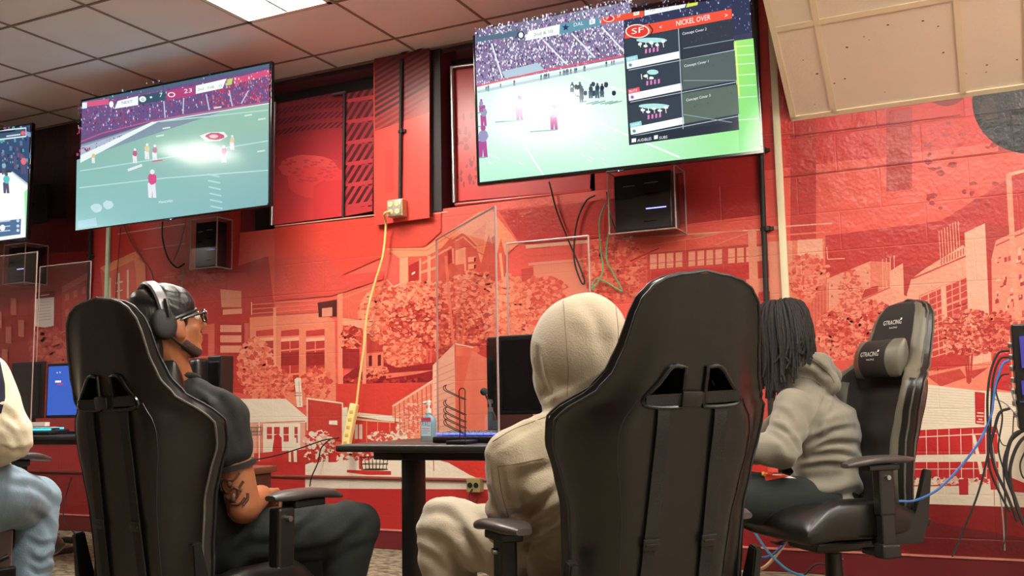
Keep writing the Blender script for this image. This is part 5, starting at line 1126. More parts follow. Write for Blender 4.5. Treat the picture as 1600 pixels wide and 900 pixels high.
# cables on the floor at the right chair
def fcable(pts, r, m, label): 
    bm = bmesh.new(); add_tube(bm, smooth_pts([on_y(*p) for p in pts], 8), r, 7); return tag(link('cable', bm_mesh(bm), m), label, 'cable')
fcable([(1235, 820, 4.6), (1225, 850, 4.6), (1200, 882, 4.5), (1180, 892, 4.4)], .008, M['red_cord'], 'beige cable curving to the floor under the right chair')
fcable([(1178, 830, 4.5), (1200, 862, 4.5), (1230, 890, 4.5), (1260, 902, 4.5)], .006, M['lightblue_cord'], 'light blue cable running down right under the right chair')
fcable([(1236, 820, 4.55), (1228, 845, 4.55), (1205, 868, 4.55), (1180, 872, 4.55)], .006, M['blue_cord'], 'dark blue cable bending left under the right chair')
fcable([(1316, 872, 4.6), (1300, 890, 4.6), (1290, 905, 4.6)], .006, M['lightblue_cord'], 'short light blue cable beside the gas lift of the right chair')
fcable([(1255, 900, 4.8), (1275, 882, 4.8), (1295, 884, 4.8), (1300, 898, 4.8)], .005, K, 'black cable coil on the floor under the right chair')
# adapter and lead on the floor at left
fcable([(112, 745, 4.9), (102, 780, 4.9), (100, 815, 4.8), (118, 834, 4.7)], .004, K, 'thin black lead dropping to the floor behind the left leg')
q = on_y(108, 838, 4.6); t = empty('power_adapter', (q.x, 4.6, .018), label='small black power adapter on the carpet beside the jeans', cat='power adapter')
bm = bmesh.new(); add_box(bm, (0, 0, 0), (.11, .05, .034), bev=.006); link('brick', bm_mesh(bm), M['plastic'], t)
bm = bmesh.new(); add_tube(bm, smooth_pts([(.05, 0, 0), (.09, .02, .02), (.12, 0, 0), (.1, -.04, 0)]), .004, 6); link('lead', bm_mesh(bm), K, t)

# ================================================================== GAMING CHAIRS
def interp(tab, v):
    for (a, x), (b, y) in zip(tab, tab[1:]):
        if v <= b:
            t = (v-a)/(b-a); t = max(0, min(1, t)); t = t*t*(3-2*t)*.5+t*.5; return x+(y-x)*t
    return tab[-1][1]
WTAB = [(0, .205), (.06, .222), (.16, .222), (.28, .230), (.36, .250), (.43, .272), (.485, .276), (.515, .264), (.545, .234), (.575, .208), (.62, .184), (.68, .168), (.74, .157), (.78, .146), (.81, .124), (.828, .096), (.838, .062), (.842, .03)]
WING = [(0, .05), (.12, .07), (.3, .09), (.43, .115), (.49, .112), (.53, .085), (.57, .048), (.63, .024), (.7, .012), (.84, .0)]
TH = [(0, .075), (.3, .085), (.6, .075), (.76, .06), (.82, .045), (.842, .012)]
HOLE = [(.028, .635), (.062, .636), (.092, .60), (.122, .565), (.112, .548), (.036, .545), (.028, .56)]
def smoothstep(a, b, x):
    t = max(0, min(1, (x-a)/(b-a))); return t*t*(3-2*t)
def back_y(s, v): return interp(WING, v)*smoothstep(.52, 1.0, abs(s))
def front_y(s, v, front=True):
    a = abs(s); th = interp(TH, v)
    y = back_y(s, v)+th*(1-.55*a**6)
    y += .03*math.exp(-((a-.72)/.16)**2)*smoothstep(.05, .2, v)*(1-smoothstep(.5, .62, v))
    y += .008*math.cos(v*40)*(1-smoothstep(.3, .5, a))*(1-smoothstep(.4, .5, v))
    return y
def backrest_mesh():
    NS, vs = 40, [0, .008, .02]+[.04+.02*k for k in range(36)]+[.755, .77, .785, .80, .812, .822, .832, .838, .842]
    bm = bmesh.new(); fr = []; bk = []
    for v in vs:
        W = interp(WTAB, v); rf = []; rb = []
        for i in range(NS+1):
            s = -1+2*i/NS; e = math.sin(s*PI/2)*.35+s*.65
            b = smoothstep(0, .03, v)
            yb, yf = back_y(e, v), front_y(e, v); m = (yb+yf)/2; k = .35+.65*b
            rb.append(bm.verts.new((e*W, m+(yb-m)*k, v))); rf.append(bm.verts.new((e*W, m+(yf-m)*k, v)))
        fr.append(rf); bk.append(rb)
    for j in range(len(vs)-1):
        for i in range(NS):
            bm.faces.new((bk[j][i], bk[j][i+1], bk[j+1][i+1], bk[j+1][i])); bm.faces.new((fr[j][i+1], fr[j][i], fr[j+1][i], fr[j+1][i+1]))
        # rounded sides
        for i, sg in ((0, -1), (NS, 1)):
            pass
    # side strips with a bulge
    for i, sg in ((0, -1), (NS, 1)):
        mid = []
        for j in range(len(vs)):
            a, b = bk[j][i].co, fr[j][i].co; c = (a+b)/2+V(sg*min(.012, interp(WTAB, vs[j])*.3), 0, 0); mid.append(bm.verts.new(c))
        for j in range(len(vs)-1):
            bm.faces.new((bk[j][i], mid[j], mid[j+1], bk[j+1][i])); bm.faces.new((mid[j], fr[j][i], fr[j+1][i], mid[j+1]))
        if sg < 0: m0 = mid
        else: m1 = mid
    bm.faces.new([m0[0]]+[bk[0][i] for i in range(NS+1)]+[m1[0]]+[fr[0][i] for i in range(NS, -1, -1)])
    bm.faces.new([m0[-1]]+[bk[-1][i] for i in range(NS+1)]+[m1[-1]]+[fr[-1][i] for i in range(NS, -1, -1)])
    bmesh.ops.recalc_face_normals(bm, faces=bm.faces); me = bm_mesh(bm)
    cut = bmesh.new()
    for sg in (-1, 1):
        add_prism(cut, [(sg*u, -.2, v) for u, v in HOLE], (0, .6, 0))
    cme = bm_mesh(cut); co = bpy.data.objects.new('cut', cme); COL.objects.link(co)
    def mods(o):
        b = o.modifiers.new('b', 'BOOLEAN'); b.operation = 'DIFFERENCE'; b.object = co; b.solver = 'EXACT'
    out = eval_mesh(me, mods); bpy.data.objects.remove(co)
    return out
BACK_ME = backrest_mesh(); print('backrest verts', len(BACK_ME.vertices))
def edge_path(off=0, side='back', v0=.0, v1=.842):
    L, Rr_ = [], []
    n = 60
    for k in range(n+1):
        v = v0+(v1-v0)*(1-(1-k/n)**1.8); W = interp(WTAB, v)
        y = (back_y(1, v) if side == 'back' else front_y(1, v))
        L.append(V(-W-.004, y, v)); Rr_.append(V(W+.004, y, v))
    return L+[V(0, (back_y(0, .842) if side == 'back' else front_y(0, .842)), .848)]+Rr_[::-1]
def seat_mesh():
    bm = bmesh.new(); secs = []
    ys = [-.25, -.245, -.22]+[-.18+.04*k for k in range(10)]+[.21, .235, .25, .258]
    for y in ys:
        t = (y+.25)/.508; W = .235+.03*math.sin(t*PI)+.01*t; e = min(1, (y+.25)/.03, (.258-y)/.05) if y < .2 else max(0, 1-((y-.2)/.058)**2)**.5
        e = max(e, .12) if y > 0 else max(min(1, (y+.25)/.03), .3); sec = []
        for k in range(36):
            a = 2*PI*k/36; cx, cz = math.cos(a), math.sin(a)
            x = W*math.copysign(abs(cx)**.45, cx); z = .055*math.copysign(abs(cz)**.5, cz)*e
            if cz > 0: z += .045*smoothstep(.45, .85, abs(x)/W)*smoothstep(-.2, -.05, y)*(1-smoothstep(.14, .25, y))*e
            z -= .02*smoothstep(.12, .258, y)
            sec.append((x, y, z))
        secs.append(sec)
    add_loft(bm, secs); return bm_mesh(bm)
SEAT_ME = seat_mesh()
def make_chair(top, heading, S, rec, style, label, arm_h=.205, near_detail=True, spin=0, arm_in=0, arm_f=0):
    """top: where the crown of the backrest is; heading: the way the sitter faces, from +Y towards +X"""
    a = math.radians(rec); F2 = V(math.sin(heading), math.cos(heading), 0)
    ly = -.235-.842*math.sin(a)+.03
    loc = V(top[0], top[1], 0)-F2*ly*S; sh = top[2]/S-.842*math.cos(a)+.04
    t = empty('gaming_chair', (loc.x, loc.y, 0), -heading, label=label, cat='chair', group='gaming chairs')
    t.scale = (S, S, S)
    lm = M['leather']; pm = M['piping'] if style != 'dark' else M['piping_dark']
    RM = Matrix.Rotation(a, 4, 'X'); BT = Matrix.Translation((0, -.235, sh-.04)) @ RM
    def bput(name, me, m, parent=None, smooth=True):
        me.transform(BT); return link(name, me, m, parent or t, smooth)
    me = BACK_ME.copy()
    back = bput('backrest', me, [lm, M['leather_grey'], M['fabric_brown']])
    if style == 'front':
        for p in me.polygons:
            c = BT.inverted() @ p.center; nrm = BT.inverted().to_3x3() @ p.normal; W = interp(WTAB, c.z); s = abs(c.x)/W
            if nrm.y > .15 and c.y > back_y(s, c.z)+.03:
                if .50 < s < .93 and c.z < .50: p.material_index = 1 if s > .62 else 2
                elif c.z > .5 and .72 < s: p.material_index = 1
                elif s <= .50 or c.z > .5: p.material_index = 2
                if s > .93 and c.z < .48 and c.z > .36: p.material_index = 0
    bm = bmesh.new(); add_tube(bm, edge_path(side='back'), .0032, 6); bput('piping', bm_mesh(bm), pm, back)
    bm = bmesh.new(); add_tube(bm, edge_path(side='front'), .0034, 6); bput('piping', bm_mesh(bm), M['piping'] if style == 'front' else M['piping_dark'], back)
    # trims round the two slots
    for sg in (-1, 1):
        bm = bmesh.new(); pts = [V(sg*u, back_y(sg*u/.2, v)-.003, v) for u, v in HOLE]; cl = smooth_pts(pts+[pts[0]], 3)[:-1]; add_tube(bm, cl, .006, 8, closed=True)
        pts = [V(sg*u, front_y(sg*u/.2, v)+.002, v) for u, v in HOLE]; cl = smooth_pts(pts+[pts[0]], 3)[:-1]; add_tube(bm, cl, .007, 8, closed=True)
        bput('slot_trim', bm_mesh(bm), M['gloss_black'], back)
        # belt through the slot down the back, and its buckle
        bm = bmesh.new(); x = sg*.073
        pts = [V(x, -.002+.09, .548), V(x, .04, .546), V(x, -.004, .540), V(x, -.006, .4), V(x*1.03, -.007, .25), V(x*1.06, -.006, .1), V(x*1.1, -.004, .01)]
        n = len(pts); w_ = .016
        vs = [(bm.verts.new(p-V(w_, 0, 0)), bm.verts.new(p+V(w_, 0, 0)), bm.verts.new(p+V(w_, -.0025, -.001)), bm.verts.new(p+V(-w_, -.0025, -.001))) for p in smooth_pts(pts, 5)]
        for p, q in zip(vs, vs[1:]):
            for k in range(4): bm.faces.new((p[k], p[(k+1) % 4], q[(k+1) % 4], q[k]))
        s_ = bput('strap', bm_mesh(bm), M['strap'])
        bm = bmesh.new(); add_box(bm, (x*1.03, -.012, .235), (.042, .006, .026), bev=.002); add_box(bm, (x*1.03, -.015, .235), (.03, .006, .006), bev=.001); bput('buckle', bm_mesh(bm), M['plastic'], s_)
        # seam line down the wing
        bm = bmesh.new(); pts = [V(sg*interp(WTAB, v)*.62, back_y(.62, v)-.0012, v) for v in [.02+.02*k for k in range(28)]]; add_tube(bm, pts, .0014, 5); bput('seam', bm_mesh(bm), M['piping_dark'], back)
    bm = bmesh.new(); pts = [V(x, -.004-.001*math.cos(x*20), .565+.006*math.sin(x*8)) for x in [-.12+.02*k for k in range(13)]]
    vs = [(bm.verts.new(p-V(0, 0, .013)), bm.verts.new(p+V(0, 0, .013)), bm.verts.new(p+V(0, -.003, .013)), bm.verts.new(p+V(0, -.003, -.013))) for p in pts]
    for p, q in zip(vs, vs[1:]):
        for k in range(4): bm.faces.new((p[k], p[(k+1) % 4], q[(k+1) % 4], q[k]))
    bput('cross_strap', bm_mesh(bm), M['strap'])
    bm = bmesh.new(); add_box(bm, (-.01, -.012, .565), (.05, .007, .034), bev=.002); bput('cross_buckle', bm_mesh(bm), M['plastic'])
    # neck pillow in front
    bm = bmesh.new(); secs = []
    for k in range(17):
        u = -1+k/8; x = u*.14-(.03 if style == 'front' else 0); r = (1-abs(u)**4*.55)
        secs.append([(x, .125+(.045*math.cos(q))*r, .585+(.072*math.sin(q))*(1-abs(u)**3*.06)*(1+.12*math.cos(4*q)*abs(u))) for q in [2*PI*j/20 for j in range(20)]])
    add_loft(bm, secs); pme = sub_mesh(bm_mesh(bm), 1)
    pil = bput('neck_pillow', pme, [M['fabric_brown'], M['leather_grey']] if style == 'front' else [M['leather'], M['leather_grey']])
    for p in pme.polygons:
        c = BT.inverted() @ p.center
        if style == 'front' and abs(c.x+.03) > .075: p.material_index = 1
    if style == 'front':
        def logo(P0, ux, uz, n, s):
            pt = Paint(lambda q, r: P0+ux*q-uz*r, n, eps=.0003); pt.text('GTRACING', (0, 0), (1, 0), (0, -.016*s), (232, 230, 224), .095*s); pt.text('ergonomic seating'[0:0] or 'RACING', (.036*s, .014*s), (1, 0), (0, -.006*s), (232, 230, 224), .04*s); pt.rect(.09*s, -.02*s, .098*s, -.014*s, (232, 230, 224))
            return pt.mesh('logo')
        # seen from the front the viewer's right is -X of the chair
        for (P0, par, s) in ((V(.060, front_y(.25, .74)+.0045, .735), back, 1.15), (V(.028, .1735, .584), pil, 1.15)):
            me = logo(P0, V(-1, 0, 0), V(0, 0, 1), V(0, 1, 0), s); bput('logo', me, M['label_print'], par, False)
    # seat
    me = SEAT_ME.copy(); me.transform(Matrix.Translation((0, 0, sh-.03))); seat = link('seat', me, lm, t)
    bm = bmesh.new()
    for sg in (-1, 1):
        pts = []
        for k in range(24):
            y = -.2+.44*k/23; tt = (y+.25)/.508; W = .235+.03*math.sin(tt*PI)+.01*tt
            pts.append(V(sg*W*.93, y, sh-.03+.055*.62+.040*smoothstep(-.2, -.05, y)*(1-smoothstep(.14, .25, y))-.02*smoothstep(.12, .258, y)-(.03 if k > 22 else 0)))
        add_tube(bm, pts, .004, 6)
    link('piping', bm_mesh(bm), pm if style != 'front' else M['piping'], seat)
    # brackets joining back to seat, and the recliner lever
    for sg in (-1, 1):
        bm = bmesh.new(); c = BT @ V(sg*.235, .06, .17); d0 = BT @ V(sg*.245, .02, .17)
        pts = [V(sg*.232, .0, sh-.085), V(sg*.262, -.17, sh-.09), V(sg*.262, -.26, sh-.07), V(sg*.262, -.285, sh+.03)]
        top_ = BT @ V(sg*.262, .055, .17); top2 = BT @ V(sg*.262, .02, .175)
        outl = [V(sg*.232, .0, sh-.10), V(sg*.232, -.20, sh-.10), BT @ V(sg*.232, .015, .02), BT @ V(sg*.232, .02, .19), BT @ V(sg*.232, .05, .19), BT @ V(sg*.232, .065, .03), V(sg*.232, -.13, sh-.05), V(sg*.232, -.06, sh-.065), V(sg*.232, .0, sh-.07)]
        add_prism(bm, outl, (sg*.022, 0, 0)); bmesh.ops.bevel(bm, geom=list(bm.edges), offset=.004, segments=2, affect='EDGES')
        link('side_bracket', bm_mesh(bm), M['plastic'], t, smooth=False)
    bm = bmesh.new(); add_tube(bm, [(.268, -.1, sh-.08), (.30, -.1, sh-.08), (.315, -.06, sh-.07), (.32, -.0, sh-.05)], [.012, .012, .012, .010], 10); link('recliner_lever', bm_mesh(bm), M['plastic'], t)
    # armrests
    az = sh+arm_h
    for sg in (-1, 1):
        x = sg*(.305-arm_in); bm = bmesh.new(); secs = []
        for k in range(13):
            y = -.13+arm_f+.27*k/12; w_ = .036+.014*math.sin(k/12*PI)*.7+.006*(k/12); e = min(1, .45+.9*math.sin(PI*min(1, max(0, (k+.35)/12.7))))
            secs.append([(x+w_*e*math.copysign(abs(math.cos(q))**.6, math.cos(q)), y, az-.0+.014*e*math.copysign(abs(math.sin(q))**.7, math.sin(q))-.018*((y-arm_f)/.14)**2*(1 if y > arm_f else .25)) for q in [2*PI*j/20 for j in range(20)]])
        add_loft(bm, secs); pad = link('armrest_pad', bm_mesh(bm), mat('arm_pad', (62, 56, 54), .35, bump=.1, bscale=200) if 'pad' not in M else M['pad'], t); M['pad'] = pad.data.materials[0]
        bm = bmesh.new(); add_box(bm, (x, arm_f, az-.026), (.055, .12, .02), bev=.004); add_box(bm, (x, -.01, az-.11), (.042, .062, .16), bev=.008); link('arm_post', bm_mesh(bm), M['plastic'], pad, smooth=False)
        bm = bmesh.new(); add_box(bm, (x, -.01, sh-.05), (.036, .052, .17), bev=.006); link('arm_sleeve', bm_mesh(bm), M['metal'] if style != 'front' else M['plastic'], pad, smooth=False)
        bm = bmesh.new(); add_box(bm, (x*.86, -.01, sh-.118), (abs(x)*.36, .07, .02), bev=.005); add_box(bm, (x, -.01, sh-.108), (.056, .074, .05), bev=.008); link('arm_bracket', bm_mesh(bm), M['plastic'], pad, smooth=False)
        bm = bmesh.new(); add_tube(bm, [(x+sg*.02, -.01, az-.06), (x+sg*.034, -.01, az-.06)], .008, 12); link('arm_button', bm_mesh(bm), M['metal'], pad)
    # mechanism, lift, star base
    bm = bmesh.new(); add_box(bm, (0, 0, sh-.115), (.2, .26, .05), bev=.01); add_box(bm, (0, 0, sh-.098), (.34, .34, .012), bev=.003); link('tilt_mechanism', bm_mesh(bm), M['plastic'], t, smooth=False)
    bm = bmesh.new(); add_tube(bm, [(.1, .05, sh-.12), (.2, .06, sh-.13), (.27, .06, sh-.15)], .007, 8); add_box(bm, (.29, .06, sh-.155), (.06, .03, .012), bev=.004); link('height_lever', bm_mesh(bm), M['plastic'], t)
    bm = bmesh.new(); zb = .13; add_tube(bm, [(0, 0, zb), (0, 0, zb+.13), (0, 0, zb+.131), (0, 0, sh-.13)], [.034, .030, .022, .022], 24); link('gas_lift', bm_mesh(bm), M['plastic'], t)
    bm = bmesh.new(); add_tube(bm, [(0, 0, .075), (0, 0, .15)], .045, 24); link('base_hub', bm_mesh(bm), M['plastic'], t)
    for k in range(5):
        q = 2*PI*k/5+.3+spin; d = V(math.cos(q), math.sin(q), 0); bm = bmesh.new(); n = V(-d.y, d.x, 0); secs = []
        for r_, w_, z, h_ in ((.03, .03, .115, .03), (.12, .026, .11, .024), (.22, .02, .095, .018), (.31, .018, .085, .014)): c = d*r_+V(0, 0, z); secs.append([c+n*w_+V(0, 0, -h_), c+n*w_*.9+V(0, 0, h_*.6), c+n*w_*.4+V(0, 0, h_), c-n*w_*.4+V(0, 0, h_), c-n*w_*.9+V(0, 0, h_*.6), c-n*w_+V(0, 0, -h_)])
        add_loft(bm, secs); lg = link('base_leg', bm_mesh(bm), M['plastic'], t)
        bm = bmesh.new(); c = d*.305+V(0, 0, .03)
        for s2 in (-1, 1): add_tube(bm, [c+n*s2*.010, c+n*s2*.026], .03, 20)
        add_tube(bm, [c-n*.012, c+n*.012], .012, 10); add_tube(bm, [c+V(0, 0, .0), c+V(0, 0, .05)], .008, 8)
        link('caster', bm_mesh(bm), M['plastic_matte'], lg)
    return t, sh*S, loc
CH1, s1, l1 = make_chair(at(166, 470, 2.80), .10, 1.07, 9, 'light', 'black leather gaming chair of the man with headphones, grey piping on its edge', arm_h=.255, arm_in=-.03, arm_f=.075)
CH2, s2, l2 = make_chair(at(1091, 430, 2.28), -.84, 1.07, 15, 'dark', 'black leather gaming chair seen from behind, nearest the camera, of the hooded person', arm_h=.21)
CH3, s3, l3 = make_chair(at(1412, 471, 3.95), -2.3, 1.04, 12, 'front', 'black and grey gaming chair facing left with a white logo on headrest and pillow', arm_h=.2)
CH4, s4, l4 = make_chair(at(-262, 475, 3.3), .1, 1.07, 15, 'light', 'black gaming chair at the left picture edge, only armrest and seat side in view', arm_h=.275)
print('CHAIRS', l1, s1, l2, s2, l3, s3, l4, s4)

# ================================================================== PEOPLE
def axes(yaw, pitch=0, roll=0, c=(0, 0, 0)):
    """local +Y looks along heading yaw (from +Y towards +X), pitch up; returns 4x4"""
    return Matrix.Translation(c) @ Matrix.Rotation(-yaw, 4, 'Z') @ Matrix.Rotation(pitch, 4, 'X') @ Matrix.Rotation(roll, 4, 'Y')
def fill_head(bm, M4):
    R3 = M4.to_3x3()
    def e(c, r, rot=None): add_ellipsoid(bm, M4 @ V(*c), r, R3 @ rot if rot else R3)
    def c(a, b, r1, r2): add_cap(bm, M4 @ V(*a), M4 @ V(*b), r1, r2, 12)
    e((0, -.012, .03), (.075, .096, .088)); e((0, .028, -.02), (.06, .07, .088)); e((0, .06, -.088), (.026, .024, .02))
    for s in (-1, 1):
        c((s*.052, -.005, -.045), (s*.018, .07, -.088), .022, .018); e((s*.036, .062, -.02), (.024, .022, .024)); c((s*.012, .09, .034), (s*.045, .072, .032), .011, .01)
        e((s*.079, .004, -.014), (.011, .022, .036), Matrix.Rotation(-.15, 3, 'X')); e((s*.076, .012, -.040), (.010, .012, .013)); e((s*.010, .100, -.022), (.009, .011, .009))
    c((0, .088, .028), (0, .112, -.016), .009, .013); c((-.02, .088, -.05), (.02, .088, -.05), .009, .009); c((-.016, .087, -.062), (.016, .087, -.062), .010, .010)
def fill_hand(bm, wr, d, nrm, side, curl=.6):
    """wr wrist, d finger direction, nrm back-of-hand normal, side +1 thumb towards d x nrm"""
    d = d.normalized(); nrm = (nrm-d*nrm.dot(d)).normalized(); y = d.cross(nrm)*side
    def P(a, b, c): return wr+d*a+y*b+nrm*c
    add_cap(bm, P(-.02, 0, 0), P(.03, 0, 0), .026, .026, 12, (nrm, .7))
    lens = (.044, .05, .046, .036)
    for k in range(4):
        b = .030-.020*k; add_cap(bm, P(.01, b*.6, 0), P(.085-.004*abs(k-1), b, .002), .014, .0115, 10)
        p = P(.087-.004*abs(k-1), b, .0); a = .25; L = lens[k]; r = .0092-.0006*(k == 3)
        for seg, f in enumerate((1, .66, .52)):
            a += curl; q = p+(d*math.cos(a)-nrm*math.sin(a))*L*f; add_cap(bm, p, q, r, r*.9, 10); p = q; r *= .92
    p = P(.02, .026, -.004)
    for a, L, r in ((.75, .04, .0125), (.45, .032, .0105), (.15, .026, .0095)):
        q = p+(d*math.cos(a)+y*math.sin(a)-nrm*.35*curl).normalized()*L; add_cap(bm, p, q, r, r*.92, 10); p = q
def side_axis(J): return (J['shR']-J['shL']).normalized()
def fill_torso(bm, J, k=1.0, hips=True, grow=0):
    up = (J['neck']-J['pelvis']).normalized(); sx = side_axis(J); fy = up.cross(sx).normalized()
    sx = fy.cross(up).normalized(); secs = []
    half = (J['shR']-J['shL']).length/2
    L = (J['neck']-J['pelvis']).length; bend = J.get('bend', .03)
    tab = [(-.12, .10, .09), (-.04, .155, .115), (.08, .165, .12), (.25, .15, .112), (.45, .158, .118), (.65, .172, .122), (.80, half*.98, .108), (.90, half*.82, .085), (.97, half*.45, .065), (1.03, .05, .05)]
    for t, a, b in tab:
        c = J['pelvis'].lerp(J['neck'], t)-fy*bend*math.sin(max(0, min(1, t))*PI)
        if t > .7: c = c.lerp((J['shL']+J['shR'])/2+up*(t-.86)*L, .5)
        a = a*k+grow; b = b*k+grow; secs.append([c+sx*a*math.copysign(abs(math.cos(q))**.8, math.cos(q))+fy*b*math.copysign(abs(math.sin(q))**.85, math.sin(q)) for q in [2*PI*j/28 for j in range(28)]])
    add_loft(bm, secs)
def make_body(parent, J, skin, k=1.0, head=(0, 0), covered=True, roll=0, handcurl=.6):
    HM = axes(head[0], head[1], roll, J['head'])
    def fill(bm):
        fill_head(bm, HM); add_cap(bm, J['neck']-V(0, 0, .02), J['head']+HM.to_3x3() @ V(0, -.025, -.06), .062, .056, 16)
        fill_torso(bm, J, .86)
        for s in 'LR':
            sh, el, wr = J['sh'+s], J['el'+s], J['wr'+s]; add_cap(bm, sh, el, .046*k, .040*k); add_cap(bm, el, wr, .041*k, .027*k)
            d = (wr-el).normalized(); nr = J.get('nr'+s, V(0, 0, 1)); fill_hand(bm, wr+d*.02, J.get('hd'+s, d), nr, 1 if s == 'L' else -1, handcurl)
            hp, kn, an = J['hip'+s], J['kn'+s], J['an'+s]; add_cap(bm, hp, kn, .075, .052); add_cap(bm, kn, an, .050, .034)
            f = J.get('toe'+s, an+V(0, .14, -.05)); add_cap(bm, an-V(0, 0, .03), f, .035, .028)
    me = organic(fill, .0065, 4); o = link('body', me, skin, parent, world=True, auto=False)
    return o, HM
def creases(base, joints, off=0):
    def f(p):
        d = base*(noise.noise(Vector((p.x*7+off, p.y*7, p.z*7)))+.5*noise.noise(Vector((p.x*16, p.y*16+off, p.z*16))))
        for c, ax, R_, amp, fr in joints:
            r = (p-c).length
            if r < R_:
                q = p-c; s_ = math.sin(q.dot(ax)*fr+4*noise.noise(p*5+Vector((off, 0, 0)))); d += amp*(1-r/R_)**.8*(s_ if s_ > 0 else s_*.5)*(.55+.9*noise.noise(p*6+Vector((0, off, 3))))
        return d
    return f
def jl(J, items):
    out = []
    for key, to, R_, amp, fr in items:
        a, b = J[key], J[to]; out.append((a, ((b-a).normalized()+V(.25, .15, .2)).normalized(), R_, amp, fr))
    return out
def folds(amp, sc, off, amp2=0, sc2=(60, 60, 60)):
    def f(p):
        a = ridged(p, sc, off); d = amp*(a-.3)+amp*.5*noise.noise(Vector((p.x*sc[0]*2.2+9, p.y*sc[1]*2.2, p.z*sc[2]*2.2)))
        return d
    return f
def shoe(parent, an, toe, m):
    bm = bmesh.new(); d = V(toe.x-an.x, toe.y-an.y, 0).normalized(); n = V(-d.y, d.x, 0); secs = []
    z0 = max(0.0, an.z-.09)
    for a, w_, h in ((-.06, .022, .05), (-.05, .034, .085), (0, .038, .10), (.06, .042, .075), (.12, .047, .055), (.17, .044, .04), (.20, .026, .022)):
        c = V(an.x, an.y, z0)+d*a; secs.append([c+n*w_*math.copysign(abs(math.cos(q))**.6, math.cos(q))+V(0, 0, h/2+h/2*math.copysign(abs(math.sin(q))**.6, math.sin(q))) for q in [2*PI*j/18 for j in range(18)]])
    add_loft(bm, secs); return link('shoe', bm_mesh(bm), m, parent, world=True)
def trousers(parent, J, m, rw=.098, rk=.082, ra=.062, dsp=None, name='trousers'):
    def fill(bm):
        up = (J['neck']-J['pelvis']).normalized(); add_ellipsoid(bm, J['pelvis'], (.165, .13, .12), Matrix.Rotation(-J['yaw'], 3, 'Z')); add_cap(bm, J['hipL'], J['hipR'], .115, .115)
        for s in 'LR': add_cap(bm, J['hip'+s], J['kn'+s], rw+.01, rk, 18); add_cap(bm, J['kn'+s], J['an'+s]+V(0, 0, .02), rk, ra, 18)
    return link(name, organic(fill, .009, 8, dsp), m, parent, world=True, auto=False)
def dref(J): return J

def to_px(p):
    d = Vector(p)-V(0, 0, CAMH); z = d.dot(Vector(_F)); return 800+FOC*d.dot(Vector(_R))/z, 450-FOC*d.dot(Vector(_U))/z
def cloth_folds(o, lines, passes=3):
    """press creases into a cloth mesh along lines lying on its near side"""
    me = o.data; mw = o.matrix_world; inv = mw.inverted().to_3x3(); FV = Vector(_F)
    vs = [(v, mw @ v.co, (mw.to_3x3() @ v.normal).normalized()) for v in me.vertices]
    segs = []
    for pts, wd, amp in lines:
        sp_ = [(q.x, q.y) for q in smooth_pts([V(a, b, 0) for a, b in pts], 5)]
        xs = [q[0] for q in sp_]; ys = [q[1] for q in sp_]; segs.append((sp_, wd, amp, min(xs)-5*wd, max(xs)+5*wd, min(ys)-5*wd, max(ys)+5*wd))
    for v, p, n in vs:
        if n.dot((p-V(0, 0, CAMH)).normalized()) > .15: continue
        x, y = to_px(p); d = 0
        for sp_, wd, amp, x0, x1, y0, y1 in segs:
            if not (x0 < x < x1 and y0 < y < y1): continue
            best = 1e9; sg = 1; tt = 0; N = len(sp_)-1
            for i in range(N):
                ax, ay = sp_[i]; bx, by = sp_[i+1]; dx, dy = bx-ax, by-ay; L2 = dx*dx+dy*dy+1e-9
                t = max(0, min(1, ((x-ax)*dx+(y-ay)*dy)/L2)); ex, ey = x-ax-dx*t, y-ay-dy*t; q = ex*ex+ey*ey
                if q < best: best = q; sg = 1 if dx*ey-dy*ex < 0 else -1; tt = (i+t)/N
            s_ = sg*best**.5/wd; env = math.sin(PI*min(1, max(0, .08+tt*.84)))**.7
            d += amp*env*(-math.exp(-s_*s_)+.85*math.exp(-((s_-1.5)/.9)**2)+.3*math.exp(-((s_+1.6)/1.1)**2))
        if d: v.co += inv @ (n*d)
    me.update()
# ---- the man with headphones ---------------------------------------
p1 = empty('person', (*at(325, 850, 3.12)[:2], 0), label='person in black T-shirt, glasses and satin head wrap, head turned up to the right', cat='person')
J = dict(yaw=-.04, pelvis=at(322, 838, 3.10), neck=at(274, 590, 3.02), head=at(261, 509, 2.96), shR=at(349, 654, 2.95), shL=at(205, 660, 3.12), elR=at(381, 792, 2.95), wrR=at(408, 774, 3.14), elL=at(215, 800, 3.25), wrL=at(330, 790, 3.40),
         hipR=at(350, 852, 3.06), hipL=at(290, 845, 3.2), knR=at(553, 822, 3.25), knL=at(470, 800, 3.55), anR=at(520, 995, 3.22), anL=at(500, 960, 3.6), hdR=at(428, 764, 3.30)-at(408, 774, 3.12))
for s, px in (('R', 520), ('L', 500)):
    d = 3.22 if s == 'R' else 3.6; a_ = at(px, 800, d); J['an'+s] = V(a_.x, a_.y, .1); J['toe'+s] = J['an'+s]+V(.02, .15, -.05)
body, HM = make_body(p1, J, M['skin'], 1.28, head=(.42, .20), roll=-.03, handcurl=.5)
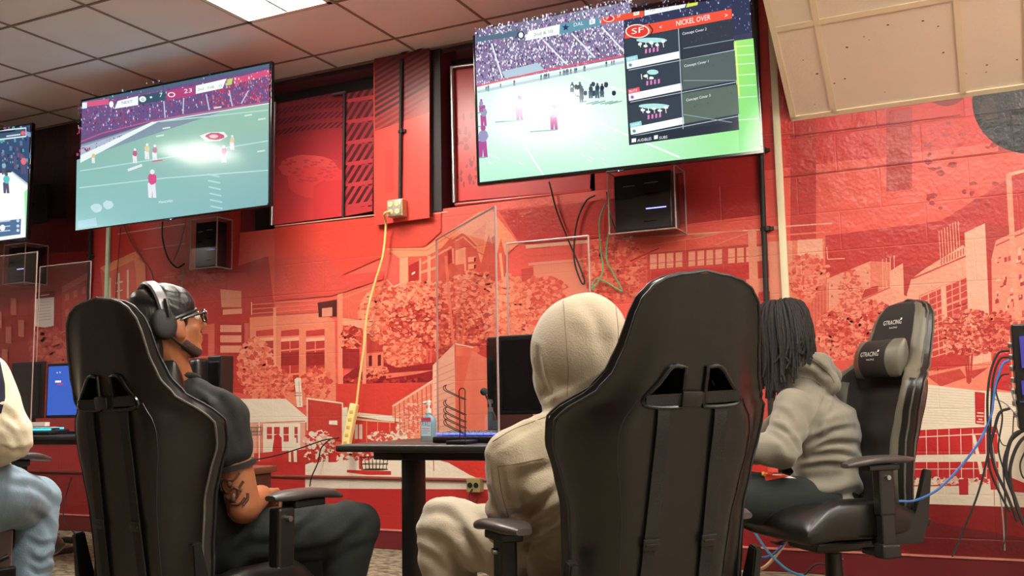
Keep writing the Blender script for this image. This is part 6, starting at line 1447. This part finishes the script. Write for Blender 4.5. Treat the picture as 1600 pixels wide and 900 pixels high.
# a beard shadow, eyes
for s in (-1, 1):
    bm = bmesh.new(); add_ellipsoid(bm, HM @ V(s*.03, .083, .012), (.012, .012, .012)); link('eye', bm_mesh(bm), M['white'], body, world=True)
    bm = bmesh.new(); add_ellipsoid(bm, HM @ V(s*.031, .093, .012), (.0045, .0035, .0045)); link('iris', bm_mesh(bm), M['gloss_black'], body.children[-1] if 0 else body, world=True)
def beard(bm):
    R3 = HM.to_3x3()
    for s in (-1, 1): add_cap(bm, HM @ V(s*.048, .02, -.062), HM @ V(s*.018, .066, -.094), .017, .019)
    add_ellipsoid(bm, HM @ V(0, .066, -.092), (.026, .024, .018), R3)
    add_cap(bm, HM @ V(-.02, .091, -.036), HM @ V(.02, .091, -.036), .007, .007)
link('beard', organic(beard, .004, 3), mat('short_beard', (62, 40, 30), .9, bump=.5, bscale=400), p1, world=True, auto=False)
def tee(bm):
    fill_torso(bm, J, 1.0, grow=.012)
    for s in 'LR': e = J['sh'+s].lerp(J['el'+s], .34); add_cap(bm, J['sh'+s]+V(0, 0, .004), e, .073, .069, 18); add_cap(bm, J['sh'+s], J['neck']-V(0, 0, .035), .066, .062)
    add_cap(bm, J['neck']-V(0, 0, .12), J['neck']-V(0, 0, .05), .10, .08)
me = organic(tee, .007, 5, creases(.006, jl(J, [('shR', 'elR', .14, .009, 75), ('pelvis', 'neck', .34, .012, 60)]), 2)); ts_ = link('t_shirt', me, M['tee_black'], p1, world=True, auto=False)
cloth_folds(ts_, [([(292, 596), (334, 616), (368, 656)], 8, .008), ([(340, 640), (362, 664), (374, 700)], 8, .004), ([(330, 690), (340, 720), (336, 760)], 8, .009), ([(310, 620), (330, 660), (334, 700)], 8, .008)])
e = J['shR'].lerp(J['elR'], .34); dd = (J['elR']-J['shR']).normalized(); bm = bmesh.new(); add_tube(bm, [e+dd*.046, e+dd*.062], .0665, 28); link('sleeve_hem', bm_mesh(bm), M['tee_black'], p1, world=True)
bm = bmesh.new(); x_, y_ = frame_from(V(0, 0, 1)); pts = [J['neck']+V(.066*math.cos(q), .070*math.sin(q), -.004+.012*math.cos(q+.6)) for q in [2*PI*k/24 for k in range(24)]]; add_tube(bm, pts, .009, 8, closed=True); link('collar', bm_mesh(bm), M['tee_black'], p1, world=True)
tp1 = trousers(p1, J, M['pants_black'], .095, .084, .06, creases(.006, jl(J, [('knR', 'hipR', .22, .012, 60), ('hipR', 'knR', .2, .012, 55)]), 5))
for s in 'LR': shoe(p1, J['an'+s], J['toe'+s], M['plastic_matte'])
cloth_folds(tp1, [([(380, 850), (440, 848), (504, 800)], 9, .010), ([(440, 868), (520, 856), (572, 814)], 9, .010), ([(520, 880), (550, 860), (580, 850)], 8, .007), ([(400, 800), (440, 812), (480, 800)], 8, .008)])
# tattoo strokes lying on the outer upper arm
a0, a1 = J['shR'], J['elR']; dd = (a1-a0).normalized(); xx = V(*(-_F)); xx = (xx-dd*xx.dot(dd)).normalized(); yy = dd.cross(xx)
def arm_pt(t, ang): r = (.046+(.040-.046)*t)*1.28; return a0.lerp(a1, t)+(xx*math.cos(ang)+yy*math.sin(ang))*(r+.0008)
bm = bmesh.new()
for st in ([(.60, -.5), (.66, -.1), (.64, .35), (.70, .6), (.78, .4), (.74, -.05), (.80, -.4)], [(.70, -.6), (.76, -.3), (.84, -.1), (.86, .35), (.80, .65), (.88, .75)], [(.88, -.5), (.93, -.1), (.91, .35), (.97, .55)], [(.62, .6), (.68, .85), (.76, .9)], [(.84, -.7), (.9, -.6), (.95, -.3)]):
    add_tube(bm, smooth_pts([arm_pt(*q) for q in st], 5), .0046, 6)
for c_, r_ in (((.69, .15), .009), ((.85, .15), .010), ((.79, -.2), .007)): add_ellipsoid(bm, arm_pt(*c_)-(xx*.003), (r_, r_, r_*1.5), seg=10, rings=6)
link('tattoo', bm_mesh(bm), M['ink'], body, world=True)
# head wrap
def wrap(bm):
    R3 = HM.to_3x3(); add_ellipsoid(bm, HM @ V(0, -.016, .040), (.083, .106, .092), R3, 28, 18); add_ellipsoid(bm, HM @ V(0, -.068, .01), (.070, .064, .08), R3); add_ellipsoid(bm, HM @ V(0, .03, .055), (.070, .066, .062), R3)
    add_ellipsoid(bm, HM @ V(0, -.070, -.06), (.062, .046, .075), R3)
def wrapcut(p):
    q = HM.inverted() @ p; return .0035*math.sin(q.y*70+q.z*60+3*noise.noise(q*14))*(1 if q.z > -.02 else .4)
hw = link('head_wrap', organic(wrap, .005, 4, wrapcut), M['durag'], p1, world=True, auto=False)
bm = bmesh.new(); pts = [HM @ V(.086*math.cos(q), -.016+.112*math.sin(q), .012+.022*math.sin(q)) for q in [2*PI*k/30 for k in range(30)]]; add_tube(bm, pts, .006, 8, closed=True); link('wrap_band', bm_mesh(bm), M['durag'], hw, world=True)
bm = bmesh.new()
for k in range(2): add_tube(bm, smooth_pts([HM @ V(.02*k, -.115, -.04), HM @ V(.02+.02*k, -.12, -.1), HM @ V(.0+.03*k, -.13, -.16)], 5), .008, 6)
link('wrap_tails', bm_mesh(bm), M['durag'], hw, world=True)
# glasses
g = empty('glasses', HM @ V(0, .1, .012), label='black framed glasses worn by the person in the black head wrap', cat='glasses')
bm = bmesh.new()
for s in (-1, 1):
    add_tube(bm, [HM @ V(s*.032+.026*math.cos(q), .112-.012*abs(math.cos(q))*(1 if s*math.cos(q) > 0 else 0), .01+.019*math.sin(q)) for q in [2*PI*k/20 for k in range(20)]], .0034, 8, closed=True)
add_tube(bm, [HM @ V(-.007, .113, .016), HM @ V(.007, .113, .016)], .003, 8); link('frame', bm_mesh(bm), M['gloss_black'], g, world=True)
for s in (-1, 1):
    bm = bmesh.new(); add_tube(bm, smooth_pts([HM @ V(s*.058, .104, .018), HM @ V(s*.078, .085, .018), HM @ V(s*.083, .03, .012), HM @ V(s*.082, -.01, -.002)], 5), .0046, 8); link('temple', bm_mesh(bm), M['gloss_black'], g, world=True)
    bm = bmesh.new(); c_ = [HM @ V(s*.032+.024*math.cos(q), .111, .01+.0175*math.sin(q)) for q in [2*PI*k/20 for k in range(20)]]; add_prism(bm, c_, HM.to_3x3() @ V(0, .0015, 0)); link('lens', bm_mesh(bm), M['acrylic'], g, world=True)
# headphones
h_ = empty('headphones', HM @ V(0, -.03, .13), label='black over-ear headphones with a grey band on the person in the head wrap', cat='headphones')
bm = bmesh.new(); secs = []
for k in range(33):
    q = PI*(-.08+1.16*k/32); r = .104; c_ = V(r*math.cos(q)*.98, -.036, .022+.118*math.sin(q)*.97); o_ = V(math.cos(q), 0, math.sin(q)); w_ = .017
    secs.append([HM @ (c_+V(0, -w_, 0)+o_*.001), HM @ (c_+V(0, -w_*.7, 0)+o_*.007), HM @ (c_+V(0, w_*.7, 0)+o_*.007), HM @ (c_+V(0, w_, 0)+o_*.001), HM @ (c_+V(0, w_*.7, 0)-o_*.004), HM @ (c_+V(0, -w_*.7, 0)-o_*.004)])
add_loft(bm, secs); band = link('headband', bm_mesh(bm), mat('grey_band', (112, 110, 112), .35, .3), h_, world=True)
for s in (-1, 1):
    bm = bmesh.new(); R3 = HM.to_3x3() @ Matrix.Rotation(PI/2, 3, 'Y')
    for a_, r_ in (((.083, -.032, -.006), None),):
        c_ = V(s*.083, -.046, .002); secs = []
        for dx, rr_ in ((0, .036), (.006, .043), (.014, .045), (.022, .044), (.028, .038), (.031, .028), (.032, .012)):
            secs.append([HM @ (c_+V(s*dx, rr_*.86*math.cos(q), rr_*1.05*math.sin(q))) for q in [2*PI*j/28 for j in range(28)]])
        add_loft(bm, secs)
    cup = link('ear_cup', bm_mesh(bm), M['plastic_matte'], h_, world=True)
    bm = bmesh.new(); secs = []
    for dx, rr_ in ((.0, .036), (-.006, .042), (-.012, .038)): secs.append([HM @ (c_+V(s*dx*.8, rr_*.86*math.cos(q), rr_*1.05*math.sin(q))) for q in [2*PI*j/28 for j in range(28)]])
    add_loft(bm, secs); link('ear_cushion', bm_mesh(bm), M['leather'], cup, world=True)
    bm = bmesh.new(); add_tube(bm, smooth_pts([HM @ V(s*.108, -.031, .075), HM @ V(s*.114, -.032, .05), HM @ V(s*.114, -.032, .02)], 4), .007, 8); link('yoke', bm_mesh(bm), M['plastic'], cup, world=True)
bm = bmesh.new(); add_tube(bm, smooth_pts([HM @ V(.098, -.03, -.04), HM @ V(.094, -.012, -.06), HM @ V(.086, .010, -.078)], 5), .0045, 8); link('microphone_boom', bm_mesh(bm), M['plastic'], h_, world=True)

# ---- hooded person --------------------------------------------------
p2 = empty('person', (*at(925, 870, 2.7)[:2], 0), label='person in a cream hoodie with the hood up and cream trousers, seen from behind', cat='person')
J = dict(yaw=-.95, pelvis=at(925, 885, 2.72), neck=at(912, 668, 2.64), head=at(906, 560, 2.68), shL=at(806, 716, 2.56), shR=at(1010, 712, 2.78), elL=at(802, 812, 2.62), wrL=at(868, 850, 2.85), elR=at(1040, 860, 2.9), wrR=at(960, 850, 3.1),
         hipL=at(880, 885, 2.70), hipR=at(965, 885, 2.82), knL=at(698, 820, 2.93), knR=at(800, 800, 3.22), hdL=at(890, 840, 3.0)-at(868, 850, 2.85))
for s, px, d in (('L', 705, 2.92), ('R', 800, 3.2)): a_ = at(px, 800, d); J['an'+s] = V(a_.x, a_.y, .1); J['toe'+s] = J['an'+s]+V(-.10, .1, -.05)
body, HM = make_body(p2, J, M['skin_dark'], 1.0, head=(-1.1, .05))
def hood(bm):
    fill_torso(bm, J, 1.06, grow=.026)
    for s in 'LR':
        add_cap(bm, J['sh'+s], J['el'+s], .079, .074, 20); add_cap(bm, J['el'+s], J['wr'+s], .074, .048, 20)
    R3 = axes(-1.05).to_3x3(); h = J['head']
    add_ellipsoid(bm, h+R3 @ V(0, -.0, .02), (.132, .148, .155), R3, 28, 20); add_ellipsoid(bm, h+R3 @ V(0, .02, -.05), (.118, .13, .12), R3); add_ellipsoid(bm, h+R3 @ V(0, -.03, .06), (.112, .12, .12), R3)
    add_cap(bm, h+V(0, 0, -.09), J['neck']-V(0, 0, .03), .105, .12, 20); add_cap(bm, J['shL']+V(0, 0, .0), J['neck']+V(0, 0, .0), .075, .09); add_cap(bm, J['shR'], J['neck'], .075, .09)
CR2 = creases(.004, jl(J, [('elL', 'shL', .2, .017, 62), ('pelvis', 'neck', .3, .014, 50), ('shL', 'elL', .17, .008, 50)]), 3)
def hf(p):
    k = 1 if p.z < J['neck'].z+.02 else .35
    d = .008*k*noise.noise(p*6)+CR2(p)*k
    for s in 'LR':
        e = J['el'+s]; r = (p-e).length
        if r < .16: d += 0
    return d
h2 = link('hoodie', organic(hood, .008, 7, hf), M['hoodie_cream'], p2, world=True, auto=False)
cloth_folds(h2, [([(838, 548), (846, 590), (862, 628)], 7, .007), ([(850, 642), (885, 628), (935, 600)], 8, .008), ([(905, 468), (930, 500), (948, 560)], 12, .005), ([(772, 702), (812, 676), (852, 658)], 6, .005),
    ([(782, 735), (788, 770), (800, 812)], 8, .008), ([(796, 806), (830, 794), (880, 758)], 8, .011), ([(800, 828), (838, 820), (884, 792)], 8, .012), ([(764, 770), (786, 812), (826, 846)], 8, .010), ([(812, 856), (846, 846), (880, 826)], 7, .010), ([(800, 745), (840, 735), (872, 730)], 9, .006), ([(850, 872), (868, 880), (884, 862)], 6, .008), ([(756, 720), (764, 760), (775, 790)], 8, .006)])
# seams of the hood and yoke: thin cords on the cloth surface
from mathutils.bvhtree import BVHTree
def on_surface(o, px_pts, r, m, name, parent):
    dg = bpy.context.evaluated_depsgraph_get(); bpy.context.view_layer.update()
    me = o.data; mw = o.matrix_world; tree = BVHTree.FromPolygons([mw @ v.co for v in me.vertices], [tuple(p.vertices) for p in me.polygons])
    pts = []
    for q in smooth_pts([V(a, b, 0) for a, b in px_pts], 8):
        d = Vector(ray(q.x, q.y)).normalized(); hit = tree.ray_cast(V(0, 0, CAMH), d)
        if hit[0] is not None: pts.append(hit[0]-d*r*.3)
    if len(pts) > 2:
        bm = bmesh.new(); add_tube(bm, pts, r, 6); return link(name, bm_mesh(bm), m, parent, world=True)
on_surface(h2, [(880, 470), (884, 520), (888, 575), (886, 620)], .0013, M['seam_cream'], 'hood_seam', h2)
on_surface(h2, [(962, 478), (966, 520), (964, 560)], .0013, M['seam_cream'], 'hood_seam', h2)
on_surface(h2, [(770, 690), (800, 672), (830, 660), (862, 648)], .0014, M['seam_cream'], 'shoulder_seam', h2)
on_surface(h2, [(778, 726), (782, 760), (792, 800), (804, 830)], .0012, M['seam_cream'], 'sleeve_seam', h2)
on_surface(h2, [(778, 728), (810, 724), (850, 716)], .0012, M['seam_cream'], 'yoke_seam', h2)
for s in 'L':
    d = (J['wrL']-J['elL']).normalized(); bm = bmesh.new(); add_tube(bm, [J['wrL']-d*.02, J['wrL']+d*.0, J['wrL']+d*.05], [.046, .04, .038], 22); link('cuff', bm_mesh(bm), M['seam_cream'], h2, world=True)
tp2 = trousers(p2, J, M['pants_cream'], .104, .088, .068, creases(.008, jl(J, [('knL', 'hipL', .2, .012, 55), ('hipL', 'knL', .22, .014, 50), ('knL', 'anL', .3, .010, 45)]), 8))
for s in 'LR': shoe(p2, J['an'+s], J['toe'+s], M['shoe_white'])

cloth_folds(tp2, [([(655, 806), (690, 800), (722, 826), (752, 872)], 9, .010), ([(662, 836), (698, 850), (722, 892)], 9, .010), ([(668, 786), (710, 776), (752, 786)], 9, .006), ([(700, 830), (735, 850), (760, 892)], 10, .009), ([(656, 860), (680, 875), (700, 900)], 8, .007), ([(740, 800), (765, 830), (780, 870)], 9, .008)])
# ---- person with dreadlocks -----------------------------------------
p3 = empty('person', (*at(1285, 780, 3.95)[:2], 0), label='person with long dark dreadlocks in a grey hoodie, turned away to the left', cat='person')
J = dict(yaw=-1.75, bend=.05, pelvis=at(1288, 772, 3.93), neck=at(1248, 590, 3.98), head=at(1218, 520, 4.0), shL=at(1240, 638, 3.84), shR=at(1264, 634, 4.16), elL=at(1222, 700, 3.72), wrL=at(1140, 698, 3.78), elR=at(1180, 700, 4.15), wrR=at(1120, 700, 4.05),
         hipL=at(1278, 786, 3.84), hipR=at(1285, 780, 4.04), knL=at(1128, 778, 3.72), knR=at(1130, 770, 4.0))
for s, px, d in (('L', 1120, 3.75), ('R', 1130, 4.05)): a_ = at(px, 800, d); J['an'+s] = V(a_.x, a_.y, .1); J['toe'+s] = J['an'+s]+V(-.15, -.02, -.05)
body, HM = make_body(p3, J, M['skin_dark'], 1.0, head=(-1.0, -.10))
def hood3(bm):
    fill_torso(bm, J, 1.0, grow=.02)
    for s in 'LR': add_cap(bm, J['sh'+s], J['el'+s], .078, .068, 20); add_cap(bm, J['el'+s], J['wr'+s], .066, .045, 20)
    add_cap(bm, J['neck'], (J['shL']+J['shR'])/2, .085, .10)
    # hood lying on the back
    up = V(0, 0, 1); b = J['neck']+V(.07, .0, .035); add_cap(bm, b+V(-.07, -.07, .03), b+V(.02, -.03, .015), .045, .05); add_cap(bm, b+V(.02, -.03, .015), b+V(.045, .04, -.03), .05, .045); add_cap(bm, b+V(.02, -.03, .0), b+V(.06, -.02, -.07), .045, .035)
CR3 = creases(.008, jl(J, [('elL', 'shL', .2, .015, 60), ('shL', 'elL', .18, .009, 55)]), 13)
def hf3(p):
    t = (p.z-J['pelvis'].z)
    d = CR3(p)
    if t < .3: d += .011*(1-max(t, 0)/.3)*math.sin(p.z*75+6*noise.noise(p*5))
    return d
h3 = link('hoodie', organic(hood3, .008, 6, hf3), M['hoodie_grey'], p3, world=True, auto=False)
cloth_folds(h3, [([(1292, 600), (1284, 642), (1262, 692)], 6, .010), ([(1302, 640), (1284, 656), (1272, 690)], 6, .009), ([(1262, 692), (1300, 674), (1332, 668)], 5, .011), ([(1266, 707), (1300, 692), (1334, 692)], 5, .011), ([(1250, 718), (1300, 708), (1336, 714)], 5, .011), ([(1246, 734), (1290, 726), (1338, 730)], 5, .010), ([(1208, 680), (1224, 690), (1234, 708)], 5, .010), ([(1204, 664), (1222, 672), (1238, 692)], 5, .009), ([(1212, 640), (1230, 650), (1246, 676)], 6, .006), ([(1240, 566), (1270, 568), (1296, 590)], 5, .010), ([(1280, 548), (1300, 566), (1304, 592)], 6, .006)])
on_surface(h3, [(1232, 560), (1250, 556), (1275, 566), (1296, 585), (1304, 598)], .002, mat('grey_seam', (96, 88, 78), .9), 'hood_seam', h3)
on_surface(h3, [(1232, 590), (1262, 590), (1285, 606), (1278, 640), (1262, 670)], .0015, mat('grey_seam_2', (120, 112, 98), .9), 'sleeve_seam', h3)
trousers(p3, J, M['pants_black'], .098, .086, .064, creases(.006, jl(J, [('knL', 'hipL', .2, .01, 60)]), 18))
for s in 'LR': shoe(p3, J['an'+s], J['toe'+s], M['plastic_matte'])
# printed flames on the thigh
tr = p3.children[-3]
def decal(o, poly_px, m, name, parent, off=.002):
    me = o.data; mw = o.matrix_world; tree = BVHTree.FromPolygons([mw @ v.co for v in me.vertices], [tuple(p.vertices) for p in me.polygons])
    bm = bmesh.new(); xs = [p[0] for p in poly_px]; ys = [p[1] for p in poly_px]; st = 1.5; grid = {}
    x = min(xs)
    nx, ny = int((max(xs)-min(xs))/st)+1, int((max(ys)-min(ys))/st)+1
    for i in range(nx):
        for j in range(ny):
            cell = clip_poly([(min(xs)+i*st, min(ys)+j*st), (min(xs)+(i+1)*st, min(ys)+j*st), (min(xs)+(i+1)*st, min(ys)+(j+1)*st), (min(xs)+i*st, min(ys)+(j+1)*st)], poly_px)
            if len(cell) < 3: continue
            vs = []
            for c_ in cell:
                d = Vector(ray(*c_)).normalized(); hit = tree.ray_cast(V(0, 0, CAMH), d)
                if hit[0] is None: vs = None; break
                vs.append(bm.verts.new(hit[0]+hit[1]*off))
            if vs:
                try: bm.faces.new(vs)
                except ValueError: pass
    bmesh.ops.remove_doubles(bm, verts=bm.verts, dist=.0003)
    me2 = bpy.data.meshes.new(name); bm.normal_update(); bm.to_mesh(me2); bm.free(); return link(name, me2, m, parent, world=True, auto=False)
trs = [c for c in p3.children if c.name.startswith('trousers')][0]
for pl, m_, of in (([(1192, 727), (1212, 730), (1206, 736)], M['print_white'], .001), ([(1192, 727), (1216, 729), (1226, 741), (1196, 748)], M['flame'], .002), ([(1205, 734), (1244, 748), (1208, 746)], M['print_white'], .0015), ([(1192, 736), (1234, 745), (1196, 752)], M['flame'], .0025), ([(1190, 729), (1204, 733), (1196, 746), (1190, 744)], M['flame_y'], .003)):
    decal(trs, pl, m_, 'flame_print', trs, of)
# dreadlocks: cords from the crown falling round the head
random.seed(21)
bm = bmesh.new(); R3 = HM.to_3x3(); add_ellipsoid(bm, HM @ V(0, -.02, .045), (.086, .108, .088), R3, 24, 16); cap_me = bm_mesh(bm)
dr = link('dreadlocks', cap_me, M['dread'], p3, world=True, auto=False)
bm = bmesh.new()
for k in range(230):
    a = random.uniform(0, 2*PI); u = random.uniform(.1, 1); root = V(.06*math.cos(a)*u, -.02+.07*math.sin(a)*u, .128-.03*u*u)
    out = V(math.cos(a)*.098, -.018+math.sin(a)*.118, random.uniform(.02, .07))
    if out.y > .085 and abs(out.x) < .045: continue
    back = math.sin(a) < .3
    lat = (HM.to_3x3() @ out).dot(V(*_R)); L = random.uniform(.13, .25)
    if lat > .02: L *= .38
    elif lat > -.05: L *= .7
    low = V(out.x*random.uniform(.95, 1.12), out.y*random.uniform(.95, 1.08), out.z-.09); end = V(low.x*random.uniform(.8, 1.1)+random.uniform(-.01, .01), low.y+random.uniform(-.01, .02), low.z-L)
    w_ = [HM @ root, HM @ (root.lerp(out, .55)+V(0, 0, .03)), HM @ out, HM @ low, (HM @ low)+V(random.uniform(-.012, .008), random.uniform(-.008, .008), -L*.6), (HM @ low)+V(random.uniform(-.02, .01), random.uniform(-.01, .01), -L)]
    sp_ = smooth_pts(w_, 5); r0 = random.uniform(.0055, .008); add_tube(bm, sp_, [r0*(1+.18*math.sin(i*1.9+k))*(1-.35*i/len(sp_)) for i in range(len(sp_))], 6)
link('locks', bm_mesh(bm), M['dread'], dr, world=True)['kind'] = 'stuff'

# ---- person at the left edge ----------------------------------------
p4 = empty('person', (*at(-40, 790, 3.3)[:2], 0), label='person in cream sweatshirt and light blue jeans, cut off by the left picture edge', cat='person')
J = dict(yaw=.1, pelvis=at(-55, 782, 3.32), neck=at(-85, 520, 3.3), head=at(-95, 440, 3.3), shR=at(-22, 590, 3.2), shL=at(-160, 590, 3.4), elR=at(16, 684, 3.18), wrR=at(-20, 712, 3.45), elL=at(-150, 700, 3.5), wrL=at(-60, 690, 3.65), hipR=at(-12, 778, 3.26), hipL=at(-80, 778, 3.4), knR=at(52, 782, 3.60), knL=at(-60, 770, 3.8))
for s, px, d in (('R', 48, 3.52), ('L', -60, 3.8)): a_ = at(px, 800, d); J['an'+s] = V(a_.x, a_.y, .1); J['toe'+s] = J['an'+s]+V(.03, .15, -.05)
body, HM = make_body(p4, J, M['skin_dark'], 1.0, head=(.1, .0))
def sw(bm):
    fill_torso(bm, J, 1.0, grow=.022)
    for s in 'LR': add_cap(bm, J['sh'+s], J['el'+s], .078, .070, 20); add_cap(bm, J['el'+s], J['wr'+s], .066, .045, 20)
    add_cap(bm, J['neck']-V(0, 0, .05), J['neck'], .085, .07)
s4_ = link('sweatshirt', organic(sw, .009, 7, creases(.008, jl(J, [('elR', 'shR', .24, .016, 60), ('pelvis', 'neck', .25, .012, 55)]), 31)), mat('cream_sweat', (236, 226, 196), .9, bump=.3, bscale=200, sheen=.2), p4, world=True, auto=False)
NAVY = s4_
decal(s4_, [(-12, 560), (0, 566), (7, 600), (8, 622), (2, 646), (-12, 650)], M['navy'], 'navy_stripe', s4_)
def hair4(bm): add_ellipsoid(bm, HM @ V(0, -.02, .045), (.083, .102, .086), HM.to_3x3())
link('hair', organic(hair4, .008, 2), M['dread'], p4, world=True, auto=False)
tp4 = trousers(p4, J, M['jeans'], .104, .09, .07, creases(.008, jl(J, [('knR', 'hipR', .22, .014, 60), ('hipR', 'knR', .22, .014, 55), ('anR', 'knR', .35, .012, 60), ('pelvis', 'neck', .2, .01, 60)]), 40), 'jeans')
for s in 'LR': shoe(p4, J['an'+s], J['toe'+s], M['shoe_white'])
cloth_folds(tp4, [([(14, 756), (56, 762), (92, 792)], 7, .009), ([(20, 738), (56, 742), (84, 764)], 7, .008), ([(50, 800), (74, 820), (88, 850)], 7, .008), ([(42, 842), (62, 852), (84, 848)], 5, .009), ([(42, 866), (62, 878), (82, 870)], 5, .009), ([(44, 886), (60, 896), (78, 890)], 5, .008)])
cloth_folds(s4_, [([(6, 640), (24, 660), (34, 690)], 6, .010), ([(0, 664), (18, 676), (30, 706)], 6, .010), ([(4, 700), (22, 706), (44, 700)], 5, .008)])
# black shoe on the carpet beyond
q = on_z(2, 846, 0.02); t = empty('shoe', q, label='shiny black shoe on the carpet at the left picture edge', cat='shoe')
o = shoe(t, V(q.x-.1, q.y, .09), V(q.x+.1, q.y, .05), M['gloss_black'])
# black top hem peeking under the grey hoodie / chair cushion
